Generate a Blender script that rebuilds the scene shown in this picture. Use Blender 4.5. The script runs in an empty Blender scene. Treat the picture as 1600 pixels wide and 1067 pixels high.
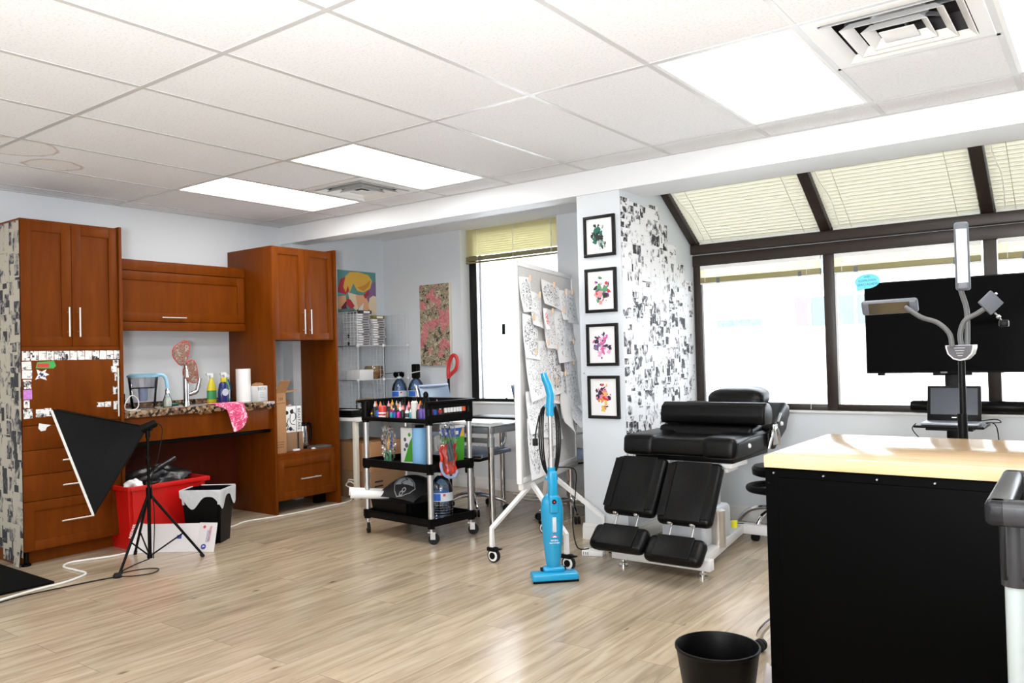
import bpy, bmesh, math, random
from mathutils import Matrix, Vector
random.seed(7)
PI = math.pi
scene = bpy.context.scene
C = scene.collection

# ------------------------------------------------------------------ camera
cam_data = bpy.data.cameras.new('camera')
cam_data.sensor_width = 36.0
cam_data.lens = 28.285
cam_data.clip_start = 0.05
cam_data.clip_end = 500
cam = bpy.data.objects.new('camera', cam_data)
C.objects.link(cam)
_r = Vector((0.800533, 0.598736, -0.025744))
_u = Vector((0.031462, 0.000909, 0.999505))
_f = Vector((-0.598462, 0.800946, 0.018110))
_m = Matrix.Identity(4)
for i in range(3):
    _m[i][0], _m[i][1], _m[i][2] = _r[i], _u[i], -_f[i]
_m.translation = (5.803, -1.8465, 1.2268)
cam.matrix_world = _m
scene.camera = cam

# ------------------------------------------------------------------ world + exposure
W = bpy.data.worlds.new('sky')
scene.world = W
W.use_nodes = True
_bg = W.node_tree.nodes['Background']
_bg.inputs['Color'].default_value = (0.86, 0.93, 1.0, 1)
_bg.inputs['Strength'].default_value = 6.0
scene.view_settings.view_transform = 'Standard'
scene.view_settings.look = 'None'
scene.view_settings.gamma = 1.0
scene.view_settings.use_curve_mapping = False
scene.view_settings.exposure = 0.74
LAMP_STRENGTH = 6.0
# the photographer's flash, turned up to bounce off the ceiling
_fl = bpy.data.lights.new('bounce_flash', 'AREA'); _fl.energy = 165; _fl.shape = 'DISK'; _fl.size = 0.5; _fl.color = (0.95, 0.97, 1.0)
_fo = bpy.data.objects.new('bounce_flash', _fl); C.objects.link(_fo); _fo.location = (5.6, -2.3, 1.25); _fo.rotation_euler = (math.radians(155), 0, math.radians(30))

# ------------------------------------------------------------------ materials
MATS = {}
def nt(m):
    m.use_nodes = True
    return m.node_tree
def mat(name, col, rough=0.5, metal=0.0, spec=0.5, coat=0.0, noise=0.0, nscale=8.0, bump=0.0, bscale=60.0, alpha=1.0, trans=0.0):
    if name in MATS: return MATS[name]
    m = bpy.data.materials.new(name); t = nt(m)
    b = t.nodes['Principled BSDF']
    b.inputs['Base Color'].default_value = (*col, 1)
    b.inputs['Roughness'].default_value = rough
    b.inputs['Metallic'].default_value = metal
    b.inputs['Specular IOR Level'].default_value = spec
    b.inputs['Coat Weight'].default_value = coat
    b.inputs['Alpha'].default_value = alpha
    b.inputs['Transmission Weight'].default_value = trans
    tc = t.nodes.new('ShaderNodeTexCoord')
    if noise > 0:
        n = t.nodes.new('ShaderNodeTexNoise'); n.inputs['Scale'].default_value = nscale; n.inputs['Detail'].default_value = 4
        t.links.new(tc.outputs['Object'], n.inputs['Vector'])
        h = t.nodes.new('ShaderNodeMix'); h.data_type = 'RGBA'
        h.inputs['A'].default_value = (*[c*(1-noise) for c in col], 1)
        h.inputs['B'].default_value = (*[min(1, c*(1+noise)) for c in col], 1)
        t.links.new(n.outputs['Fac'], h.inputs['Factor'])
        t.links.new(h.outputs['Result'], b.inputs['Base Color'])
    if bump > 0:
        n2 = t.nodes.new('ShaderNodeTexNoise'); n2.inputs['Scale'].default_value = bscale; n2.inputs['Detail'].default_value = 3
        t.links.new(tc.outputs['Object'], n2.inputs['Vector'])
        bp = t.nodes.new('ShaderNodeBump'); bp.inputs['Strength'].default_value = bump; bp.inputs['Distance'].default_value = 0.01
        t.links.new(n2.outputs['Fac'], bp.inputs['Height'])
        t.links.new(bp.outputs['Normal'], b.inputs['Normal'])
    MATS[name] = m
    return m

def mat_wood(name, c1, c2, stretch=(1, 1, 1), scale=6.0, rough=0.35, coat=0.2, spec=0.5):
    m = bpy.data.materials.new(name); t = nt(m); b = t.nodes['Principled BSDF']
    tc = t.nodes.new('ShaderNodeTexCoord'); mp = t.nodes.new('ShaderNodeMapping')
    mp.inputs['Scale'].default_value = stretch
    t.links.new(tc.outputs['Object'], mp.inputs['Vector'])
    n = t.nodes.new('ShaderNodeTexNoise'); n.inputs['Scale'].default_value = scale; n.inputs['Detail'].default_value = 6
    n.inputs['Distortion'].default_value = 0.6
    t.links.new(mp.outputs['Vector'], n.inputs['Vector'])
    r = t.nodes.new('ShaderNodeValToRGB')
    r.color_ramp.elements[0].position = 0.3; r.color_ramp.elements[0].color = (*c1, 1)
    r.color_ramp.elements[1].position = 0.7; r.color_ramp.elements[1].color = (*c2, 1)
    t.links.new(n.outputs['Fac'], r.inputs['Fac']); t.links.new(r.outputs['Color'], b.inputs['Base Color'])
    b.inputs['Roughness'].default_value = rough; b.inputs['Coat Weight'].default_value = coat; b.inputs['Specular IOR Level'].default_value = spec
    b.inputs['Coat Roughness'].default_value = 0.25
    MATS[name] = m
    return m

def mat_floor():
    m = bpy.data.materials.new('laminate_floor'); t = nt(m); b = t.nodes['Principled BSDF']
    tc = t.nodes.new('ShaderNodeTexCoord')
    mp = t.nodes.new('ShaderNodeMapping'); mp.inputs['Rotation'].default_value = (0, 0, PI/2)
    t.links.new(tc.outputs['Object'], mp.inputs['Vector'])
    br = t.nodes.new('ShaderNodeTexBrick')
    br.offset = 0.37; br.inputs['Scale'].default_value = 1.0
    br.inputs['Brick Width'].default_value = 1.28; br.inputs['Row Height'].default_value = 0.19
    br.inputs['Mortar Size'].default_value = 0.0012; br.inputs['Mortar Smooth'].default_value = 0.3
    br.inputs['Color1'].default_value = (0.0, 0.0, 0.0, 1); br.inputs['Color2'].default_value = (1, 1, 1, 1)
    br.inputs['Mortar'].default_value = (0.3, 0.3, 0.3, 1)
    t.links.new(mp.outputs['Vector'], br.inputs['Vector'])
    # per-plank offset so grain differs from plank to plank
    sc = t.nodes.new('ShaderNodeVectorMath'); sc.operation = 'SCALE'; sc.inputs['Scale'].default_value = 9.0
    t.links.new(br.outputs['Color'], sc.inputs[0])
    ad = t.nodes.new('ShaderNodeVectorMath'); ad.operation = 'ADD'
    t.links.new(tc.outputs['Object'], ad.inputs[0]); t.links.new(sc.outputs['Vector'], ad.inputs[1])
    mg = t.nodes.new('ShaderNodeMapping'); mg.inputs['Scale'].default_value = (11, 1.0, 1)
    t.links.new(ad.outputs['Vector'], mg.inputs['Vector'])
    g = t.nodes.new('ShaderNodeTexNoise'); g.inputs['Scale'].default_value = 2.2; g.inputs['Detail'].default_value = 7; g.inputs['Distortion'].default_value = 0.8
    t.links.new(mg.outputs['Vector'], g.inputs['Vector'])
    r = t.nodes.new('ShaderNodeValToRGB')
    e = r.color_ramp.elements
    e[0].position = 0.26; e[0].color = (0.29, 0.222, 0.152, 1)
    e[1].position = 0.74; e[1].color = (0.52, 0.435, 0.33, 1)
    k = r.color_ramp.elements.new(0.5); k.color = (0.425, 0.342, 0.246, 1)
    t.links.new(g.outputs['Fac'], r.inputs['Fac'])
    mixp = t.nodes.new('ShaderNodeMix'); mixp.data_type = 'RGBA'; mixp.blend_type = 'MULTIPLY'; mixp.inputs['Factor'].default_value = 1
    rp = t.nodes.new('ShaderNodeValToRGB')
    rp.color_ramp.elements[0].color = (0.84, 0.83, 0.81, 1); rp.color_ramp.elements[1].color = (1.06, 1.04, 1.0, 1)
    t.links.new(br.outputs['Color'], rp.inputs['Fac'])
    t.links.new(r.outputs['Color'], mixp.inputs['A']); t.links.new(rp.outputs['Color'], mixp.inputs['B'])
    # knots
    mk = t.nodes.new('ShaderNodeMapping'); mk.inputs['Scale'].default_value = (3.6, 1.8, 1)
    t.links.new(ad.outputs['Vector'], mk.inputs['Vector'])
    vo = t.nodes.new('ShaderNodeTexVoronoi'); vo.inputs['Scale'].default_value = 1.15; vo.inputs['Randomness'].default_value = 1
    t.links.new(mk.outputs['Vector'], vo.inputs['Vector'])
    kr = t.nodes.new('ShaderNodeValToRGB')
    kr.color_ramp.elements[0].position = 0.02; kr.color_ramp.elements[0].color = (0.33, 0.27, 0.2, 1)
    kr.color_ramp.elements[1].position = 0.07; kr.color_ramp.elements[1].color = (1, 1, 1, 1)
    t.links.new(vo.outputs['Distance'], kr.inputs['Fac'])
    mix2 = t.nodes.new('ShaderNodeMix'); mix2.data_type = 'RGBA'; mix2.blend_type = 'MULTIPLY'; mix2.inputs['Factor'].default_value = 0.85
    t.links.new(mixp.outputs['Result'], mix2.inputs['A']); t.links.new(kr.outputs['Color'], mix2.inputs['B'])
    # seams
    mix3 = t.nodes.new('ShaderNodeMix'); mix3.data_type = 'RGBA'
    t.links.new(br.outputs['Fac'], mix3.inputs['Factor'])
    t.links.new(mix2.outputs['Result'], mix3.inputs['A']); mix3.inputs['B'].default_value = (0.2, 0.155, 0.11, 1)
    t.links.new(mix3.outputs['Result'], b.inputs['Base Color'])
    b.inputs['Roughness'].default_value = 0.22
    b.inputs['Specular IOR Level'].default_value = 0.5
    MATS['floor'] = m
    return m

def mat_ceiling():
    m = bpy.data.materials.new('acoustic_tile'); t = nt(m); b = t.nodes['Principled BSDF']
    tc = t.nodes.new('ShaderNodeTexCoord')
    n = t.nodes.new('ShaderNodeTexNoise'); n.inputs['Scale'].default_value = 95; n.inputs['Detail'].default_value = 3
    t.links.new(tc.outputs['Object'], n.inputs['Vector'])
    r = t.nodes.new('ShaderNodeValToRGB')
    r.color_ramp.elements[0].position = 0.33; r.color_ramp.elements[0].color = (0.74, 0.755, 0.78, 1)
    r.color_ramp.elements[1].position = 0.47; r.color_ramp.elements[1].color = (0.85, 0.865, 0.89, 1)
    t.links.new(n.outputs['Fac'], r.inputs['Fac'])
    # brown water-stain rings: two discs in object space
    last = r.outputs['Color']
    for (sx, sy, rad) in ((0.74, 0.37, 0.16), (1.02, 0.05, 0.22), (0.45, -0.12, 0.16)):
        vm = t.nodes.new('ShaderNodeVectorMath'); vm.operation = 'DISTANCE'; vm.inputs[1].default_value = (sx, sy, 0)
        nz = t.nodes.new('ShaderNodeTexNoise'); nz.inputs['Scale'].default_value = 7
        t.links.new(tc.outputs['Object'], nz.inputs['Vector'])
        sx2 = t.nodes.new('ShaderNodeVectorMath'); sx2.operation = 'MULTIPLY'; sx2.inputs[1].default_value = (1, 1, 0)
        t.links.new(tc.outputs['Object'], sx2.inputs[0]); t.links.new(sx2.outputs['Vector'], vm.inputs[0])
        ma = t.nodes.new('ShaderNodeMath'); ma.operation = 'MULTIPLY_ADD'; ma.inputs[1].default_value = 0.09
        t.links.new(nz.outputs['Fac'], ma.inputs[0]); t.links.new(vm.outputs['Value'], ma.inputs[2])
        rr = t.nodes.new('ShaderNodeValToRGB'); el = rr.color_ramp.elements
        el[0].position = 0.0; el[0].color = (0.99, 0.97, 0.95, 1)
        el[1].position = rad+0.045; el[1].color = (1, 1, 1, 1)
        a = el.new(rad+0.015); a.color = (0.97, 0.94, 0.90, 1)
        c = el.new(rad+0.03); c.color = (0.60, 0.46, 0.36, 1)
        t.links.new(ma.outputs['Value'], rr.inputs['Fac'])
        mx = t.nodes.new('ShaderNodeMix'); mx.data_type = 'RGBA'; mx.blend_type = 'MULTIPLY'; mx.inputs['Factor'].default_value = 0.8
        t.links.new(last, mx.inputs['A']); t.links.new(rr.outputs['Color'], mx.inputs['B'])
        last = mx.outputs['Result']
    t.links.new(last, b.inputs['Base Color'])
    bp = t.nodes.new('ShaderNodeBump'); bp.inputs['Strength'].default_value = 0.25; bp.inputs['Distance'].default_value = 0.004
    t.links.new(n.outputs['Fac'], bp.inputs['Height']); t.links.new(bp.outputs['Normal'], b.inputs['Normal'])
    b.inputs['Roughness'].default_value = 0.9
    MATS['ceiling'] = m
    return m

def mat_granite():
    m = bpy.data.materials.new('granite'); t = nt(m); b = t.nodes['Principled BSDF']
    tc = t.nodes.new('ShaderNodeTexCoord')
    v = t.nodes.new('ShaderNodeTexVoronoi'); v.inputs['Scale'].default_value = 60
    t.links.new(tc.outputs['Object'], v.inputs['Vector'])
    r = t.nodes.new('ShaderNodeValToRGB'); r.color_ramp.interpolation = 'CONSTANT'; el = r.color_ramp.elements
    el[0].color = (0.02, 0.015, 0.012, 1); el[1].position = 0.35; el[1].color = (0.16, 0.085, 0.045, 1)
    a = el.new(0.6); a.color = (0.33, 0.22, 0.13, 1); a = el.new(0.85); a.color = (0.07, 0.05, 0.04, 1)
    t.links.new(v.outputs['Color'], r.inputs['Fac']); t.links.new(r.outputs['Color'], b.inputs['Base Color'])
    b.inputs['Roughness'].default_value = 0.12
    MATS['granite'] = m
    return m

def mat_comic(name, paper=(0.85, 0.84, 0.82), ink=0.5, scale=1.0):
    """black and white printed page: panels with white gutters and blotchy ink, different on every sheet"""
    m = bpy.data.materials.new(name); t = nt(m); b = t.nodes['Principled BSDF']
    tc = t.nodes.new('ShaderNodeTexCoord'); oi = t.nodes.new('ShaderNodeObjectInfo')
    mu = t.nodes.new('ShaderNodeMath'); mu.operation = 'MULTIPLY'; mu.inputs[1].default_value = 61.7
    t.links.new(oi.outputs['Random'], mu.inputs[0])
    cx = t.nodes.new('ShaderNodeCombineXYZ')
    t.links.new(mu.outputs[0], cx.inputs['X']); t.links.new(mu.outputs[0], cx.inputs['Y']); t.links.new(mu.outputs[0], cx.inputs['Z'])
    ad = t.nodes.new('ShaderNodeVectorMath'); ad.operation = 'ADD'
    t.links.new(tc.outputs['Object'], ad.inputs[0]); t.links.new(cx.outputs[0], ad.inputs[1])
    v = t.nodes.new('ShaderNodeTexVoronoi'); v.distance = 'CHEBYCHEV'; v.inputs['Scale'].default_value = 13*scale; v.inputs['Randomness'].default_value = 0.8
    t.links.new(ad.outputs['Vector'], v.inputs['Vector'])
    gut = t.nodes.new('ShaderNodeMath'); gut.operation = 'LESS_THAN'; gut.inputs[1].default_value = 0.47
    t.links.new(v.outputs['Distance'], gut.inputs[0])
    n = t.nodes.new('ShaderNodeTexNoise'); n.inputs['Scale'].default_value = 15*scale; n.inputs['Detail'].default_value = 5; n.inputs['Roughness'].default_value = 0.62; n.inputs['Distortion'].default_value = 0.9
    t.links.new(ad.outputs['Vector'], n.inputs['Vector'])
    sp = t.nodes.new('ShaderNodeSeparateColor'); t.links.new(v.outputs['Color'], sp.inputs[0])
    # threshold differs per panel
    th = t.nodes.new('ShaderNodeMath'); th.operation = 'MULTIPLY_ADD'; th.inputs[1].default_value = 0.26; th.inputs[2].default_value = -0.13+(0.5-ink)*0.3
    t.links.new(sp.outputs[0], th.inputs[0])
    a2 = t.nodes.new('ShaderNodeMath'); a2.operation = 'ADD'
    t.links.new(n.outputs['Fac'], a2.inputs[0]); t.links.new(th.outputs[0], a2.inputs[1])
    pr = t.nodes.new('ShaderNodeMath'); pr.operation = 'MULTIPLY_ADD'; pr.inputs[1].default_value = 0.22; pr.inputs[2].default_value = -0.09
    t.links.new(oi.outputs['Random'], pr.inputs[0])
    a3 = t.nodes.new('ShaderNodeMath'); a3.operation = 'ADD'; t.links.new(a2.outputs[0], a3.inputs[0]); t.links.new(pr.outputs[0], a3.inputs[1]); a2 = a3
    r = t.nodes.new('ShaderNodeValToRGB'); el = r.color_ramp.elements
    el[0].position = 0.40; el[0].color = (0.02, 0.02, 0.025, 1)
    el[1].position = 0.56; el[1].color = (*paper, 1)
    q = el.new(0.43); q.color = (0.16, 0.16, 0.18, 1)
    q = el.new(0.50); q.color = tuple(0.62*c for c in paper)+(1,)
    t.links.new(a2.outputs[0], r.inputs['Fac'])
    mx = t.nodes.new('ShaderNodeMix'); mx.data_type = 'RGBA'
    mx.inputs['A'].default_value = (*paper, 1)
    t.links.new(gut.outputs[0], mx.inputs['Factor']); t.links.new(r.outputs['Color'], mx.inputs['B'])
    t.links.new(mx.outputs['Result'], b.inputs['Base Color'])
    b.inputs['Roughness'].default_value = 0.7
    MATS[name] = m
    return m

def mat_lineart(name, lines=(0.05, 0.05, 0.06), scale=26, width=0.035, rad=0.40):
    m = bpy.data.materials.new(name); t = nt(m); b = t.nodes['Principled BSDF']
    tc = t.nodes.new('ShaderNodeTexCoord'); oi = t.nodes.new('ShaderNodeObjectInfo')
    mu = t.nodes.new('ShaderNodeMath'); mu.operation = 'MULTIPLY'; mu.inputs[1].default_value = 43.1
    t.links.new(oi.outputs['Random'], mu.inputs[0])
    cx = t.nodes.new('ShaderNodeCombineXYZ')
    for k in 'XYZ': t.links.new(mu.outputs[0], cx.inputs[k])
    ad = t.nodes.new('ShaderNodeVectorMath'); ad.operation = 'ADD'
    t.links.new(tc.outputs['Object'], ad.inputs[0]); t.links.new(cx.outputs[0], ad.inputs[1])
    n = t.nodes.new('ShaderNodeTexNoise'); n.inputs['Scale'].default_value = scale; n.inputs['Detail'].default_value = 2; n.inputs['Distortion'].default_value = 2.0
    t.links.new(ad.outputs['Vector'], n.inputs['Vector'])
    s = t.nodes.new('ShaderNodeMath'); s.operation = 'SUBTRACT'; s.inputs[1].default_value = 0.5
    t.links.new(n.outputs['Fac'], s.inputs[0])
    a = t.nodes.new('ShaderNodeMath'); a.operation = 'ABSOLUTE'; t.links.new(s.outputs[0], a.inputs[0])
    l = t.nodes.new('ShaderNodeMath'); l.operation = 'LESS_THAN'; l.inputs[1].default_value = width
    t.links.new(a.outputs[0], l.inputs[0])
    dd = t.nodes.new('ShaderNodeVectorMath'); dd.operation = 'DISTANCE'; dd.inputs[1].default_value = (0.5, 0.5, 0.5)
    fl_ = t.nodes.new('ShaderNodeVectorMath'); fl_.operation = 'MULTIPLY_ADD'; fl_.inputs[1].default_value = (1, 1, 0); fl_.inputs[2].default_value = (0, 0, 0.5)
    t.links.new(tc.outputs['Generated'], fl_.inputs[0]); t.links.new(fl_.outputs['Vector'], dd.inputs[0])
    l2 = t.nodes.new('ShaderNodeMath'); l2.operation = 'LESS_THAN'; l2.inputs[1].default_value = rad+0.04
    t.links.new(dd.outputs['Value'], l2.inputs[0])
    mm = t.nodes.new('ShaderNodeMath'); mm.operation = 'MULTIPLY'
    t.links.new(l.outputs[0], mm.inputs[0]); t.links.new(l2.outputs[0], mm.inputs[1])
    mx = t.nodes.new('ShaderNodeMix'); mx.data_type = 'RGBA'
    mx.inputs['A'].default_value = (0.90, 0.90, 0.91, 1); mx.inputs['B'].default_value = (*lines, 1)
    t.links.new(mm.outputs[0], mx.inputs['Factor']); t.links.new(mx.outputs['Result'], b.inputs['Base Color'])
    b.inputs['Roughness'].default_value = 0.7
    MATS[name] = m
    return m

def mat_glass(name, tint=(1, 1, 1), gloss=0.06):
    m = bpy.data.materials.new(name); t = nt(m)
    for n in list(t.nodes): t.nodes.remove(n)
    o = t.nodes.new('ShaderNodeOutputMaterial'); tr = t.nodes.new('ShaderNodeBsdfTransparent'); gl = t.nodes.new('ShaderNodeBsdfGlossy')
    tr.inputs['Color'].default_value = (*tint, 1); gl.inputs['Roughness'].default_value = 0.03
    fr = t.nodes.new('ShaderNodeFresnel'); fr.inputs['IOR'].default_value = 1.45
    ad = t.nodes.new('ShaderNodeMath'); ad.operation = 'ADD'; ad.inputs[1].default_value = gloss
    mx = t.nodes.new('ShaderNodeMixShader')
    t.links.new(fr.outputs[0], ad.inputs[0]); t.links.new(ad.outputs[0], mx.inputs[0])
    t.links.new(tr.outputs[0], mx.inputs[1]); t.links.new(gl.outputs[0], mx.inputs[2]); t.links.new(mx.outputs[0], o.inputs[0])
    MATS[name] = m
    return m

def mat_emit(name, col, s):
    m = bpy.data.materials.new(name); t = nt(m)
    for n in list(t.nodes): t.nodes.remove(n)
    o = t.nodes.new('ShaderNodeOutputMaterial'); e = t.nodes.new('ShaderNodeEmission')
    e.inputs['Color'].default_value = (*col, 1); e.inputs['Strength'].default_value = s
    t.links.new(e.outputs[0], o.inputs[0]); MATS[name] = m
    return m

def mat_slat(name, col, tl=0.35):
    m = bpy.data.materials.new(name); t = nt(m)
    for n in list(t.nodes): t.nodes.remove(n)
    o = t.nodes.new('ShaderNodeOutputMaterial'); d = t.nodes.new('ShaderNodeBsdfDiffuse'); x = t.nodes.new('ShaderNodeBsdfTranslucent')
    d.inputs['Color'].default_value = (*col, 1); x.inputs['Color'].default_value = (*col, 1)
    mx = t.nodes.new('ShaderNodeMixShader'); mx.inputs[0].default_value = tl
    t.links.new(d.outputs[0], mx.inputs[1]); t.links.new(x.outputs[0], mx.inputs[2]); t.links.new(mx.outputs[0], o.inputs[0])
    MATS[name] = m
    return m

def mat_splat(name, cols, scale=18, base=None, base_cut=0.5):
    """random colour flecks (abstract painting)"""
    m = bpy.data.materials.new(name); t = nt(m); b = t.nodes['Principled BSDF']
    tc = t.nodes.new('ShaderNodeTexCoord')
    n = t.nodes.new('ShaderNodeTexNoise'); n.inputs['Scale'].default_value = scale; n.inputs['Detail'].default_value = 6; n.inputs['Distortion'].default_value = 1.0
    t.links.new(tc.outputs['Object'], n.inputs['Vector'])
    r = t.nodes.new('ShaderNodeValToRGB'); el = r.color_ramp.elements; r.color_ramp.interpolation = 'CONSTANT'
    k = len(cols)
    el[0].position = 0.0; el[0].color = (*cols[0], 1); el[1].position = 0.38; el[1].color = (*cols[1], 1)
    for i in range(2, k):
        a = el.new(0.38+0.24*(i-1)/(k-1)); a.color = (*cols[i], 1)
    t.links.new(n.outputs['Fac'], r.inputs['Fac'])
    out = r.outputs['Color']
    if base:
        n2 = t.nodes.new('ShaderNodeTexNoise'); n2.inputs['Scale'].default_value = 5.5; n2.inputs['Detail'].default_value = 8
        t.links.new(tc.outputs['Object'], n2.inputs['Vector'])
        r2 = t.nodes.new('ShaderNodeValToRGB'); r2.color_ramp.elements[0].position = base_cut; r2.color_ramp.elements[1].position = base_cut+0.03
        t.links.new(n2.outputs['Fac'], r2.inputs['Fac'])
        mx = t.nodes.new('ShaderNodeMix'); mx.data_type = 'RGBA'
        mxf = t.nodes.new('ShaderNodeMath'); mxf.operation = 'MULTIPLY'; mxf.inputs[1].default_value = 0.62
        t.links.new(r2.outputs['Color'], mxf.inputs[0]); t.links.new(mxf.outputs[0], mx.inputs['Factor'])
        t.links.new(out, mx.inputs['A']); mx.inputs['B'].default_value = (*base, 1)
        out = mx.outputs['Result']
    t.links.new(out, b.inputs['Base Color']); b.inputs['Roughness'].default_value = 0.6
    MATS[name] = m
    return m

mat_floor(); mat_ceiling(); mat_granite()
mat_comic('comic_page', scale=0.17, ink=0.46, paper=(0.88, 0.88, 0.90)); mat_comic('comic_page_aged', paper=(0.47, 0.43, 0.35), ink=0.70, scale=0.17); mat_comic('comic_sticker', scale=0.13, ink=0.5)
mat_lineart('line_drawing', scale=5.5, width=0.03, rad=0.40); mat_lineart('line_drawing_fine', scale=5.5, width=0.016, rad=0.38, lines=(0.16, 0.17, 0.2)); mat_lineart('line_drawing_violet', scale=6, lines=(0.25, 0.08, 0.4)); mat_lineart('line_drawing_red', scale=5, width=0.06, lines=(0.75, 0.09, 0.1), rad=0.3)
mat_wood('cherry', (0.122, 0.026, 0.0012), (0.168, 0.039, 0.002), (5, 5, 0.7), 3.5, rough=0.42, coat=0.0, spec=0.10)
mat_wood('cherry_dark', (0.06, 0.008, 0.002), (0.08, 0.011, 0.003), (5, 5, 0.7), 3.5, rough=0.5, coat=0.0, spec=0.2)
mat_wood('maple', (0.60, 0.40, 0.21), (0.74, 0.54, 0.32), (1.2, 14, 6), 3.0, rough=0.14, coat=0.5)
mat_glass('window_glass'); mat_glass('clear_glass', (0.9, 0.95, 0.96), 0.08); mat_glass('blue_bottle', (0.50, 0.68, 0.90), 0.06); mat_glass('smoky_plastic', (0.90, 0.90, 0.92), 0.05)
mat_glass('film', (0.96, 0.97, 0.98), 0.05); mat_glass('amber_glass', (0.85, 0.68, 0.45), 0.08)
mat_emit('lamp_diffuser', (1.0, 0.985, 0.95), LAMP_STRENGTH)
mat_slat('blind_cream', (0.68, 0.66, 0.54), 0.18); mat_slat('blind_yellow', (0.72, 0.66, 0.37), 0.30); mat_slat('blind_pale', (0.86, 0.83, 0.58), 0.22)
wall_m = mat('wall_paint', (0.68, 0.715, 0.745), 0.55, noise=0.02, nscale=2)
wall_w = mat('wall_white', (0.80, 0.81, 0.82), 0.5, noise=0.015)
trimw = mat('white_trim', (0.78, 0.78, 0.77), 0.4)
brown = mat('bronze_frame', (0.020, 0.011, 0.007), 0.4, noise=0.15)
blackf = mat('black_frame', (0.004, 0.004, 0.004), 0.4, spec=0.3)
plast = mat('black_plastic', (0.002, 0.002, 0.0021), 0.42, spec=0.14, bump=0.1, bscale=200)
plast_g = mat('grey_black_plastic', (0.022, 0.022, 0.024), 0.34, spec=0.35, bump=0.03, bscale=220)
rubber = mat('rubber', (0.004, 0.004, 0.004), 0.6, spec=0.3)
alum = mat('aluminium', (0.66, 0.66, 0.67), 0.32, metal=0.85)
chrome = mat('chrome', (0.72, 0.72, 0.73), 0.12, metal=1.0)
nickel = mat('brushed_nickel', (0.60, 0.56, 0.50), 0.35, metal=0.8)
leather = mat('black_leather', (0.0016, 0.0016, 0.0018), 0.33, spec=0.2, bump=0.15, bscale=160)
whitem = mat('white_metal', (0.82, 0.82, 0.82), 0.35)
paper = mat('white_paper', (0.85, 0.85, 0.85), 0.7)
fabric_b = mat('black_fabric', (0.0035, 0.004, 0.0042), 0.75, spec=0.15, bump=0.3, bscale=300)
fabric_s = mat('silver_lining', (0.62, 0.62, 0.60), 0.5)
redp = mat('red_plastic', (0.62, 0.008, 0.006), 0.35)
bluep = mat('sky_blue_plastic', (0.01, 0.30, 0.55), 0.22, coat=0.3)
card = mat('cardboard', (0.40, 0.20, 0.085), 0.8, noise=0.08, nscale=5)
card_d = mat('cardboard_dark', (0.27, 0.15, 0.075), 0.8, noise=0.08, nscale=5)
steelg = mat('grey_metal', (0.32, 0.33, 0.34), 0.35, metal=0.6)
graypl = mat('grey_plastic', (0.11, 0.12, 0.14), 0.45)
cordw = mat('white_cord', (0.80, 0.79, 0.74), 0.5)
inkblk = mat('black_ink', (0.01, 0.01, 0.01), 0.7)
screen = mat('screen_glass', (0.0008, 0.0008, 0.0009), 0.1, spec=0.06)
felt = mat('grey_felt', (0.62, 0.61, 0.60), 0.95, noise=0.12, nscale=60, bump=0.3)

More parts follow.
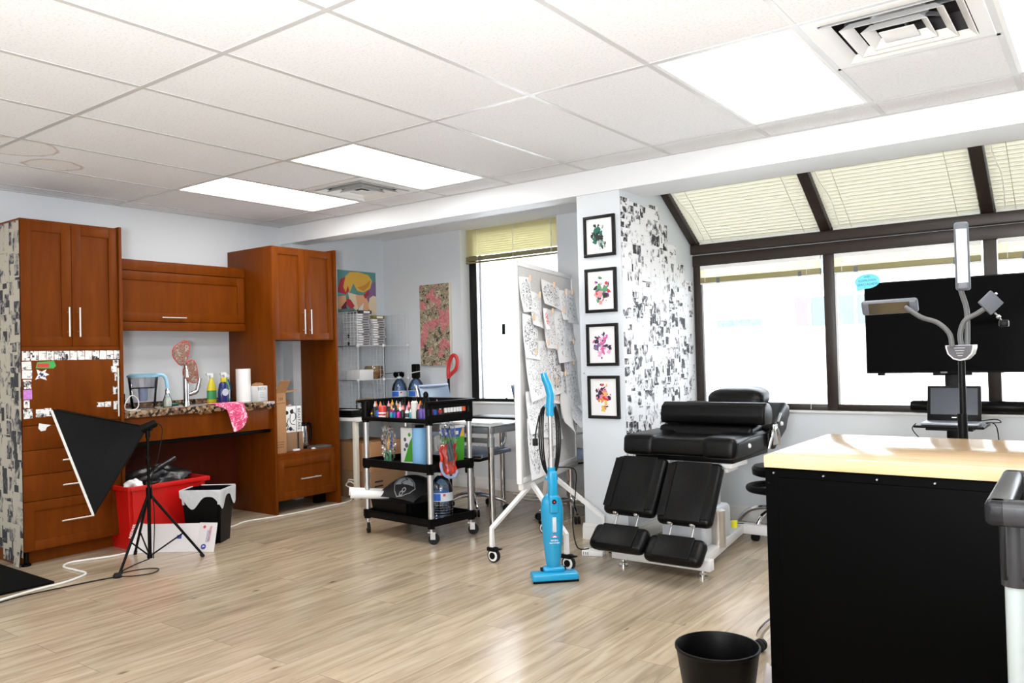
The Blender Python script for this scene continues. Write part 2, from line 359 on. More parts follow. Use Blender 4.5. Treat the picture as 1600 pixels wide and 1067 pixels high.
# ------------------------------------------------------------------ mesh builder
ROOTINV = {}
class MB:
    def __init__(s): s.bm = bmesh.new()
    def _geo(s, vs, fs, mi=0, M=None, smooth=False):
        if M is not None: vs = [M @ Vector(v) for v in vs]
        bv = [s.bm.verts.new(v) for v in vs]
        out = []
        for f in fs:
            try:
                fc = s.bm.faces.new([bv[i] for i in f]); fc.material_index = mi; fc.smooth = smooth; out.append(fc)
            except ValueError: pass
        return bv, out
    def box(s, x0, y0, z0, x1, y1, z1, bev=0, mi=0, M=None, seg=2):
        x0, x1 = min(x0, x1), max(x0, x1); y0, y1 = min(y0, y1), max(y0, y1); z0, z1 = min(z0, z1), max(z0, z1)
        vs = [(x, y, z) for z in (z0, z1) for y in (y0, y1) for x in (x0, x1)]
        fs = [(0, 2, 3, 1), (4, 5, 7, 6), (0, 1, 5, 4), (2, 6, 7, 3), (0, 4, 6, 2), (1, 3, 7, 5)]
        bv, ff = s._geo(vs, fs, mi, M)
        if bev > 0:
            es = list({e for f in ff for e in f.edges})
            r = bmesh.ops.bevel(s.bm, geom=es, offset=bev, segments=seg, affect='EDGES', profile=0.5, clamp_overlap=True)
            for f in r['faces']: f.material_index = mi; f.smooth = True
            for f in ff:
                if f.is_valid: f.smooth = bev >= 0.01
        return s
    def lathe(s, prof, o=(0, 0, 0), seg=20, mi=0, M=None, sx=1, sy=1, cap=True):
        rings = []
        vs = []; fs = []
        for (r, z) in prof:
            for k in range(seg):
                a = 2*PI*k/seg
                vs.append((o[0]+r*sx*math.cos(a), o[1]+r*sy*math.sin(a), o[2]+z))
        for i in range(len(prof)-1):
            for k in range(seg):
                a, b = i*seg+k, i*seg+(k+1) % seg
                fs.append((a, b, b+seg, a+seg))
        if cap:
            if prof[0][0] > 1e-5: fs.append(tuple(reversed(range(seg))))
            if prof[-1][0] > 1e-5: fs.append(tuple((len(prof)-1)*seg+k for k in range(seg)))
        s._geo(vs, fs, mi, M, True)
        return s
    def cyl(s, p, q, r, r2=None, seg=14, mi=0, M=None):
        p, q = Vector(p), Vector(q); r2 = r if r2 is None else r2
        d = q-p; L = d.length
        R = d.to_track_quat('Z', 'Y').to_matrix().to_4x4(); R.translation = p
        if M is not None: R = M @ R
        return s.lathe([(r, 0), (r2, L)], seg=seg, mi=mi, M=R)
    def tube(s, pts, r, seg=10, mi=0, closed=False, smooth_n=0, M=None):
        pts = [Vector(p) for p in pts]
        if smooth_n: pts = catmull(pts, smooth_n, closed)
        n = len(pts); vs = []; fs = []
        prev = None
        for i, p in enumerate(pts):
            a = pts[i-1] if (i > 0 or closed) else p
            b = pts[(i+1) % n] if (i < n-1 or closed) else p
            d = (b-a).normalized()
            if prev is None:
                u = d.orthogonal().normalized()
            else:
                u = (prev - d*prev.dot(d))
                u = u.normalized() if u.length > 1e-6 else d.orthogonal().normalized()
            prev = u; w = d.cross(u)
            rr = r[i] if isinstance(r, (list, tuple)) and not smooth_n else (r if not isinstance(r, (list, tuple)) else r[0])
            for k in range(seg):
                an = 2*PI*k/seg
                vs.append(p+u*rr*math.cos(an)+w*rr*math.sin(an))
        m = n if closed else n-1
        for i in range(m):
            for k in range(seg):
                a, b = i*seg+k, i*seg+(k+1) % seg
                c, d2 = ((i+1) % n)*seg+(k+1) % seg, ((i+1) % n)*seg+k
                fs.append((a, b, c, d2))
        if not closed:
            fs.append(tuple(reversed(range(seg)))); fs.append(tuple((n-1)*seg+k for k in range(seg)))
        s._geo(vs, fs, mi, M, True)
        return s
    def prism(s, poly, h, M=None, mi=0):
        """2D polygon in local xy extruded by h along local z"""
        n = len(poly)
        vs = [(x, y, 0) for x, y in poly]+[(x, y, h) for x, y in poly]
        fs = [tuple(reversed(range(n))), tuple(range(n, 2*n))]+[(i, (i+1) % n, (i+1) % n+n, i+n) for i in range(n)]
        s._geo(vs, fs, mi, M); return s
    def flat(s, poly, M=None, mi=0, z=0.0):
        s._geo([(x, y, z) for x, y in poly], [tuple(range(len(poly)))], mi, M); return s
    def grid(s, fn, nu, nv, mi=0, smooth=True, closed_u=False):
        vs = [fn(u/nu, v/nv) for v in range(nv+1) for u in range(nu+1)]
        fs = [(v*(nu+1)+u, v*(nu+1)+u+1, (v+1)*(nu+1)+u+1, (v+1)*(nu+1)+u) for v in range(nv) for u in range(nu)]
        s._geo(vs, fs, mi, None, smooth); return s
    def sphere(s, c, r, sx=1, sy=1, sz=1, mi=0, seg=16, M=None):
        prof = [(r*math.sin(PI*i/10), -r*sz*math.cos(PI*i/10)) for i in range(11)]
        return s.lathe(prof, o=c, seg=seg, mi=mi, M=M, sx=sx, sy=sy, cap=False)
    def text(s, txt, size, M, mi=0, ext=0.0006, align='CENTER', sx=1.0):
        cu = bpy.data.curves.new('t', 'FONT'); cu.body = txt; cu.size = size; cu.extrude = ext; cu.resolution_u = 2
        cu.align_x = align; cu.align_y = 'CENTER'
        o = bpy.data.objects.new('t', cu); C.objects.link(o)
        bpy.context.view_layer.update()
        me = bpy.data.meshes.new_from_object(o.evaluated_get(bpy.context.evaluated_depsgraph_get()))
        vs = [M @ Vector((v.co.x*sx, v.co.y, v.co.z)) for v in me.vertices]
        s._geo(vs, [tuple(p.vertices) for p in me.polygons], mi)
        bpy.data.objects.remove(o); bpy.data.curves.remove(cu); bpy.data.meshes.remove(me)
        return s
    def build(s, name, mats, parent=None, world=True, recalc=True, loc=None):
        me = bpy.data.meshes.new(name)
        if recalc: bmesh.ops.recalc_face_normals(s.bm, faces=s.bm.faces)
        inv = ROOTINV.get(parent.name) if parent is not None else None
        if inv is not None and world: bmesh.ops.transform(s.bm, matrix=inv, verts=s.bm.verts)
        off = None
        if parent is None:
            if loc is None:
                xs = [v.co for v in s.bm.verts]
                off = Vector(((min(v.x for v in xs)+max(v.x for v in xs))/2, (min(v.y for v in xs)+max(v.y for v in xs))/2, min(v.z for v in xs)))
            else: off = Vector(loc)
            bmesh.ops.translate(s.bm, vec=-off, verts=s.bm.verts)
        s.bm.to_mesh(me); s.bm.free()
        if not isinstance(mats, (list, tuple)): mats = [mats]
        for m in mats: me.materials.append(MATS[m] if isinstance(m, str) else m)
        try: me.set_sharp_from_angle(angle=math.radians(42))
        except Exception: pass
        o = bpy.data.objects.new(name, me); C.objects.link(o)
        if parent is not None:
            o.parent = parent
            ROOTINV[o.name] = inv
        else:
            o.location = off
            ROOTINV[o.name] = Matrix.Translation(-off)
        return o

def catmull(p, n, closed=False):
    out = []; N = len(p)
    rng = range(N) if closed else range(N-1)
    for i in rng:
        if closed: a, b, c, d = p[i-1], p[i], p[(i+1) % N], p[(i+2) % N]
        else: a, b, c, d = p[max(i-1, 0)], p[i], p[i+1], p[min(i+2, N-1)]
        for k in range(n):
            t = k/n
            out.append(0.5*((2*b)+(c-a)*t+(2*a-5*b+4*c-d)*t*t+(3*b-3*c+d-a)*t**3))
    if not closed: out.append(p[-1])
    return out

def FR(o, x, y):
    """frame matrix: local x,y mapped to world directions x,y with origin o"""
    x = Vector(x).normalized(); y = Vector(y); y = (y-x*y.dot(x)).normalized(); z = x.cross(y)
    m = Matrix.Identity(4)
    for i in range(3): m[i][0], m[i][1], m[i][2] = x[i], y[i], z[i]
    m.translation = o
    return m

def thing(name, label, cat, loc=(0, 0, 0), rz=0.0, group=None, local=False):
    o = bpy.data.objects.new(name, None); C.objects.link(o)
    o.empty_display_size = 0.1
    o.location = loc; o.rotation_euler = (0, 0, rz)
    o['label'] = label; o['category'] = cat
    if group: o['group'] = group
    M = Matrix.Translation(Vector(loc)) @ Matrix.Rotation(rz, 4, 'Z')
    ROOTINV[o.name] = None if local else M.inverted()
    return o
ORD = ['', 'first', 'second', 'third', 'fourth', 'fifth', 'sixth', 'seventh', 'eighth', 'ninth', 'tenth', 'eleventh', 'twelfth', 'thirteenth', 'fourteenth', 'fifteenth', 'sixteenth']
def tag(o, label, cat, group=None, kind=None):
    o['label'] = label; o['category'] = cat
    if group: o['group'] = group
    if kind: o['kind'] = kind
    return o
def struct(name, mb, m, parent=None):
    o = mb.build(name, m, parent)
    if parent is None: o['kind'] = 'structure'
    return o
def dup(root, loc, rz=None, label=None, group=None):
    r = root.copy(); C.objects.link(r); r.location = loc
    if rz is not None: r.rotation_euler = (0, 0, rz) if not hasattr(rz, '__len__') else rz
    if label: r['label'] = label
    if group: r['group'] = group
    for ch in list(root.children):
        c = ch.copy(); C.objects.link(c); c.parent = r
        for g in list(ch.children):
            d = g.copy(); C.objects.link(d); d.parent = c
    return r

# =================================================================== ROOM
CZ = 2.443
T = 0.6096
XL, XR, YB = -0.20, 8.25, -4.6      # left wall face, right wall, wall behind
b = MB(); b.box(-0.4, YB-0.2, -0.06, XR+0.2, 4.3, 0.0); struct('floor', b, 'floor')

# ceiling: slab with holes for lights and vents (cells of 2x2 ft)
LIGHTS = [(1, 2), (3, 2), (7, 2), (9, 2), (1, -4), (5, -4), (9, -4), (3, -6), (7, -6)]
VENTS = [(2, 3), (8, 2)]
holes = set()
for (c, j) in LIGHTS: holes.add((c, j)); holes.add((c, j+1))
for v in VENTS: holes.add(v)
b = MB()
def cell(x0, y0, x1, y1): b.box(x0, y0, CZ, x1, y1, CZ+0.02)
for j in range(-8, 5):
    run = None
    y0, y1 = max(j*T, YB-0.1), min((j+1)*T, 2.73)
    if j == 4: y1 = 2.73
    for c in range(-1, 15):
        x0, x1 = (c*T if c > -1 else XL-0.1), ((c+1)*T if c < 13 else XR+0.1)
        if x0 > XR: continue
        if (c, j) in holes:
            if run: cell(run[0], y0, run[1], y1); run = None
        else:
            run = (run[0], x1) if run else (x0, x1)
    if run: cell(run[0], y0, run[1], y1)
b.box(XL-0.1, 2.9, CZ, 3.1, 4.2, CZ+0.02)
_ceil = b.build('ceiling', 'ceiling', None, loc=(0, 0, CZ)); _ceil['kind'] = 'structure'
# T-bar grid
b = MB()
gw = 0.012
for c in range(0, 14): b.box(c*T-gw, YB, CZ-0.003, c*T+gw, 2.72, CZ+0.001)
for j in range(-4, 3): b.box(XL, j*2*T-gw, CZ-0.0035, XR, j*2*T+gw, CZ+0.001)
for (c, j) in VENTS: b.box(c*T, (j if j == 3 else j+1)*T-gw, CZ-0.003, (c+1)*T, (j if j == 3 else j+1)*T+gw, CZ+0.001)
b.box(XL, 2.70, CZ-0.004, XR, 2.722, CZ+0.001); b.box(XL, YB, CZ-0.004, XL+0.022, 2.72, CZ+0.001)
struct('trim_1', b, mat('grid_paint', (0.58, 0.58, 0.58), 0.35))

# walls
b = MB(); b.box(XL-0.15, YB-0.15, 0, XL, 4.3, CZ+0.02)
struct('wall_left', b, wall_m)
b = MB(); b.box(XL+0.001, 2.73, 0, -0.06, 2.89, 2.284)
struct('wall_pilaster', b, wall_m)
b = MB(); b.box(XL-0.15, YB-0.15, 0, XR+0.15, YB, CZ+0.02); struct('wall_back', b, wall_w)
b = MB(); b.box(XR, YB, 0, XR+0.15, 4.1, 2.9); struct('wall_right', b, wall_w)
# alcove far wall with window opening x .845-1.95
ax0, ax1, ay = 0.845, 1.95, 4.0
b = MB()
b.box(XL, ay, 0, ax0, ay+0.25, CZ+0.02); b.box(ax1, ay, 0, 3.1, ay+0.25, CZ+0.02); b.box(ax0, ay, 0, ax1, ay+0.25, 0.80)
struct('wall_alcove', b, wall_m)
# beam / soffit
b = MB(); b.box(XL, 2.72, 2.285, 2.95, 2.90, CZ+0.01); b.box(2.95, 2.72, 2.285, XR, 3.09, CZ+0.4)
struct('wall_beam', b, mat('beam_paint', (0.80, 0.82, 0.84), 0.5))
# column / partition between alcove and bay
b = MB(); b.box(2.95, 2.735, 0, 3.1, 4.02, CZ+0.02)
Mp = FR((3.1, 0, 0), (0, 1, 0), (0, 0, 1))
b.prism([(2.735, 0), (3.9, 0), (3.9, 2.0), (3.1, 2.50), (2.735, 2.50)], 0.175, Mp)
struct('wall_partition', b, mat('column_paint', (0.70, 0.74, 0.78), 0.5, noise=0.02))
# knee wall of the glazed bay and its sill
b = MB(); b.box(3.275, 3.80, 0, XR, 3.98, 0.785); struct('wall_knee', b, wall_m)
b = MB(); b.box(3.275, 3.785, 0.785, XR, 3.90, 0.80, bev=0.003); struct('trim_2', b, trimw)
b = MB(); b.box(ax0-0.0, ay-0.01, 0.79, ax1, ay+0.14, 0.803); b.box(ax0, ay+0.0, 0.803, ax0+0.004, ay+0.14, CZ); struct('trim_3', b, trimw)
# baseboards
def base(name, pts, nx, ny):
    b = MB()
    (x0, y0), (x1, y1) = pts
    for (d, z0, z1) in ((0.014, 0, 0.075), (0.010, 0.075, 0.095), (0.005, 0.095, 0.105)):
        b.box(x0, y0, z0, x1+nx*d if nx else x1, y1+ny*d if ny else y1, z1, bev=0.001)
    struct(name, b, trimw)
base('baseboard_bay', ((3.29, 3.80), (XR, 3.80)), 0, -1)
base('baseboard_alcove', ((XL, 4.0), (2.95, 4.0)), 0, -1)
base('baseboard_column', ((2.936, 2.735), (3.289, 2.735)), 0, -1)
base('baseboard_partition', ((3.275, 2.735), (3.275, 3.80)), 1, 0)
base('baseboard_left', ((XL, YB), (XL, 0.30)), 1, 0)

# ---- alcove window
b = MB()
y0, y1 = 4.12, 4.20
b.box(ax0+0.004, y0, 0.803, ax0+0.095, y1, CZ, bev=0.004); b.box(ax1-0.06, y0, 0.803, ax1, y1, CZ, bev=0.004)
b.box(ax0+0.09, y0, 0.803, ax1-0.05, y1, 0.830, bev=0.003); b.box(ax0+0.09, y0, CZ-0.06, ax1-0.05, y1, CZ)
b.box(1.245, 4.10, 1.43, 1.275, 4.12, 1.53, bev=0.003); b.box(1.25, 4.12, 0.83, 1.27, 4.13, 0.84)
w1 = struct('window_1', b, blackf)
b = MB(); b.box(ax0+0.09, 4.155, 0.825, ax1-0.055, 4.160, CZ-0.05); b.build('pane', 'window_glass', w1)
b = MB(); b.box(ax0+0.095, 4.115, 0.83, ax0+0.103, 4.15, CZ-0.05); b.build('bead', alum, w1)

# ---- bay: vertical windows
XM = [3.30, 4.262, 5.215, 6.16, 7.11, 8.06]
wy0, wy1 = 3.845, 3.90
for i in range(len(XM)-1):
    xa, xb = XM[i]+0.035, XM[i+1]-0.035
    b = MB()
    b.box(XM[i]-(0.035 if i else 0.02), wy0-0.008, 0.80, xa, wy1, 1.90, bev=0.004)
    b.box(xa, wy0, 0.80, xb, wy1, 0.842, bev=0.003)
    if i == len(XM)-2: b.box(xb, wy0-0.008, 0.80, XM[i+1]+0.05, wy1, 1.90)
    w = struct('window_%d' % (i+2), b, brown)
    b = MB(); b.box(xa, 3.872, 0.84, xb, 3.877, 1.865); b.build('pane', 'window_glass', w)
    b = MB(); b.box(xa, wy0+0.012, 0.842, xa+0.014, 3.872, 1.865); b.build('bead', alum, w)
# header beam under the eave and the eave tube
b = MB(); b.box(3.28, wy0-0.02, 1.862, XR, wy1, 1.945, bev=0.004); b.box(3.28, wy0-0.055, 1.950, XR, wy1+0.02, 2.02, bev=0.006)
struct('trim_4', b, brown)
# sloping glazing: slope line from (3.85, 2.016) to (3.08, 2.516)
S0, S1 = Vector((0, 3.86, 2.02)), Vector((0, 3.04, 2.553))
sd = (S1-S0).normalized(); sn = Vector((0, sd.z, -sd.y))       # sn points into the room (down/out)
if sn.z > 0: sn = -sn
SL = (S1-S0).length
def slope(x, s, n=0.0): return Vector((x, 0, 0))+S0+sd*s+sn*n
def slbox(b, x0, x1, s0, s1, n0, n1, bev=0, mi=0):
    M = FR(S0, (1, 0, 0), sd)
    zz = M.to_3x3() @ Vector((0, 0, 1))
    sg = 1 if zz.dot(sn) > 0 else -1
    b.box(x0, s0, sg*n0, x1, s1, sg*n1, bev=bev, mi=mi, M=M)
b = MB()
for i, x in enumerate(XM):
    slbox(b, x-0.035 if i else x-0.02, x+0.035, -0.02, SL, -0.06, 0.035, bev=0.004)
slbox(b, 3.28, XR, -0.03, 0.03, -0.06, 0.0)
struct('trim_5', b, brown)
for i in range(len(XM)-1):
    b = MB(); slbox(b, XM[i]+0.035, XM[i+1]-0.035, 0.03, SL, -0.045, -0.04)
    struct('window_%d' % (i+7), b, 'window_glass')
b = MB(); b.box(3.1, 3.03, 2.50, XR+0.1, 3.1, 2.86); struct('trim_6', b, wall_w)

# sloping blinds
def slope_blind(i):
    x0, x1 = XM[i]+0.042, XM[i+1]-0.042
    words = ['leftmost, above the left window of the bay', 'above the middle window behind the television', 'above the window right of the television'][i] if i < 3 else 'further right along the bay'
    t = thing('sloping_blind', 'closed cream slatted blind under the sloping glass, %s' % words, 'blind', slope(x0, 0.03, 0.02), 0, 'cream blinds under the sloping glass')
    b = MB(); pitch = 0.033; n = int(SL/pitch)
    for k in range(n):
        s = 0.035+k*pitch
        if s > SL-0.03: break
        M = FR(slope(x0, s, 0.010), (1, 0, 0), sd-sn*-0.16)
        M = FR(slope(x0, s, 0.003), (1, 0, 0), sd+sn*0.18)
        b.flat([(0, 0), (x1-x0, 0), (x1-x0, 0.043), (0, 0.043)], M)
    b.build('slats', 'blind_cream', t, recalc=False)
    b = MB(); slbox(b, x0, x1, 0.022, 0.036, 0.0, 0.018, bev=0.002); b.build('bottom_rail', trimw, t)
    b = MB()
    for f in (0.12, 0.88) if i != 1 else (0.14, 0.86):
        b = MB(); xx = x0+(x1-x0)*f; b.cyl(slope(xx, 0.03, 0.010), slope(xx, SL, 0.010), 0.0016, seg=6)
        b.build('ladder_cord', mat('cord_grey', (0.35, 0.33, 0.25), 0.7), t)
    b = MB(); b.tube([slope(x0+0.03, SL-0.05, 0.02), slope(x0+0.035, SL*0.6, 0.035), slope(x0+0.06, SL*0.35, 0.02), slope(x0+0.05, 0.06, 0.012)], 0.003, smooth_n=5, seg=6)
    b.build('pull_cord', cordw, t)
for i in range(len(XM)-1): slope_blind(i)

# raised vertical blinds at the head of the bay windows
def raised_blind(i):
    x0, x1 = XM[i]+0.045, XM[i+1]-0.045
    words = ['leftmost, over the bare left window of the bay', 'behind the white lamp head and above the television', 'in the window right of the television'][i] if i < 3 else 'further right along the bay'
    t = thing('raised_blind', 'raised yellow slatted blind, %s' % words, 'blind', ((x0+x1)/2, 3.82, 1.72), 0, 'raised yellow blinds in the bay windows')
    b = MB(); b.box(x0, 3.815, 1.835, x1, 3.838, 1.862, bev=0.002); b.build('headrail', trimw, t)
    b = MB()
    for k in range(7):
        z = 1.834-0.0085*k
        b.flat([(0, 0), (x1-x0, 0), (x1-x0, 0.0088), (0, 0.0088)], FR((x0, 3.815+0.003*(k % 2), z-0.0088), (1, 0, 0), (0, 0.3, 1)))
    b.build('slats', 'blind_pale', t, recalc=False)
    b = MB(); b.box(x0, 3.810, 1.735, x1, 3.838, 1.7735, bev=0.003); b.build('slat_stack', mat('blind_rail_olive', (0.27, 0.24, 0.10), 0.5), t)
    b = MB(); b.box(x0, 3.812, 1.724, x1, 3.838, 1.7345, bev=0.002); b.build('bottom_rail', trimw, t)
    b = MB()
    for f in (0.16, 0.84):
        xx = x0+(x1-x0)*f; b.box(xx-0.012, 3.808, 1.73, xx+0.012, 3.812, 1.765)
    b.build('clip', graypl, t)
    b = MB(); xx = x0+0.05 if i else x0+0.04; b.cyl((xx, 3.808, 1.84), (xx, 3.808, 1.74), 0.002, seg=6)
    b.build('pull_cord', cordw, t)
    if i == 0:
        b = MB(); b.cyl((x1-0.09, 3.806, 1.84), (x1-0.09, 3.806, 0.81), 0.0018, seg=6); b.build('lift_cord', cordw, t)
for i in range(len(XM)-1): raised_blind(i)

# alcove blind
t = thing('half_raised_blind', 'half-raised yellow slatted blind in the tall alcove window behind the pinboard', 'blind', (1.40, 4.08, 2.12))
b = MB()
k = 0; z = 2.435
while z > 2.19:
    b.flat([(0, 0), (1.09, 0), (1.09, 0.0275), (0, 0.0275)], FR((ax0+0.01, 4.085, z-0.0205), (1, 0, 0), (0, -0.22, 1)))
    z -= 0.0205
b.build('slats', 'blind_yellow', t, recalc=False)
b = MB()
for k in range(7): b.box(ax0+0.01, 4.07, 2.178-k*0.006, ax1-0.01, 4.095, 2.182-k*0.006)
b.box(ax0+0.01, 4.068, 2.118, ax1-0.01, 4.097, 2.134, bev=0.003)
b.build('bottom_rail', mat('blind_rail_olive', (0.27, 0.24, 0.12), 0.5), t)
b = MB()
for xx in (1.0, 1.42, 1.84): b.cyl((xx, 4.066, 2.43), (xx, 4.066, 2.12), 0.002, seg=6)
for k in range(20): b.sphere((1.86, 4.05, 2.42-0.014*k), 0.005, seg=6)
b.build('pull_cord', cordw, t)

# ---- ceiling lights
def ceiling_light(c, j, label, first=[]):
    t = thing('ceiling_light', label, 'ceiling light', (c*T+T/2, (j+1)*T, CZ), 0, 'fluorescent ceiling panels', local=True)
    x0, y0 = -T/2, -T
    b = MB()
    for (a0, b0, a1, b1) in ((x0+.012, y0+.012, x0+.03, -y0-.012), (-x0-.03, y0+.012, -x0-.012, -y0-.012), (x0+.03, y0+.012, -x0-.03, y0+.03), (x0+.03, -y0-.03, -x0-.03, -y0-.012)):
        b.box(a0, b0, -0.002, a1, b1, 0.03)
    b.build('frame', trimw, t)
    b = MB(); b.box(x0+.03, y0+.03, 0.004, -x0-.03, -y0-.03, 0.02); b.build('diffuser', 'lamp_diffuser', t)
    return t
LL = {(1, 2): 'lit ceiling panel nearest the kitchen wall, above the wall cabinets', (3, 2): 'lit ceiling panel in the middle, on the near side of the small air vent',
      (7, 2): 'large lit ceiling panel left of the big air vent', (9, 2): 'lit ceiling panel right of the big air vent, at the corner of the photo'}
for (c, j) in LIGHTS: ceiling_light(c, j, LL.get((c, j), 'lit ceiling panel in the part of the room behind the camera'))

# ---- vents
def vent(c, j, label):
    t = thing('air_vent', label, 'air vent', (c*T+T/2, j*T+T/2, CZ), 0, 'square ceiling diffusers', local=True)
    h = T/2-0.014
    b = MB()
    # outer flange
    for (a0, b0, a1, b1) in ((-h, -h, h, -h+.05), (-h, h-.05, h, h), (-h, -h+.05, -h+.05, h-.05), (h-.05, -h+.05, h, h-.05)):
        b.box(a0, b0, -0.004, a1, b1, 0.004)
    b.build('flange', trimw, t)
    def cone(r0, r1, z0, z1, nm):
        b = MB(); vs = []
        for (r, z) in ((r0, z0), (r1, z1)):
            for (sx, sy) in ((-1, -1), (1, -1), (1, 1), (-1, 1)): vs.append((sx*r, sy*r, z))
        for (r, z) in ((r0-0.004, z0), (r1-0.004, z1)):
            for (sx, sy) in ((-1, -1), (1, -1), (1, 1), (-1, 1)): vs.append((sx*r, sy*r, z))
        fs = []
        for k in range(4):
            l = (k+1) % 4
            fs += [(k, l, 4+l, 4+k), (8+k, 12+k, 12+l, 8+l), (k, 8+k, 8+l, l), (4+k, 4+l, 12+l, 12+k)]
        b._geo(vs, fs); b.build(nm, trimw, t)
    cone(0.240, 0.212, -0.012, 0.014, 'louvre'); cone(0.178, 0.146, -0.016, 0.014, 'louvre'); cone(0.115, 0.085, -0.02, 0.012, 'louvre')
    b = MB(); b.box(-0.062, -0.062, -0.018, 0.062, 0.062, -0.014, bev=0.002); b.build('centre_plate', trimw, t)
    b = MB(); b.box(-h, -h, 0.12, h, h, 0.125)
    for s in (-1, 1):
        b.box(s*h, -h, 0.004, s*(h-.004), h, 0.12); b.box(-h, s*h, 0.004, h, s*(h-.004), 0.12)
    b.build('housing', mat('duct_dark', (0.035, 0.03, 0.03), 0.6), t)
    b = MB()
    for a in range(4): b.box(-0.2, -0.004, 0.06, 0.2, 0.004, 0.075, M=Matrix.Rotation(a*PI/4, 4, 'Z'))
    b.lathe([(0.1, 0.055), (0.105, 0.06), (0.1, 0.065)], seg=24); b.build('damper', steelg, t)
vent(2, 3, 'small-looking square air vent between the two far lit ceiling panels')
vent(8, 2, 'square white air vent with stepped louvres at the upper right, between two lit panels')

# =================================================================== KITCHEN WALL
XF = 0.40
def handle(parent, p, q, off=(0.03, 0, 0)):
    b = MB(); p = Vector(p); q = Vector(q); o = Vector(off); d = (q-p).normalized()
    b.cyl(p+o-d*0.02, q+o+d*0.02, 0.006, seg=10)
    for e in (p+d*0.012, q-d*0.012): b.cyl(e, e+o, 0.004, seg=8)
    return b.build('handle', nickel, parent)
def shaker(b, y0, y1, z0, z1, x, fw=0.06, th=0.02, rec=0.009):
    b.box(x-th, y0, z0, x, y0+fw, z1, bev=0.0015); b.box(x-th, y1-fw, z0, x, y1, z1, bev=0.0015)
    b.box(x-th, y0+fw, z0, x, y1-fw, z0+fw, bev=0.0015); b.box(x-th, y0+fw, z1-fw, x, y1-fw, z1, bev=0.0015)
    b.box(x-th, y0+fw-0.001, z0+fw-0.001, x-rec, y1-fw+0.001, z1-fw+0.001)

# left tall cabinet
t = thing('tall_cabinet', 'tall cherry cabinet at the far left, its side papered with comic pages and drawers below', 'cabinet', (0.1, 0.635, 0))
b = MB()
b.box(XL, 0.318, 0.09, XF-0.021, 0.335, 2.15); b.box(XL, 0.335, 0.09, XF-0.022, 0.93, 2.15)
b.box(XL, 0.335, 0.0, 0.30, 0.93, 0.09); b.box(XL, 0.318, 2.15, XF, 0.935, 2.163)
b.box(XF-0.021, 0.322, 1.340, XF-0.002, 0.93, 1.362)
b.build('carcass', 'cherry', t)
b = MB(); b.box(XL, 0.931, 0.0, XF+0.012, 0.953, 2.172, bev=0.002); b.build('side_panel', 'cherry', t)
for (ya, yb2, hy) in ((0.322, 0.624, 0.596), (0.628, 0.929, 0.662)):
    b = MB(); shaker(b, ya, yb2, 1.364, 2.150, XF); d = b.build('door', 'cherry', t)
    handle(d, (XF, hy, 1.445), (XF, hy, 1.595))
b = MB(); b.box(XF-0.02, 0.322, 0.872, XF, 0.929, 1.338, bev=0.0015); d = b.build('door', 'cherry', t)
handle(d, (XF, 0.905, 0.91), (XF, 0.905, 1.195))
for (za, zb) in ((0.718, 0.868), (0.565, 0.714), (0.402, 0.561)):
    b = MB(); b.box(XF-0.02, 0.322, za, XF, 0.929, zb, bev=0.0015); d = b.build('drawer', 'cherry', t)
    zz = (za+zb)/2; handle(d, (XF, 0.56, zz), (XF, 0.70, zz))
b = MB(); shaker(b, 0.322, 0.929, 0.095, 0.398, XF); d = b.build('drawer', 'cherry', t)
handle(d, (XF, 0.55, 0.255), (XF, 0.71, 0.255))
b = MB(); b.lathe([(0.028, 0), (0.028, 0.012), (0.014, 0.02), (0.014, 0.09)], (0.35, 0.35, 0), seg=14); b.build('foot', plast, t)

# overhead cabinet
t = thing('overhead_cabinet', 'wide cherry wall cabinet with one lift-up door above the granite counter', 'cabinet', (-0.08, 1.565, 1.49))
b = MB(); b.box(XL, 0.957, 1.495, 0.018, 2.178, 2.008); b.box(0.018, 0.957, 1.932, 0.04, 2.178, 2.010, bev=0.0015); b.box(0.018, 0.957, 1.488, 0.040, 2.178, 1.550, bev=0.0015)
b.build('carcass', 'cherry', t)
b = MB(); shaker(b, 0.962, 2.172, 1.555, 1.926, 0.042, fw=0.065); d = b.build('door', 'cherry', t)
handle(d, (0.042, 1.45, 1.585), (0.042, 1.61, 1.585))

# counter unit (apron + rear panel) and granite top
t = thing('knee_space_counter', 'cherry apron and back board under the granite worktop with an open knee space', 'counter', (0.1, 1.56, 0))
b = MB(); b.box(0.355, 0.957, 0.695, 0.375, 2.178, 0.868, bev=0.0015); b.build('apron', 'cherry', t)
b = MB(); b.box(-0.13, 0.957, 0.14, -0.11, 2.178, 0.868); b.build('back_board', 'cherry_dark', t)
b = MB(); b.box(0.31, 0.957, 0.665, 0.345, 2.178, 0.690, bev=0.002); b.box(0.33, 1.0, 0.69, 0.345, 1.02, 0.70); b.build('support_rail', plast, t)
b = MB(); b.box(XL, 0.957, 0.869, XF+0.01, 2.178, 0.918, bev=0.004)
b.box(XL, 0.957, 0.918, XL+0.012, 2.178, 0.945)
tag(b.build('granite_worktop', 'granite'), 'brown speckled granite worktop between the two tall cabinets', 'worktop')

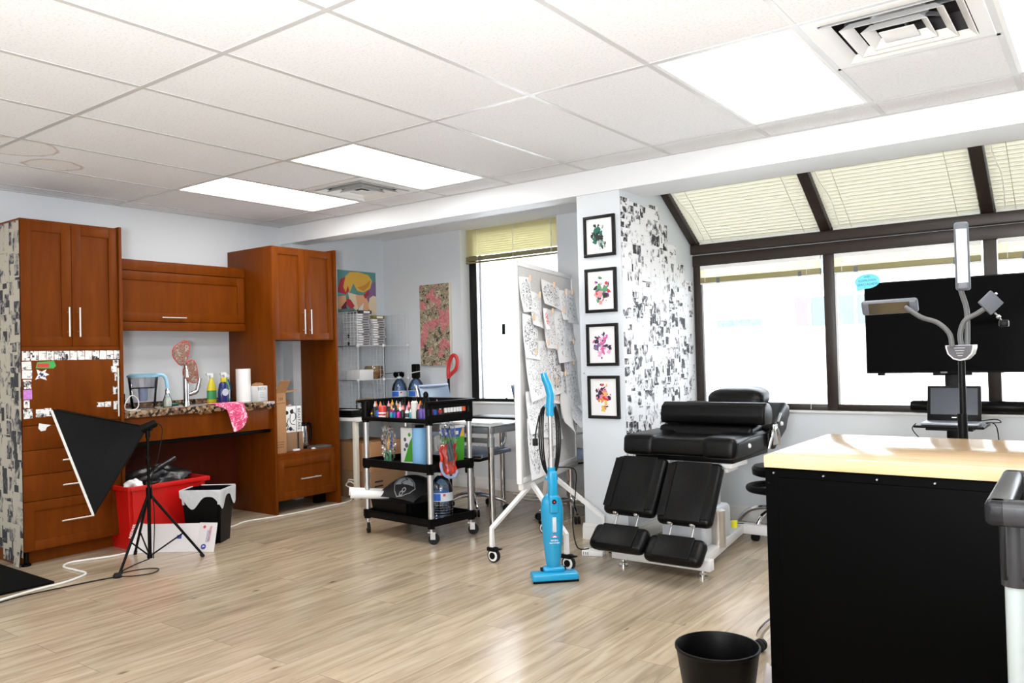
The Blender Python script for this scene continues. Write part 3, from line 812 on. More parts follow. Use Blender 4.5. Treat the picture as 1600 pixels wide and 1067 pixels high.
# right tall cabinet
t = thing('tall_cabinet', 'tall cherry cabinet right of the counter with open niche between two doors and a drawer', 'cabinet', (0.1, 2.51, 0))
b = MB(); b.box(XL, 2.180, 0, XF-0.002, 2.204, 2.168, bev=0.0015); b.build('side_panel', 'cherry', t)
b = MB(); b.box(XL, 2.818, 0, XF+0.012, 2.842, 2.185, bev=0.0015); b.build('side_panel', 'cherry', t)
b = MB(); b.box(-0.045, 2.204, 1.41, XF-0.022, 2.818, 2.165); b.build('upper_box', 'cherry', t)
b = MB(); b.box(-0.045, 2.204, 0.46, XF-0.012, 2.818, 0.485, bev=0.001); b.box(-0.045, 2.204, 0.10, XF-0.03, 2.818, 0.455); b.box(XF-0.03, 2.204, 0.433, XF-0.008, 2.818, 0.462)
b.build('lower_box', 'cherry', t)
b = MB(); b.box(0.21, 2.70, 0.0, 0.26, 2.80, 0.10); b.build('plinth_block', plast, t)
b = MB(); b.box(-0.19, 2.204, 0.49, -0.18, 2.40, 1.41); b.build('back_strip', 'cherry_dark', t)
for (ya, yb2, hy) in ((2.184, 2.507, 2.482), (2.511, 2.816, 2.548)):
    b = MB(); shaker(b, ya, yb2, 1.406, 2.166, XF); d = b.build('door', 'cherry', t)
    handle(d, (XF, hy, 1.475), (XF, hy, 1.64))
b = MB(); shaker(b, 2.207, 2.815, 0.105, 0.432, XF-0.006); d = b.build('drawer', 'cherry', t)
handle(d, (XF-0.006, 2.43, 0.262), (XF-0.006, 2.60, 0.262))

# stickers on the flat door of the left cabinet
def card_proto(name, w, h, m, th=0.0006):
    b = MB(); b.box(-w/2, -h/2, 0, w/2, h/2, th); return b, name, m
def sheet(name, w, h, m, label, cat, group, M, th=0.0006):
    b = MB(); b.box(-w/2, -h/2, 0, w/2, h/2, th)
    me = bpy.data.meshes.new(name); b.bm.to_mesh(me); b.bm.free(); me.materials.append(MATS[m] if isinstance(m, str) else m)
    o = bpy.data.objects.new(name, me); C.objects.link(o); o.matrix_world = M
    return tag(o, label, cat, group)
def sheet_copy(o, M, sx=1, sy=1, label=None, group=None):
    c = o.copy(); C.objects.link(c); c.matrix_world = M @ Matrix.Diagonal((sx, sy, 1, 1))
    if label: c['label'] = label
    if group: c['group'] = group
    return c
def MX(y, z, x=XF+0.0005, rot=0):        # card on a plane facing +x
    return FR((x, y, z), (0, math.cos(rot), math.sin(rot)), (0, -math.sin(rot), math.cos(rot)))
st = None
spots = [(0.345+0.0475*k, 1.305, 0.044, 0.058) for k in range(13)]
spots += [(0.348, 1.245, 0.055, 0.05), (0.350, 1.190, 0.058, 0.052), (0.350, 1.128, 0.048, 0.058), (0.345, 1.005, 0.034, 0.05), (0.352, 0.945, 0.052, 0.058)]
spots += [(0.905, 1.250, 0.038, 0.04), (0.893, 1.208, 0.038, 0.042), (0.912, 1.155, 0.034, 0.05), (0.903, 1.065, 0.042, 0.052), (0.903, 0.965, 0.036, 0.055)]
spots += [(0.425, 0.945, 0.055, 0.05), (0.468, 0.948, 0.04, 0.05), (0.80, 0.975, 0.05, 0.03), (0.848, 0.975, 0.04, 0.035)]
for si, (y, z, w, h) in enumerate(spots):
    M = MX(y, z, rot=random.uniform(-0.05, 0.05))
    if si < 13: lb = 'small black-and-white sticker, %s from the left in the top row of the flat door' % ORD[si+1]
    elif si < 18: lb = 'black-and-white sticker on the left edge of the flat door, %s below the top row' % ORD[si-12]
    elif si < 23: lb = 'black-and-white sticker on the right edge of the flat door, %s below the top row' % ORD[si-17]
    else: lb = 'black-and-white sticker along the bottom of the flat cabinet door, %s from the left' % ORD[si-22]
    if st is None: st = sheet('comic_sticker', 1, 1, 'comic_sticker', lb, 'sticker', 'stickers around the flat door', M @ Matrix.Diagonal((w, h, 1, 1)))
    else: sheet_copy(st, M, w, h, label=lb)
sheet('violet_sticker', 0.05, 0.06, mat('violet_print', (0.55, 0.22, 0.62), 0.6, noise=0.5, nscale=60), 'violet and white sticker low on the left edge of the flat cabinet door', 'sticker', None, MX(0.352, 1.065))
b = MB(); Mq = MX(0.46, 1.245)
b.prism([(-0.06, -0.018), (0.045, -0.022), (0.062, -0.005), (0.05, 0.026), (-0.05, 0.02)], 0.0006, Mq, 0)
b.prism([(-0.052, -0.012), (0.02, -0.014), (0.02, 0.012), (-0.05, 0.012)], 0.001, Mq, 1)
tag(b.build('green_edged_sticker', [mat('lime', (0.05, 0.4, 0.08), 0.5), mat('tomato', (0.6, 0.05, 0.04), 0.5)]), 'red sticker with green edge at the top left of the flat cabinet door', 'sticker')
b = MB(); Mq = MX(0.435, 1.185)
b.prism([(-0.04, -0.03), (-0.01, -0.02), (0.03, -0.035), (0.02, -0.01), (0.045, 0.0), (0.02, 0.015), (0.03, 0.035), (0.0, 0.02), (-0.03, 0.035), (-0.022, 0.0)], 0.0006, Mq, 0)
for k in range(8):
    x, y = random.uniform(-0.02, 0.02), random.uniform(-0.015, 0.018)
    b.prism([(x-0.007, y-0.004), (x+0.008, y-0.006), (x+0.004, y+0.007)], 0.001, Mq, 1)
tag(b.build('spiky_sticker', [paper, mat('navy_ink', (0.03, 0.04, 0.15), 0.5)]), 'spiky blue and white sticker under the red and green one', 'sticker')
b = MB(); b.prism([(-0.03, -0.01), (-0.015, -0.03), (0.012, -0.028), (0.02, -0.008), (0.045, 0.004), (0.01, 0.012), (-0.025, 0.02)], 0.001, MX(0.44, 0.862, x=XF+0.001))
tag(b.build('torn_paper', paper), 'torn scrap of white paper under the sticker border', 'paper scrap')

# comic pages on the side of the left cabinet (faces -y)
def MY(x, z, y, rot=0): return FR((x, y, z), (math.cos(rot), 0, math.sin(rot)), (-math.sin(rot), 0, math.cos(rot)))
pg = None
for ci, xc in enumerate((0.318, 0.175, 0.03, -0.11)):
    z = 2.15; k = 0
    while z > 0.10:
        k += 1
        h = min(random.choice((0.17, 0.19, 0.2)), z-0.02)
        M = MY(xc, z-h/2, 0.3175, random.uniform(-0.008, 0.008))
        lb = 'yellowed comic page on cabinet end, %s from top, %s column from front' % (ORD[k], ORD[ci+1])
        if pg is None: pg = sheet('comic_page', 1, 1, 'comic_page_aged', lb, 'comic page', 'comic pages on the cabinet end', M @ Matrix.Diagonal((0.148, h-0.001, 1, 1)))
        else: sheet_copy(pg, M, 0.148, h-0.001, label=lb)
        z -= h
sheet('comic_page', 1, 1, 'comic_page_aged', 'loose comic page curling off the bottom of the far-left cabinet end', 'comic page', None, FR((0.335, 0.305, 0.075), (1, -0.08, 0.05), (0.02, 0.1, 1)) @ Matrix.Diagonal((0.10, 0.14, 1, 1)))

# =================================================================== THINGS ON THE WORKTOP
ZT = 0.918
# water filter jug
t = thing('water_filter_jug', 'clear water filter jug with pale blue lid and handle on the granite worktop', 'jug', (0.13, 1.24, ZT), math.radians(72), local=True)
b = MB(); b.lathe([(0.062, 0.002), (0.068, 0.01), (0.074, 0.12), (0.084, 0.225)], sx=1.25, sy=0.85, seg=28, cap=False); b.lathe([(0.062, 0.0), (0.062, 0.004)], sx=1.25, sy=0.85, seg=28); b.build('jug_body', 'smoky_plastic', t)
b = MB(); b.lathe([(0.06, 0.14), (0.074, 0.15), (0.080, 0.222)], sx=1.25, sy=0.85, seg=28, cap=False); b.lathe([(0.074, 0.143), (0.074, 0.147)], sx=1.25, sy=0.85, seg=28); b.build('hopper', 'smoky_plastic', t)
bl = mat('pale_blue_plastic', (0.20, 0.42, 0.55), 0.35)
b = MB(); b.lathe([(0.025, 0.05), (0.03, 0.06), (0.034, 0.145)], seg=18); b.build('filter_cartridge', mat('filter_blue', (0.30, 0.40, 0.62), 0.4), t)
b = MB(); b.lathe([(0.088, 0.225), (0.088, 0.238), (0.07, 0.25)], sx=1.25, sy=0.85, seg=28); b.build('lid', bl, t)
b = MB(); b.tube([(0.085, 0, 0.238), (0.135, 0, 0.235), (0.158, 0, 0.2), (0.166, 0, 0.13), (0.168, 0, 0.09)], 0.013, smooth_n=5); b.build('handle', mat('sky_handle', (0.30, 0.58, 0.80), 0.3), t)
# small glass soap bottle beside
t = thing('soap_bottle', 'small clear glass soap bottle to the right of the water jug', 'bottle', (0.22, 1.375, ZT), 0, local=True)
b = MB(); b.lathe([(0.032, 0.0), (0.034, 0.01), (0.033, 0.045), (0.018, 0.09), (0.014, 0.10)], seg=18); b.build('body', 'clear_glass', t)
b = MB(); b.lathe([(0.028, 0.005), (0.028, 0.04), (0.016, 0.07)], seg=16); b.build('soap', mat('pearl_soap', (0.75, 0.74, 0.6), 0.3), t)
b = MB(); b.lathe([(0.016, 0.10), (0.016, 0.125), (0.008, 0.135)], seg=12); b.build('cap', chrome, t)
# tumbler, cup on the left
t = thing('patterned_cup', 'tall glass with orange and pink pattern at the left end of the worktop', 'cup', (0.20, 1.005, ZT), 0, local=True)
b = MB(); b.lathe([(0.026, 0), (0.028, 0.01), (0.033, 0.15)], seg=18, cap=False); b.lathe([(0.027, 0), (0.027, 0.004)], seg=18); b.build('glass', 'clear_glass', t)
b = MB(); b.lathe([(0.0275, 0.03), (0.0335, 0.14)], seg=18, cap=False); b.build('pattern_band', mat_splat('cup_pattern', [(0.8, 0.7, 0.55), (0.7, 0.12, 0.2), (0.8, 0.4, 0.1), (0.85, 0.8, 0.7)], 40), t)
b = MB(); b.box(0.09, 1.085, ZT, 0.115, 1.115, ZT+0.11, bev=0.003); tag(b.build('black_canister', plast), 'slim black canister behind the water jug', 'canister')
b = MB(); b.tube([(0.30, 1.00, ZT+0.006), (0.33, 1.06, ZT+0.004), (0.28, 1.12, ZT+0.02), (0.24, 1.14, ZT+0.07), (0.25, 1.09, ZT+0.10), (0.28, 1.03, ZT+0.05), (0.33, 1.01, ZT+0.005), (0.405, 1.07, ZT+0.002)], 0.0035, smooth_n=6, seg=6)
tag(b.build('white_cable', cordw), 'looped white cable lying at the left end of the worktop', 'cable')
# green sponge/dish
b = MB(); b.lathe([(0.06, 0), (0.068, 0.01), (0.064, 0.018), (0.02, 0.022)], (0.05, 1.49, ZT), seg=24)
tag(b.build('green_dish', mat('dark_green', (0.01, 0.12, 0.08), 0.5)), 'flat dark green round dish left of the tap', 'dish')
# tap
t = thing('tap', 'tall chrome kitchen tap with a lever, standing on the granite worktop', 'tap', (0.12, 1.585, ZT), 0, local=True)
b = MB(); b.cyl((0, 0, 0), (0, 0, 0.03), 0.028, 0.026, 20); b.cyl((0, 0, 0.03), (0, 0.0, 0.30), 0.023, seg=18); b.build('column', chrome, t)
b = MB(); b.tube([(0, 0, 0.27), (0.0, -0.005, 0.32), (0.03, -0.03, 0.325), (0.075, -0.045, 0.29), (0.09, -0.05, 0.25)], 0.014, smooth_n=5, seg=14); b.cyl((0.09, -0.05, 0.265), (0.097, -0.053, 0.21), 0.014, 0.017, 14); b.build('spout', chrome, t)
b = MB(); b.cyl((0, 0, 0.075), (0, 0.05, 0.085), 0.015, seg=14); b.tube([(0, 0.045, 0.085), (0, 0.085, 0.10), (0, 0.105, 0.15), (0, 0.115, 0.20)], [0.017]*4, smooth_n=4); b.build('lever', chrome, t)
# cloth visor / sieve thing hanging on tap: red-edged mesh pads
def pad(name, c, w, h, tilt, label):
    t = thing(name, label, 'dishcloth', c)
    M = FR(c, (0.25, math.cos(tilt), -math.sin(tilt)), (0.1, math.sin(tilt), math.cos(tilt)))
    b = MB(); pts = []
    for k in range(20):
        a = 2*PI*k/20; r = 1-0.12*math.cos(3*a)
        pts.append((w*r*math.cos(a), h*r*math.sin(a)))
    b.prism(pts, 0.008, M); b.build('padding', 'quilt', t)
    b = MB(); b.tube([M @ Vector((x*1.02, y*1.02, 0.004)) for x, y in pts], 0.0045, closed=True, seg=8); b.build('piping', mat('red_piping', (0.5, 0.02, 0.02), 0.6), t)
mat_splat('quilt', [(0.12, 0.09, 0.07), (0.24, 0.21, 0.18), (0.30, 0.05, 0.03), (0.20, 0.15, 0.10), (0.34, 0.31, 0.28)], 34)
pad('oven_mitt', (0.16, 1.528, 1.318), 0.058, 0.088, 0.22, 'upper quilted oven mitt with red edge hung over the tap')
pad('oven_mitt', (0.165, 1.60, 1.17), 0.052, 0.085, -0.2, 'lower quilted oven mitt with red edge hung behind the tap column')
# spray bottles
def sprayer(y, x, body, liquid, label, h=0.17):
    t = thing('spray_bottle', label, 'spray bottle', (x, y, ZT), 0, 'cleaning sprays beside the paper towel', local=True)
    b = MB(); b.lathe([(0.034, 0), (0.038, 0.008), (0.038, h*0.62), (0.03, h*0.8), (0.016, h), (0.015, h+0.015)], seg=18, sx=0.75); b.build('bottle', body, t)
    b = MB(); b.lathe([(0.0385, 0.03), (0.0385, h*0.55)], seg=18, sx=0.76, cap=False); b.build('label_band', liquid, t)
    b = MB(); b.box(-0.012, -0.014, h+0.015, 0.012, 0.014, h+0.05, bev=0.004); b.box(-0.01, -0.045, h+0.035, 0.01, 0.01, h+0.058, bev=0.004)
    b.box(-0.005, -0.035, h+0.0, 0.005, -0.028, h+0.035); b.build('trigger', mat('clear_white', (0.7, 0.72, 0.72), 0.3), t)
    return t
sprayer(1.815, 0.10, mat('yellow_liquid', (0.65, 0.55, 0.02), 0.3), mat('green_label', (0.05, 0.3, 0.1), 0.5), 'yellow spray bottle with clear trigger, mostly behind the dark blue bottle', 0.18)
sprayer(1.925, 0.12, mat('lime_liquid', (0.18, 0.4, 0.12), 0.3), mat('white_label', (0.7, 0.7, 0.72), 0.5), 'green spray bottle with white label just left of the paper towel', 0.18)
sprayer(1.99, 0.05, mat('teal_liquid', (0.02, 0.12, 0.3), 0.3), mat('dark_label', (0.03, 0.03, 0.04), 0.5), 'dark blue spray bottle half hidden behind the paper towel', 0.165)
t = thing('detergent_bottle', 'dark navy detergent bottle with round silver label on the worktop', 'bottle', (0.22, 1.84, ZT), 0, local=True)
b = MB(); b.lathe([(0.04, 0), (0.044, 0.01), (0.046, 0.08), (0.034, 0.15), (0.02, 0.165)], seg=22, sx=0.7); b.build('bottle', mat('navy_plastic', (0.006, 0.015, 0.11), 0.25), t)
b = MB(); b.lathe([(0.02, 0.165), (0.022, 0.17), (0.022, 0.195), (0.012, 0.2)], seg=16); b.build('cap', mat('yellow_cap', (0.7, 0.55, 0.02), 0.4), t)
b = MB(); b.lathe([(0.0, 0.0), (0.028, 0.0), (0.028, 0.002), (0, 0.002)], seg=20, M=FR((0.033, -0.004, 0.085), (0, 1, 0), (0.08, 0, 1))); b.build('round_label', mat('silver_label', (0.5, 0.55, 0.65), 0.4), t)
# paper towel
t = thing('paper_towel_roll', 'upright white paper towel roll near the right end of the worktop', 'paper roll', (0.20, 2.035, ZT), 0, local=True)
b = MB(); b.lathe([(0.020, 0.0), (0.056, 0.0), (0.057, 0.262), (0.020, 0.262)], seg=32, cap=False); b.box(0.0, 0.045, 0.002, 0.012, 0.062, 0.26); b.build('paper', paper, t)
b = MB(); b.lathe([(0.017, 0.0), (0.019, 0.0), (0.019, 0.263), (0.017, 0.263)], seg=18, cap=False); b.build('core', card, t)
# filter box with printed name
t = thing('filter_carton', 'white printed filter carton at the right end of the worktop against the cabinet', 'box', (0.24, 2.125, ZT))
b = MB(); b.box(0.20, 2.092, ZT, 0.32, 2.176, ZT+0.122, bev=0.001); b.build('carton', mat('carton_white', (0.72, 0.74, 0.76), 0.6), t)
b = MB(); b.text('BRITA', 0.036, FR((0.3205, 2.122, ZT+0.098), (0, 1, 0), (0, 0, 1)), ext=0.0003, sx=0.8)
for k in range(4): b.box(0.3203, 2.10, ZT+0.065-k*0.012, 0.3206, 2.14+0.006*(k % 2), ZT+0.067-k*0.012)
b.build('print', mat('print_grey', (0.12, 0.15, 0.2), 0.6), t)
b = MB(); b.prism([(2.10, 0), (2.17, 0.004), (2.165, 0.018), (2.14, 0.026), (2.105, 0.016)], 0.06, FR((0.22, 0, ZT+0.122), (0, 1, 0), (0, 0, 1)))
tag(b.build('crumpled_paper_bag', card), 'scrap of brown paper lying on the white filter carton', 'paper scrap')
# pink cloth
t = thing('pink_cloth', 'bright pink patterned cloth draped over the front edge of the worktop', 'cloth', (0.38, 1.78, 0.75))
b = MB()
def cl(u, v):
    y = 1.625+0.235*u+0.05*v
    if v < 0.35:
        k = v/0.35; x = 0.25+0.165*k; z = ZT+0.006+0.012*math.sin(u*7)*k*(1-k)*2
    else:
        k = (v-0.35)/0.65; x = 0.418+0.018*abs(math.sin(u*6.5))+0.005*k; z = ZT+0.004-0.215*k*(0.55+0.45*math.sin(PI*min(1, 0.15+u*0.95)))
        y += 0.04*k*math.sin(u*3)
    if u < 0.3 and v > 0.35: z = max(z, ZT-0.08*k*3*u-0.01)
    return (x, y, z)
b.grid(cl, 26, 26); b.build('fabric', mat_splat('pink_pattern', [(0.85, 0.35, 0.5), (0.72, 0.06, 0.19), (0.72, 0.05, 0.18), (0.78, 0.12, 0.25), (0.9, 0.6, 0.7)], 26), t)
b = MB(); b.cyl((0.35, 1.55, ZT-0.056), (0.40, 1.62, ZT-0.054), 0.004, seg=6)
for (y0, y1) in ((1.52, 1.56), (1.93, 2.0), (2.12, 2.17)):
    b.prism([(y0, 0), (y1, 0), (y1-0.01, -0.012), (y0+0.02, -0.016)], 0.003, FR((0.378, 0, 0.868), (0, 1, 0), (0, 0, 1)))
o = b.build('peeling_edge', mat('chipboard', (0.42, 0.25, 0.12), 0.8), bpy.data.objects['knee_space_counter'])

# =================================================================== THINGS IN THE RIGHT CABINET'S NICHE
ZN = 0.485
t = thing('open_carton', 'tall narrow cardboard carton with open flaps at the left of the cabinet niche', 'box', (0.24, 2.27, ZN))
b = MB(); b.box(0.10, 2.212, ZN, 0.37, 2.315, ZN+0.49, bev=0.002); b.build('carton', card, t)
b = MB(); b.box(-0.001, 0, 0, 0.12, 0.10, 0.004, M=FR((0.37, 2.213, ZN+0.49), (0.55, 0, 0.8), (0, 1, 0)))
b.box(0, 0, 0, 0.10, 0.12, 0.004, M=FR((0.27, 2.315, ZN+0.49), (1, 0, 0), (0, 1, 0.12)))
b.build('flap', card, t)
b = MB(); b.text('220', 0.03, FR((0.3705, 2.263, ZN+0.44), (0, 1, 0), (0, 0, 1)), ext=0.0003)
for k in range(3): b.box(0.3703, 2.225, ZN+0.05+k*0.02, 0.3707, 2.29, ZN+0.053+k*0.02)
b.box(0.3703, 2.222, ZN+0.405, 0.3707, 2.306, ZN+0.408); b.build('print', inkblk, t)
t = thing('small_wooden_crate', 'brown box inside the niche supporting the comic box set', 'box', (0.22, 2.43, ZN))
b = MB(); b.box(0.12, 2.325, ZN, 0.31, 2.53, ZN+0.155, bev=0.002); b.build('box_body', card_d, t)
b = MB(); b.box(0.311, 2.47, ZN+0.01, 0.313, 2.485, ZN+0.15); b.build('strip', inkblk, t)
t = thing('book_slipcase', 'white and black comic box set standing on the brown box in the niche', 'box set', (0.24, 2.43, ZN+0.155))
b = MB(); b.box(0.14, 2.328, ZN+0.156, 0.31, 2.515, ZN+0.37, bev=0.001); b.build('slipcase', paper, t)
b = MB()
Mx = FR((0.3105, 2.328, ZN+0.156), (0, 1, 0), (0, 0, 1))
def blob2(cx, cy, r, n=9, j=0.3): return [(cx+r*(1+random.uniform(-j, j))*math.cos(2*PI*k/n), cy+r*(1+random.uniform(-j, j))*math.sin(2*PI*k/n)) for k in range(n)]
for (cx, cy, r) in ((0.035, 0.165, 0.018), (0.09, 0.172, 0.02), (0.03, 0.06, 0.012), (0.075, 0.03, 0.016)): b.prism(blob2(cx, cy, r), 0.0006, Mx)
for pts in ([(0.01, 0.14), (0.02, 0.09), (0.04, 0.08), (0.055, 0.12)], [(0.075, 0.15), (0.07, 0.10), (0.085, 0.07), (0.12, 0.06)], [(0.09, 0.17), (0.125, 0.15), (0.125, 0.11), (0.10, 0.09)], [(0.005, 0.04), (0.03, 0.02), (0.06, 0.03), (0.11, 0.015)], [(0.035, 0.02), (0.05, 0.05), (0.04, 0.08)]):
    b.tube([Mx @ Vector((x, y, 0.0005)) for x, y in pts], 0.003, smooth_n=4, seg=5)
b.prism([(0.133, 0.0), (0.1375, 0.0), (0.1375, 0.214), (0.133, 0.214)], 0.0006, Mx)
b.text('BEASTARS', 0.040, FR((0.311, 2.488, ZN+0.263), (0, 0, -1), (0, 1, 0)), ext=0.0004, sx=1.0)
b.build('print', inkblk, t)
t = thing('clipboard', 'brown clipboard with papers leaning behind the comic box set', 'clipboard', (0.15, 2.50, ZN))
b = MB(); b.box(0, 0, 0, 0.22, 0.38, 0.004, M=FR((0.12, 2.42, ZN+0.02), (0, 1, 0.1), (-0.25, -0.1, 1))); b.build('board', card, t)
b = MB(); b.box(0.20, 0.05, 0.004, 0.232, 0.34, 0.008, M=FR((0.12, 2.42, ZN+0.02), (0, 1, 0.1), (-0.25, -0.1, 1))); b.build('papers', paper, t)
b = MB(); b.box(0.09, 0.36, 0.004, 0.15, 0.39, 0.012, M=FR((0.12, 2.42, ZN+0.02), (0, 1, 0.1), (-0.25, -0.1, 1)), bev=0.003); b.cyl((0.03, 2.505, ZN+0.40), (0.03, 2.505, ZN+0.43), 0.012); b.build('clip', inkblk, t)
t = thing('electric_kettle', 'small black and steel kettle at the right of the cabinet niche', 'kettle', (0.22, 2.60, ZN), 0, local=True)
b = MB(); b.lathe([(0.045, 0.02), (0.05, 0.03), (0.046, 0.12), (0.036, 0.19)], seg=22); b.build('body', chrome, t)
b = MB(); b.lathe([(0.052, 0), (0.052, 0.02)], seg=22); b.build('base', plast, t)
b = MB(); b.lathe([(0.038, 0.19), (0.034, 0.21), (0.01, 0.222)], seg=22); b.build('lid', plast, t)
b = MB(); b.tube([(0, 0.03, 0.205), (0, 0.075, 0.2), (0, 0.085, 0.13), (0, 0.07, 0.06), (0, 0.048, 0.04)], 0.011, smooth_n=4); b.build('handle', plast, t)
b = MB(); b.box(0.30, 2.42, ZN, 0.33, 2.48, ZN+0.014, bev=0.002); tag(b.build('eraser', paper), 'small white block on the niche shelf edge', 'eraser')
t = thing('closed_laptop', 'thin dark grey slab lying flat at the right of the niche shelf', 'tablet', (0.28, 2.68, ZN))
b = MB(); b.box(0.24, 2.60, ZN, 0.37, 2.79, ZN+0.018, bev=0.004); b.build('slab', mat('slate', (0.09, 0.09, 0.09), 0.4), t)
b = MB(); b.box(0.355, 2.575, ZN, 0.37, 2.62, ZN+0.012, bev=0.002); b.build('plug', paper, t)

# =================================================================== FLOOR ITEMS AT LEFT
# red tote
t = thing('red_storage_tote', 'large red plastic tote under the counter, heaped with black bags', 'storage bin', (0.50, 1.16, 0))
b = MB()
def tub(b, x0, y0, x1, y1, h, inset, th=0.004, rim=0.014, mi=0):
    v0 = [(x0+inset, y0+inset, 0), (x1-inset, y0+inset, 0), (x1-inset, y1-inset, 0), (x0+inset, y1-inset, 0)]
    v1 = [(x0, y0, h), (x1, y0, h), (x1, y1, h), (x0, y1, h)]
    v2 = [(x0+rim, y0+rim, h), (x1-rim, y0+rim, h), (x1-rim, y1-rim, h), (x0+rim, y1-rim, h)]
    v3 = [(x0+inset+th, y0+inset+th, th), (x1-inset-th, y0+inset+th, th), (x1-inset-th, y1-inset-th, th), (x0+inset+th, y1-inset-th, th)]
    vs = v0+v1+v2+v3; fs = [(3, 2, 1, 0), (12, 13, 14, 15)]
    for k in range(4):
        l = (k+1) % 4
        fs += [(k, l, 4+l, 4+k), (4+k, 4+l, 8+l, 8+k), (8+k, 8+l, 12+l, 12+k)]
    bv, ff = b._geo(vs, fs, mi)
    es = [e for e in {e for f in ff for e in f.edges} if abs(e.verts[0].co.z-e.verts[1].co.z) > 0.02]
    bmesh.ops.bevel(b.bm, geom=es, offset=0.02, segments=4, affect='EDGES', clamp_overlap=True)
    return b
tub(b, 0.17, 0.885, 0.585, 1.455, 0.425, 0.035); b.build('tub', redp, t)
b = MB()
for (a0, b0, a1, b1) in ((0.155, 0.87, 0.60, 0.89), (0.155, 1.45, 0.60, 1.47), (0.155, 0.89, 0.175, 1.45), (0.58, 0.89, 0.60, 1.45)): b.box(a0, b0, 0.397, a1, b1, 0.428, bev=0.005)
b.build('rim', redp, t)
def heap(name, c, sx, sy, sz, m, label, cat, seed=1, amp=0.25):
    rnd = random.Random(seed); ph = [(rnd.uniform(0, 6), rnd.uniform(2, 5), rnd.uniform(2, 6)) for _ in range(6)]
    b = MB()
    def f(u, v):
        a = 2*PI*u; e = PI/2*v
        r = 1
        for (p, k1, k2) in ph: r += amp/3*math.sin(k1*a*1.0 if False else round(k1)*a+p)*math.cos(k2*e+p)
        return (c[0]+sx*r*math.cos(a)*math.cos(e), c[1]+sy*r*math.sin(a)*math.cos(e), c[2]+sz*math.sin(e)*max(0.4, r))
    b.grid(f, 40, 14); o = b.build(name, m)
    return tag(o, label, cat)
heap('black_garment_bag', (0.38, 1.18, 0.415), 0.17, 0.24, 0.10, mat('black_vinyl', (0.008, 0.008, 0.009), 0.3, bump=0.4, bscale=30), 'heap of black bags spilling over the rim of the red tote', 'bag', 3)
b = MB(); b.tube([(0.50, 1.08, 0.48), (0.50, 1.14, 0.52), (0.49, 1.22, 0.55), (0.48, 1.27, 0.57)], 0.018, smooth_n=4); b.tube([(0.54, 1.12, 0.44), (0.585, 1.06, 0.435), (0.60, 1.0, 0.44)], 0.012, smooth_n=4)
tag(b.build('folded_umbrella', MATS['black_vinyl']), 'black strap and rolled bundle on top of the bags in the red tote', 'bundle')
heap('white_tissue', (0.53, 0.94, 0.425), 0.05, 0.06, 0.04, paper, 'crumpled white tissue on the left rim of the red tote', 'tissue', 5)

# black bin with liner
bx0, by0, bx1, by1 = -0.125, -0.14, 0.125, 0.14
t = thing('lined_waste_bin', 'black square waste bin with a white plastic liner folded over its rim', 'bin', (0.735, 1.365, 0), math.radians(124), local=True)
b = MB(); tub(b, bx0, by0, bx1, by1, 0.365, 0.025); b.build('tub', plast, t)
lin = mat('bin_liner', (0.62, 0.65, 0.68), 0.25, trans=0.0, bump=0.4, bscale=40)
b = MB()
def liner(u, v):
    P = [(bx0, by0), (bx1, by0), (bx1, by1), (bx0, by1), (bx0, by0)]
    k = min(3, int(u*4)); f = u*4-k
    x = P[k][0]*(1-f)+P[k+1][0]*f; y = P[k][1]*(1-f)+P[k+1][1]*f
    cx, cy = (bx0+bx1)/2, (by0+by1)/2
    drop = 0.045+0.085*(0.5+0.5*math.sin(u*2*PI*5+0.8))**1.6
    if v < 0.35:
        q = v/0.35; z = 0.27+0.10*q; s = 0.93+0.05*q
    elif v < 0.45: z = 0.372; s = 1.0+0.2*(v-0.35)
    else:
        q = (v-0.45)/0.55; z = 0.370-drop*q; s = 1.035-0.02*q+0.008*math.sin(u*60)
    return (cx+(x-cx)*s, cy+(y-cy)*s, z)
b.grid(liner, 120, 16); b.build('liner', lin, t)

# flattened mailer box
t = thing('unfolded_mailing_carton', 'white unfolded mailing carton with red and blue print standing in front of the bins', 'carton', (0.84, 1.05, 0))
A = Vector((0.66, 0.93, 0)); B2 = Vector((1.00, 1.17, 0)); dv = (B2-A).normalized()
up = Vector((-0.30, 0.28, 1)).normalized()
H = 0.185
def panel(b, o, x, w, hh, mi=0, th=0.003): b.box(0, 0, 0, w, hh, th, M=FR(o, x, up), mi=mi)
b = MB(); panel(b, A, dv, (B2-A).length-0.06, H); b.build('middle_panel', mat('mailer_white', (0.70, 0.68, 0.68), 0.6), t)
B3 = A+dv*((B2-A).length-0.06)
d3 = (dv+Vector((0.12, -0.10, 0))).normalized()
b = MB(); M3s = FR(B3, d3, up); uo = FR(A, dv, up).to_3x3() @ Vector((0, 1, 0))
for r_ in range(3): M3s[r_][1] = uo[r_]
b.box(0, 0, 0, 0.125, H+0.004, 0.003, M=M3s); b.build('right_flap', 'mailer_white', t)
dl = Vector((-0.1, -0.9, 0.0)).normalized()
upo = FR(A, dv, up).to_3x3() @ Vector((0, 1, 0))
qs = [A, A+dl*0.085+Vector((-0.02, 0, 0)), A+dl*0.03+upo*(H+0.015)+Vector((-0.02, -0.01, 0)), A+upo*H]
nl = Vector((0.003, -0.0005, 0)); b = MB(); b._geo(qs+[q-nl for q in qs], [(0, 1, 2, 3), (7, 6, 5, 4), (0, 4, 5, 1), (1, 5, 6, 2), (2, 6, 7, 3), (3, 7, 4, 0)]); b.build('left_flap', 'mailer_white', t)
redk = mat('print_red', (0.62, 0.05, 0.07), 0.5); bluk = mat('print_blue', (0.03, 0.06, 0.35), 0.5)
M3 = FR(B3, d3, up); nn = M3.to_3x3() @ Vector((0, 0, 1)); side = 1 if nn.dot(Vector((5, -3, 1))) > 0 else -1
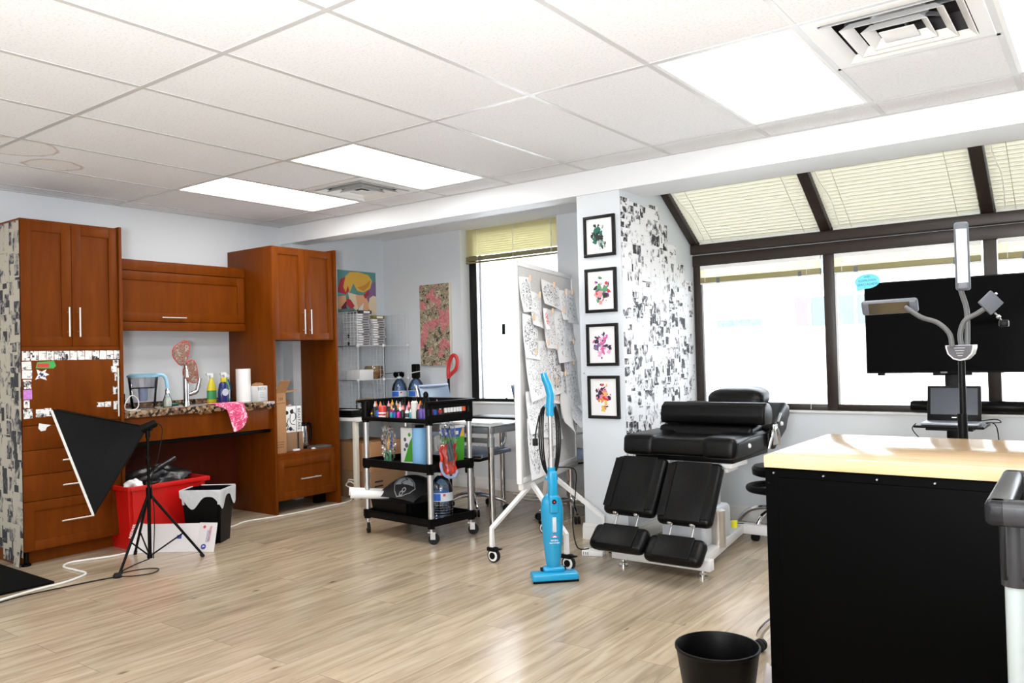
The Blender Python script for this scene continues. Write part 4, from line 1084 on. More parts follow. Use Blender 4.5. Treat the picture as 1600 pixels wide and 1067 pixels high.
zf = 0.0035 if side > 0 else -0.0005
b = MB(); R90 = Matrix.Rotation(-PI/2*side, 4, 'Z') if False else Matrix.Rotation(-PI/2, 4, 'Z')
flip = Matrix.Identity(4) if side > 0 else Matrix.Rotation(PI, 4, 'X')
b.text('PRIORITY MAIL', 0.024, M3 @ Matrix.Translation((0.075, 0.115, zf)) @ Matrix.Rotation(-PI/2, 4, 'Z'), ext=0.0003, sx=0.62)
b.lathe([(0, 0), (0.010, 0), (0.010, 0.0006), (0, 0.0006)], seg=14, M=M3 @ Matrix.Translation((0.03, 0.16, zf)))
b.build('red_print', redk, t)
b = MB(); b.lathe([(0, 0), (0.018, 0), (0.018, 0.0006), (0, 0.0006)], seg=20, M=M3 @ Matrix.Translation((0.045, 0.032, zf)))
M0 = FR(A, dv, up)
for k in range(6): b.box(0.075+0.0, 0, zf, 0.077, 0.0, zf)
for k in range(4): b.box(0.055+0.006*k, 0.06, zf, 0.0565+0.006*k, 0.14, zf+0.0004, M=M3)
b.box(0.215, 0.085, zf, 0.245, 0.11, zf+0.0004, M=M0); b.build('blue_print', bluk, t)
b = MB(); b.prism([(-0.008, -0.004), (0.012, 0.002), (-0.004, 0.008)], 0.0006, M3 @ Matrix.Translation((0.045, 0.032, zf+0.0007))); b.build('emblem_bird', paper, t)

# black mat
b = MB(); b.prism([(-0.15, 0.262), (0.93, 0.262), (0.93, -0.75), (-0.15, -0.75)], 0.012, Matrix.Identity(4))
tag(b.build('black_floor_mat', mat('mat_black', (0.003, 0.003, 0.003), 0.95, spec=0.1, bump=0.4, bscale=250)), 'black floor mat at the left edge of the photo in front of the papered cabinet', 'mat')
# cables
b = MB(); b.tube([(0.60, 0.885, .006), (0.60, 0.76, .006), (0.55, 0.62, .006), (0.53, 0.53, .006), (0.60, 0.46, .006), (0.76, 0.46, .006), (0.88, 0.46, .006), (0.94, 0.40, .006), (0.985, 0.28, .006), (1.0, 0.12, .006), (1.04, -0.05, .006), (1.12, -0.30, .006)], 0.0065, smooth_n=8, seg=8)
tag(b.build('extension_cord', cordw), 'thick white extension cord bending across the floor beside the black mat', 'cord')
b = MB(); b.tube([(0.45, 1.50, .005), (0.47, 1.72, .005), (0.40, 1.90, .005), (0.455, 2.16, .005), (0.47, 2.42, .005), (0.46, 2.62, .005), (0.47, 2.78, .005), (0.44, 2.92, .005), (0.34, 3.03, .005), (0.30, 3.06, 0.02)], 0.005, smooth_n=6, seg=6)
tag(b.build('extension_cord', cordw), 'thin white cord running along the floor in front of the right tall cabinet', 'cord')
t = thing('foot_switch_cord', 'thin black cord with an inline foot switch looping over the floor at the tripod', 'cord', (1.10, 0.53, 0))
b = MB(); b.tube([(0.98, 0.80, .03), (0.95, 0.72, .006), (1.00, 0.64, .006), (1.06, 0.56, .006), (1.12, 0.53, .006), (1.20, 0.58, .006), (1.235, 0.68, .006), (1.17, 0.75, .006), (1.10, 0.70, .006), (1.07, 0.60, .006), (1.10, 0.52, .006)], 0.0035, smooth_n=6, seg=6)
b.tube([(1.13, 0.52, .006), (1.10, 0.38, .006), (1.08, 0.2, .006), (1.07, 0.02, .006), (1.14, -0.25, .006)], 0.0035, smooth_n=6, seg=6); b.build('cord', rubber, t)
b = MB(); b.lathe([(0.028, 0), (0.030, 0.012), (0.02, 0.024), (0, 0.026)], (1.125, 0.525, 0), seg=18, sy=0.8); b.build('switch', rubber, t)

# =================================================================== SOFTBOX ON TRIPOD
t = thing('softbox_light', 'black studio softbox on a thin black tripod in front of the left cabinet', 'studio light', (0.98, 0.80, 0))
hub = Vector((0.985, 0.80, 0.845))
b = MB(); b.cyl((0.985, 0.80, 0.045), (0.985, 0.80, 0.46), 0.011); b.cyl((0.985, 0.80, 0.40), (0.985, 0.80, 0.80), 0.0085); b.build('pole', plast, t)
b = MB(); b.cyl((0.985, 0.80, 0.40), (0.985, 0.80, 0.47), 0.016); b.cyl((0.985, 0.80, 0.62), (0.985, 0.80, 0.66), 0.014); b.cyl((0.985, 0.80, 0.66), (1.01, 0.78, 0.66), 0.006); b.cyl((0.985, 0.80, 0.035), (0.985, 0.80, 0.06), 0.016); b.build('collar', plast, t)
feet = [(1.07, 0.568, 0), (1.12, 1.08, 0), (0.66, 0.878, 0)]
for f in feet:
    f = Vector(f); top = Vector((0.985, 0.80, 0.435))
    b = MB(); b.cyl(top, f+Vector((0, 0, 0.008)), 0.009, 0.008, 10); o = b.build('leg', plast, t)
    b = MB(); b.cyl(f+Vector((0, 0, 0.0)), f+(top-f)*0.05, 0.011, 0.011, 10); b.build('rubber_foot', rubber, o)
    m = top+(f-top)*0.62
    b = MB(); b.cyl((0.985, 0.80, 0.047), m, 0.005, seg=8); b.build('brace', plast, t)
b = MB(); b.text('NEEWER', 0.022, FR((1.055, 0.655, 0.235), (-0.16, 0.42, 0.8), (-0.6, -0.5, 0.2)), ext=0.0003); b.build('print', paper, t)
# front face of the softbox
P_top = Vector((1.05, 0.215, 0.994)); P_bot = Vector((1.195, 0.365, 0.40))
u2 = Vector((-0.885, 0.43, -0.045)).normalized()*0.50
Mc = (P_top+P_bot)/2+u2*0.5
apex = hub
cs = [P_top, P_top+u2, P_bot+u2, P_bot]
b = MB()
nseg = 8
def sbsurf(b, mi=0):
    for k in range(4):
        a0, a1 = cs[k], cs[(k+1) % 4]
        ax = (a1-a0).normalized()
        t0 = apex+(a0-apex)*0.09; t1 = apex+(a1-apex)*0.09
        def f(u, v, a0=a0, a1=a1, t0=t0, t1=t1):
            p = (t0*(1-u)+t1*u)*(1-v)+(a0*(1-u)+a1*u)*v
            c = (apex*(1-v)+Mc*v)
            sag = 0.035*math.sin(PI*u)*math.sin(PI*v)
            return p+(c-p).normalized()*sag if v > 0.01 else p
        b.grid(f, nseg, nseg)
sbsurf(b); b.build('softbox_shell', fabric_b, t)
b = MB()
for k in range(4): b.tube([apex+(cs[k]-apex)*0.09, cs[k]], 0.004, seg=6)
b.build('rib', plast, t)
b = MB()
nrm = (P_bot-P_top).cross(u2).normalized()
if nrm.dot(Mc-apex) < 0: nrm = -nrm
vs = [c+nrm*0.0 for c in cs]+[c+nrm*0.013 for c in cs]
b._geo(vs, [(0, 1, 5, 4), (1, 2, 6, 5), (2, 3, 7, 6), (3, 0, 4, 7), (4, 5, 6, 7)])
b.build('diffuser', fabric_s, t)
b = MB(); b.cyl(hub+Vector((0.0, 0.05, 0.02)), hub+(Mc-hub).normalized()*0.09, 0.024, 0.03, 16); b.build('lamp_holder', plast, t)
b = MB(); b.cyl((0.985, 0.80, 0.78), (0.985, 0.80, 0.845), 0.014); b.cyl((0.96, 0.80, 0.83), (1.03, 0.80, 0.83), 0.008); b.build('bracket', plast, t)
b = MB(); b.tube([hub+Vector((0, 0.05, 0.02)), (1.03, 0.87, 0.83), (1.03, 0.84, 0.66), (1.0, 0.81, 0.5), (1.01, 0.82, 0.3), (0.99, 0.82, 0.03)], 0.003, smooth_n=5, seg=6); b.build('power_cord', rubber, t)

# =================================================================== UTILITY CARTS
def cart(label, loc, rz, w, d, pm, open_front=True, slot=True, grey=plast):
    t = thing('utility_cart', label, 'cart', loc, rz, local=True)
    hw, hd = w/2, d/2; px, py = hw-0.022, hd-0.022
    for (sx, sy) in ((-1, -1), (1, -1), (-1, 1), (1, 1)):
        b = MB(); b.cyl((sx*px, sy*py, 0.16), (sx*px, sy*py, 0.81), 0.019, seg=18); b.build('post', pm, t)
        b = MB(); b.cyl((sx*px, sy*py, 0.075), (sx*px, sy*py, 0.115), 0.010, seg=10)
        a = 0.6 if sx > 0 else -0.5
        M = Matrix.Translation((sx*px, sy*py, 0)) @ Matrix.Rotation(a, 4, 'Z')
        b.box(-0.022, -0.016, 0.078, 0.030, 0.016, 0.084, M=M); b.box(-0.005, -0.015, 0.035, 0.028, -0.012, 0.08, M=M); b.box(-0.005, 0.012, 0.035, 0.028, 0.015, 0.08, M=M)
        o = b.build('caster', alum, t)
        b = MB(); b.cyl((0.016, -0.010, 0.036), (0.016, 0.010, 0.036), 0.036, seg=20, M=M); b.build('wheel', rubber, o)
    def shelf(z0, z1, wall, front=None, name='shelf'):
        b = MB()
        b.box(-hw, -hd, z0, hw, hd, z0+0.012, bev=0.003)
        fh = wall if front is None else front
        b.box(-hw, -hd, z0, hw, -hd+0.012, z0+fh, bev=0.003); b.box(-hw, hd-0.012, z0, hw, hd, z0+wall, bev=0.003)
        if name == 'tray' and slot:
            b.box(hw-0.012, -hd, z0, hw, hd, z0+0.055, bev=0.003); b.box(hw-0.012, -hd, z0+0.095, hw, hd, z0+wall, bev=0.003)
        else: b.box(hw-0.012, -hd, z0, hw, hd, z0+wall, bev=0.003)
        b.box(-hw, -hd, z0, -hw+0.012, hd, z0+wall, bev=0.003)
        for (sx, sy) in ((-1, -1), (1, -1), (-1, 1), (1, 1)):
            b.cyl((sx*px, sy*py, z0-0.012), (sx*px, sy*py, z0+wall+(0.0 if name == 'tray' else 0.004)), 0.0245, seg=18)
        return b.build(name, grey, t)
    shelf(0.115, 0.16, 0.05); shelf(0.47, 0.5, 0.055); shelf(0.795, 0.8, 0.135, front=0.03 if open_front else None, name='tray')
    # rim
    b = MB(); r = 0.022
    if open_front:
        b.box(-hw-r, hd-0.012, 0.922, hw+r, hd+r, 0.942, bev=0.008); b.box(hw-0.012, -hd-r, 0.922, hw+r, hd+r, 0.942, bev=0.008); b.box(-hw-r, -hd-r, 0.922, -hw+0.012, hd+r, 0.942, bev=0.008)
    else:
        z0, z1 = 0.895, 0.942
        b.box(-hw-r, hd-0.02, z0, hw+r, hd+r, z1, bev=0.012, seg=4); b.box(-hw-r, -hd-r, z0, hw+r, -hd+0.02, z1, bev=0.012, seg=4)
        b.box(hw-0.02, -hd-r, z0, hw+r, hd+r, z1, bev=0.012, seg=4); b.box(-hw-r, -hd-r, z0, -hw+0.02, hd+r, z1, bev=0.012, seg=4)
    b.build('rim', grey, t)
    return t
CR = math.radians(-4.2)
CC = Vector((1.855, 2.29, 0))
cart('black three-shelf trolley on casters, top tray crowded with ink bottles, left of the pinboard', CC, CR, 0.70, 0.42, alum)
CM = Matrix.Translation(CC) @ Matrix.Rotation(CR, 4, 'Z')
def CP(x, y, z): return CM @ Vector((x, y, z))

# ink bottles in the tray
inks = [('yellow', (0.75, 0.5, 0.03)), ('black', (0.01, 0.01, 0.012)), ('blue', (0.02, 0.10, 0.4)), ('magenta', (0.65, 0.02, 0.32)), ('turquoise', (0.02, 0.30, 0.38)),
        ('red', (0.55, 0.03, 0.03)), ('white', (0.75, 0.75, 0.72)), ('violet', (0.10, 0.06, 0.30)), ('brown', (0.18, 0.07, 0.03)), ('green', (0.03, 0.25, 0.15))]
capm = {'white': paper, 'black': inkblk, 'clear': mat('cap_clear', (0.55, 0.5, 0.5), 0.3), 'orange': mat('cap_orange', (0.8, 0.22, 0.05), 0.4), 'pink': mat('cap_pink', (0.75, 0.3, 0.35), 0.4), 'amber': mat('cap_amber', (0.75, 0.45, 0.05), 0.4)}
protos = {}
def ink_bottle(kind, x, y, s=1.0, cap='black'):
    key = (kind, cap)
    lab = 'small %s ink bottle with %s pointed cap standing in the trolley tray' % (kind, cap)
    if key in protos:
        o = dup(protos[key], CP(x, y, 0.812), random.uniform(0, 6)); o.scale = (s, s, s); return o
    t = thing('ink_bottle', lab, 'ink bottle', CP(x, y, 0.812), 0, '%s ink bottles with %s caps' % (kind, cap), local=True); t.scale = (s, s, s)
    col = dict(inks)[kind]
    b = MB(); b.lathe([(0.0155, 0), (0.017, 0.004), (0.017, 0.062), (0.009, 0.072), (0.008, 0.076)], seg=14); b.build('bottle', mat('ink_'+kind, col, 0.3), t)
    b = MB(); b.lathe([(0.0095, 0.074), (0.0095, 0.084), (0.004, 0.094), (0.002, 0.108), (0, 0.109)], seg=12); b.build('cap', capm[cap], t)
    b = MB(); b.lathe([(0.0174, 0.018), (0.0174, 0.05)], seg=14, cap=False); b.build('label_band', mat('ink_label_dark', (0.06, 0.06, 0.07), 0.5) if kind in ('white', 'red', 'yellow') else MATS['ink_'+kind], t)
    protos[key] = t; return t
row = [(-0.285, 'yellow', 0.55, 'black'), (-0.25, 'black', 1.1, 'clear'), (-0.222, 'blue', 0.8, 'black'), (-0.115, 'brown', 0.7, 'black'), (-0.075, 'turquoise', 0.65, 'black'), (-0.04, 'blue', 0.65, 'black'), (0.0, 'magenta', 0.72, 'black'),
       (0.045, 'black', 0.9, 'pink'), (0.09, 'white', 0.9, 'pink'), (0.125, 'turquoise', 0.7, 'white'), (0.205, 'black', 1.0, 'pink'), (0.232, 'violet', 1.1, 'black'), (0.265, 'violet', 1.1, 'black'), (0.295, 'black', 1.0, 'black')]
for (x, k, s, c) in row: ink_bottle(k, x, -0.165, s, c)
kk = [k for k, _ in inks]
cc = ['black', 'clear', 'orange', 'pink', 'amber', 'white']
rnd = random.Random(11)
for ry in (-0.12, -0.07, -0.02, 0.035, 0.09, 0.145):
    x = -0.29
    while x < 0.30:
        if rnd.random() < 0.78:
            k = rnd.choice(['black', 'black', 'black', 'blue', 'red', 'violet', 'brown', 'white', 'green', 'magenta'])
            c = rnd.choice(['black', 'black', 'clear', 'orange', 'pink', 'amber']) if x < 0.12 else rnd.choice(['black', 'clear', 'black'])
            ink_bottle(k, x, ry+rnd.uniform(-0.006, 0.006), rnd.uniform(0.85, 1.12), c)
        x += 0.043
# red printed jar, tall white bottle, black squat bottle, small white and orange jars seen through the slot
t = thing('red_jar', 'red and white wrapped ink jar at the front left of the trolley tray', 'jar', CP(-0.17, -0.165, 0.812), 0, local=True)
b = MB(); b.lathe([(0.028, 0), (0.029, 0.004), (0.029, 0.085), (0.022, 0.09)], seg=20); b.build('jar_body', mat('jar_red', (0.6, 0.06, 0.05), 0.35), t)
b = MB(); b.lathe([(0.0293, 0.0), (0.0293, 0.022)], seg=20, cap=False); b.lathe([(0.0293, 0.035), (0.0293, 0.045)], seg=20, cap=False); b.build('label_band', paper, t)
t = thing('tall_white_bottle', 'tall white bottle with black cap at the front of the trolley tray', 'bottle', CP(0.165, -0.165, 0.812), 0, local=True)
b = MB(); b.lathe([(0.022, 0), (0.024, 0.004), (0.024, 0.12), (0.012, 0.13)], seg=20); b.build('bottle', mat('bottle_white', (0.7, 0.72, 0.68), 0.35), t)
b = MB(); b.lathe([(0.013, 0.128), (0.013, 0.15), (0.008, 0.155)], seg=14); b.build('cap', plast, t)
t = thing('black_squeeze_bottle', 'tallest black bottle with domed cap sticking up from the trolley tray', 'bottle', CP(0.21, -0.10, 0.812), 0, local=True)
b = MB(); b.lathe([(0.024, 0), (0.026, 0.005), (0.026, 0.125), (0.014, 0.15)], seg=20); b.build('bottle', plast, t)
b = MB(); b.lathe([(0.014, 0.148), (0.018, 0.155), (0.018, 0.175), (0.008, 0.19)], seg=16); b.build('cap', plast, t)
sj = None
for k in range(6):
    p = CP(0.318, -0.02+0.028*k, 0.812)
    if sj is None:
        sj = thing('white_cap_jar', 'small white-capped jar visible through the slot of the trolley tray', 'jar', p, 0, 'white-capped jars behind the slot', local=True)
        b = MB(); b.lathe([(0.011, 0), (0.011, 0.045)], seg=12); b.build('jar_body', plast, sj)
        b = MB(); b.lathe([(0.012, 0.045), (0.012, 0.075), (0.009, 0.078)], seg=12); b.build('cap', paper, sj)
    else: dup(sj, p, k)
t = thing('orange_jar', 'orange-capped jar at the far end of the slot in the trolley tray', 'jar', CP(0.318, 0.155, 0.812), 0, local=True)
b = MB(); b.lathe([(0.012, 0), (0.012, 0.045)], seg=12); b.build('jar_body', plast, t)
b = MB(); b.lathe([(0.0125, 0.045), (0.0125, 0.082), (0.009, 0.085)], seg=12); b.build('cap', mat('cap_red_orange', (0.85, 0.12, 0.03), 0.4), t)

# middle shelf
z = 0.482
t = thing('wipes_packet', 'white and green cleaning packet on the middle shelf of the trolley', 'packet', CP(-0.02, -0.05, z), CR, local=True)
b = MB(); b.box(-0.075, -0.025, 0, 0.075, 0.025, 0.265, bev=0.012, seg=3); b.build('packet_body', paper, t)
b = MB(); Mw = FR((-0.075, -0.0255, 0.0), (1, 0, 0), (0, 0, 1))
b.prism([(0.04, 0.025), (0.14, 0.03), (0.14, 0.22), (0.10, 0.16)], 0.0006, Mw); b.lathe([(0, 0), (0.014, 0), (0.014, 0.0006), (0, 0.0006)], seg=12, M=Mw @ Matrix.Translation((0.10, 0.215, 0))); b.build('green_print', mat('grass_green', (0.07, 0.38, 0.03), 0.4), t)
b = MB()
for (x, y, r) in ((0.055, 0.18, 0.014), (0.07, 0.14, 0.017), (0.05, 0.11, 0.012)): b.lathe([(0, 0), (r, 0), (r, 0.0008), (0, 0.0008)], seg=12, M=Mw @ Matrix.Translation((x, y, 0)))
b.build('grey_print', graypl, t)
t = thing('blue_cylinder_bottle', 'matte light blue cylindrical bottle on the middle shelf beside the near post', 'bottle', CP(0.165, -0.125, z), 0, local=True)
b = MB(); b.lathe([(0.048, 0), (0.051, 0.006), (0.051, 0.268), (0.047, 0.276)], seg=32); b.build('body', mat('light_blue', (0.19, 0.42, 0.68), 0.5), t)
b = MB(); b.lathe([(0.030, 0.276), (0.032, 0.288), (0.028, 0.292)], seg=20); b.build('lid', plast, t)
t = thing('green_wipes_tub', 'green tub with blue and yellow top band at the right end of the middle shelf', 'tub', CP(0.255, 0.10, z), CR, local=True)
b = MB(); b.lathe([(0.068, 0), (0.074, 0.006), (0.082, 0.20)], seg=4, M=Matrix.Rotation(PI/4, 4, 'Z')); b.build('tub_body', 'grass_green', t)
b = MB(); b.lathe([(0.0828, 0.20), (0.085, 0.262)], seg=4, M=Matrix.Rotation(PI/4, 4, 'Z')); b.build('blue_band', mat('royal_blue', (0.02, 0.12, 0.5), 0.4), t)
b = MB(); b.lathe([(0.0855, 0.262), (0.0855, 0.280)], seg=4, M=Matrix.Rotation(PI/4, 4, 'Z')); b.build('lid', paper, t)
b = MB(); Mw = FR((0.0615, -0.05, 0.2), (0, 1, 0), (0.03, 0, 1)); b.prism([(0.055, 0.0), (0.10, 0.0), (0.10, 0.06), (0.085, 0.06)], 0.0008, Mw); b.build('yellow_print', capm['amber'], t)
b = MB(); b.box(0.015, 0.018, 0, 0.045, 0.042, 0.0008, M=Mw); b.build('white_print', paper, t)
def bag(name, label, o, x, h, w, dpt, mats_list, seed):
    t = thing(name, label, 'bag', o)
    rnd = random.Random(seed)
    def f(sg):
        ph = [rnd.uniform(0, 6) for _ in range(6)]
        def g(u, v):
            ww = w*(0.55+0.45*math.sin(PI*min(1, (1-v)*0.9+0.15)))
            px_ = (u-0.5)*ww; pz = h*v
            bul = math.sin(PI*u)*math.sin(PI*min(1, v+0.08))*dpt*sg+0.006*math.sin(u*23+ph[0]+v*9)+0.005*math.sin(v*31+ph[1]+u*6)
            return M @ Vector((px_, pz, bul))
        return g
    M = FR(o, x, (0.0, 0.0, 1))
    b = MB(); b.grid(f(1), 16, 20); b.grid(f(-1), 16, 20); b.build('film', 'film', t)
    return t, M
t, M = bag('clear_plastic_bag', 'crinkled clear plastic bag with yellow and green packets at the left of the middle shelf', CP(-0.19, -0.10, z), (1, -0.1, 0), 0.27, 0.16, 0.03, None, 4)
b = MB(); b.prism([(-0.04, 0.02), (0.03, 0.02), (0.03, 0.10), (-0.03, 0.10)], 0.01, M); b.build('green_packet', mat('mint', (0.10, 0.30, 0.16), 0.5), t)
b = MB(); b.prism([(-0.01, 0.11), (0.02, 0.11), (0.015, 0.2)], 0.01, M); b.build('yellow_packet', capm['amber'], t)
b = MB(); b.prism([(0.02, 0.11), (0.05, 0.12), (0.04, 0.22)], 0.01, M); b.build('blue_packet', 'royal_blue', t)
t, M = bag('red_and_clear_bag', 'clear and red plastic bag hanging from the right side of the trolley', CP(0.378, -0.07, 0.44), (0.25, 1, 0), 0.36, 0.15, 0.022, None, 9)
b = MB(); b.grid(lambda u, v: M @ Vector(((u-0.5)*0.13, 0.01+0.20*v, 0.012*math.sin(u*19)+0.01*math.sin(v*14))), 14, 16); b.build('red_film', mat('red_film', (0.70, 0.05, 0.03), 0.25), t)
b = MB(); b.grid(lambda u, v: M @ Vector(((u-0.5)*0.05, 0.10+0.13*v, 0.03+0.006*math.sin(u*12+v*9))), 8, 10); b.build('grey_item', mat('dark_slate', (0.06, 0.08, 0.09), 0.5), t)
b = MB(); b.tube([M @ Vector(p) for p in ((-0.07, 0.10, 0.02), (-0.065, 0.04, 0.025), (-0.03, 0.0, 0.03), (0.03, -0.005, 0.03), (0.06, 0.03, 0.02))], 0.009, smooth_n=5, seg=8); b.build('loop', 'filter_blue', t)

# bottom shelf: black cloth bag with shield emblem in a black bin, paper rolls, water bottle
z = 0.128
t = thing('black_storage_bin', 'black open storage bin on the bottom shelf of the trolley', 'bin', CP(-0.10, 0, z), CR, local=True)
b = MB(); tub(b, -0.215, -0.185, 0.20, 0.17, 0.115, 0.015, rim=0.01); b.build('tub', plast, t)
t = thing('black_bag', 'black bag with a grey number 82 shield emblem lying on the black bin', 'bag', CP(-0.06, 0, z+0.117), CR, local=True)
def bagf(x, y): return 0.158+0.155*max(0, 1-((x+0.0)/0.23)**2)**0.6*max(0, 1-((y-0.01)/0.20)**2)**0.85
b = MB(); b.grid(lambda u, v: ((u-0.5)*0.41, (v-0.5)*0.36, bagf((u-0.5)*0.41, (v-0.5)*0.36)-0.156), 56, 48); b.grid(lambda u, v: ((u-0.5)*0.41, (v-0.5)*0.36, 0.001), 2, 2)
b.build('cloth', mat('black_cloth', (0.008, 0.008, 0.009), 0.6, bump=0.3, bscale=12), t)
gr = mat('emblem_grey', (0.28, 0.30, 0.32), 0.5)
sh = [(-0.105, 0.03), (-0.06, 0.062), (0, 0.072), (0.06, 0.062), (0.105, 0.03), (0.095, -0.02), (0.05, -0.06), (0, -0.078), (-0.05, -0.06), (-0.095, -0.02)]
def project(b, up_=0.003):
    bmesh.ops.triangulate(b.bm, faces=b.bm.faces)
    for _ in range(2): bmesh.ops.subdivide_edges(b.bm, edges=[e for e in b.bm.edges if e.calc_length() > 0.012], cuts=2, use_grid_fill=True)
    for v in b.bm.verts:
        u, w_, h_ = v.co; x = 0.045+1.02*u+0.12*w_; y = -0.118-0.16*u+0.80*w_
        v.co = Vector((x, y, bagf(x, y)-0.156+up_+h_))
    return b
I4 = Matrix.Identity(4)
b = MB(); b.flat(sh, z=0.0); project(b, 0.006).build('emblem_ground', inkblk, t)
b = MB(); n_ = len(sh)
inn = [(x*0.93, y*0.93) for x, y in sh]
for k in range(n_): b.flat([sh[k], sh[(k+1) % n_], inn[(k+1) % n_], inn[k]], z=0.001)
b.flat([(-0.088, 0.028), (-0.055, 0.052), (0, 0.062), (0.055, 0.052), (0.078, 0.034), (-0.078, -0.024)], z=0.001)
b.text('8', 0.088, Matrix.Translation((0.028, -0.034, 0.001)) @ Matrix.Rotation(PI*0.93, 4, 'Z'), ext=0.0); project(b, 0.009).build('emblem', gr, t)
b = MB(); b.text('2', 0.080, Matrix.Translation((-0.020, 0.026, 0.0025)) @ Matrix.Rotation(PI*0.93, 4, 'Z'), ext=0.0); project(b, 0.010).build('numeral', inkblk, t)
for (p, q, lab) in (((1.497, 1.985, 0.290), (1.665, 2.19, 0.268), 'white paper roll with blue core sticking out of the bottom shelf, front one'), ((1.42, 2.04, 0.296), (1.585, 2.215, 0.274), 'white paper roll behind the front one at the bottom shelf corner')):
    t = thing('paper_roll', lab, 'paper roll', p)
    p, q = Vector(p), Vector(q)
    R = (q-p).to_track_quat('Z', 'Y').to_matrix().to_4x4(); R.translation = p
    b = MB(); L = (q-p).length; b.lathe([(0.018, 0), (0.029, 0), (0.029, L), (0.018, L), (0.018, 0)], seg=20, M=R, cap=False); b.build('paper', paper, t)
    b = MB(); b.lathe([(0.0155, 0.003), (0.0155, L-0.003)], seg=16, M=R); b.build('core', mat('core_blue', (0.02, 0.09, 0.25), 0.5), t)
def jug(label, loc, H, R, cap=True, lab=True):
    t = thing('water_bottle', label, 'water bottle', loc, 0, local=True)
    pr = [(R*0.82, 0), (R*0.95, H*0.02)]
    for k in range(6): pr += [(R, H*(0.05+0.055*k)), (R*0.955, H*(0.075+0.055*k))]
    pr += [(R, H*0.40), (R*1.0, H*0.62), (R*0.97, H*0.68), (R*0.80, H*0.80), (R*0.48, H*0.91), (R*0.28, H*0.95), (R*0.28, H*0.97)]
    b = MB(); b.lathe(pr, seg=26, cap=False); b.lathe([(R*0.82, 0), (R*0.82, 0.002)], seg=26); b.build('bottle', 'blue_bottle', t)
    if lab:
        b = MB(); b.lathe([(R*1.012, H*0.42), (R*1.012, H*0.60)], seg=26, cap=False); b.build('label_band', mat('label_pale', (0.62, 0.68, 0.72), 0.4), t)
        b = MB()
        def pt(u, v): a = -2.0+u*1.1; return (R*1.022*math.cos(a), R*1.022*math.sin(a), H*(0.435+0.15*v))
        b.grid(pt, 8, 1); b.build('blue_print', 'royal_blue', t)
        b = MB()
        def pt(u, v): a = -0.70+u*0.22; return (R*1.022*math.cos(a), R*1.022*math.sin(a), H*(0.53+0.05*v))
        b.grid(pt, 4, 1); b.build('red_print', redk, t)
    if cap: b = MB(); b.lathe([(R*0.32, H*0.955), (R*0.32, H), (R*0.28, H*1.01)], seg=18); b.build('cap', mat('cap_white_blue', (0.6, 0.68, 0.75), 0.4), t)
    return t
jug('large blue ribbed water bottle standing on the bottom shelf of the trolley', CP(0.255, -0.02, 0.13), 0.315, 0.079)

# =================================================================== ALCOVE
# white desk
t = thing('white_desk', 'white desk in the alcove corner behind the trolley', 'desk', (0.16, 3.45, 0))
b = MB(); b.box(XL+0.01, 2.96, 0.69, 0.53, 3.97, 0.72, bev=0.003); b.build('desktop', trimw, t)
for (x, y) in ((0.45, 2.99), (0.45, 3.94), (-0.15, 2.99), (-0.15, 3.94)):
    b = MB(); b.box(x-0.02, y-0.02, 0, x+0.02, y+0.02, 0.69, bev=0.003); b.build('leg', mat('leg_cream', (0.72, 0.68, 0.58), 0.4), t)
t = thing('black_tray', 'shallow black tray with papers on the white desk behind the cabinet', 'tray', (0.18, 3.05, 0.72))
b = MB(); b.box(-0.02, 2.975, 0.721, 0.42, 3.20, 0.735, bev=0.004)
for (a0, b0, a1, b1) in ((-0.02, 2.975, 0.42, 2.985), (-0.02, 3.19, 0.42, 3.20), (-0.02, 2.985, -0.01, 3.19), (0.41, 2.985, 0.42, 3.19)): b.box(a0, b0, 0.735, a1, b1, 0.785, bev=0.003)
b.build('tray_body', plast, t)
b = MB(); b.box(0.10, 3.02, 0.736, 0.38, 3.17, 0.778, bev=0.004); b.build('keyboard', inkblk, t)
b = MB(); b.box(0.2, 3.03, 0.779, 0.36, 3.12, 0.782, M=Matrix.Identity(4)); b.build('paper', paper, t)
# cardboard boxes
for (z0, z1, m, lab) in ((0.0, 0.235, card_d, 'lower, darker cardboard box on the floor behind the trolley'), (0.237, 0.49, card, 'upper cardboard box with open top under the white desk')):
    t = thing('cardboard_box', lab, 'box', (0.30, 3.28, z0))
    b = MB(); b.box(0.04, 3.06, z0, 0.56, 3.50, z1, bev=0.002); b.build('box_body', m, t)
    if z0 > 0:
        b = MB(); b.box(0.05, 3.07, z1, 0.55, 3.075, z1+0.02); b.build('flap', card_d, t)
        b = MB(); b.box(0.5605, 3.22, z1-0.03, 0.561, 3.30, z1-0.012); b.build('print', card_d, t)
    else:
        b = MB()
        for k in range(3): b.box(0.5602, 3.10, 0.06+0.04*k, 0.5606, 3.20, 0.075+0.04*k)
        b.build('print', inkblk, t)
b = MB(); b.tube([(0.30, 3.02, 0.14), (0.34, 3.00, 0.17), (0.42, 3.0, 0.165), (0.44, 3.0, 0.13), (0.38, 3.0, 0.10), (0.31, 2.99, 0.12), (0.36, 2.99, 0.155), (0.43, 2.99, 0.12), (0.40, 2.99, 0.02), (0.33, 3.03, 0.006)], 0.006, smooth_n=5, seg=6)
tag(b.build('coiled_cable', cordw), 'coiled white cable in front of the lower cardboard box', 'cable')
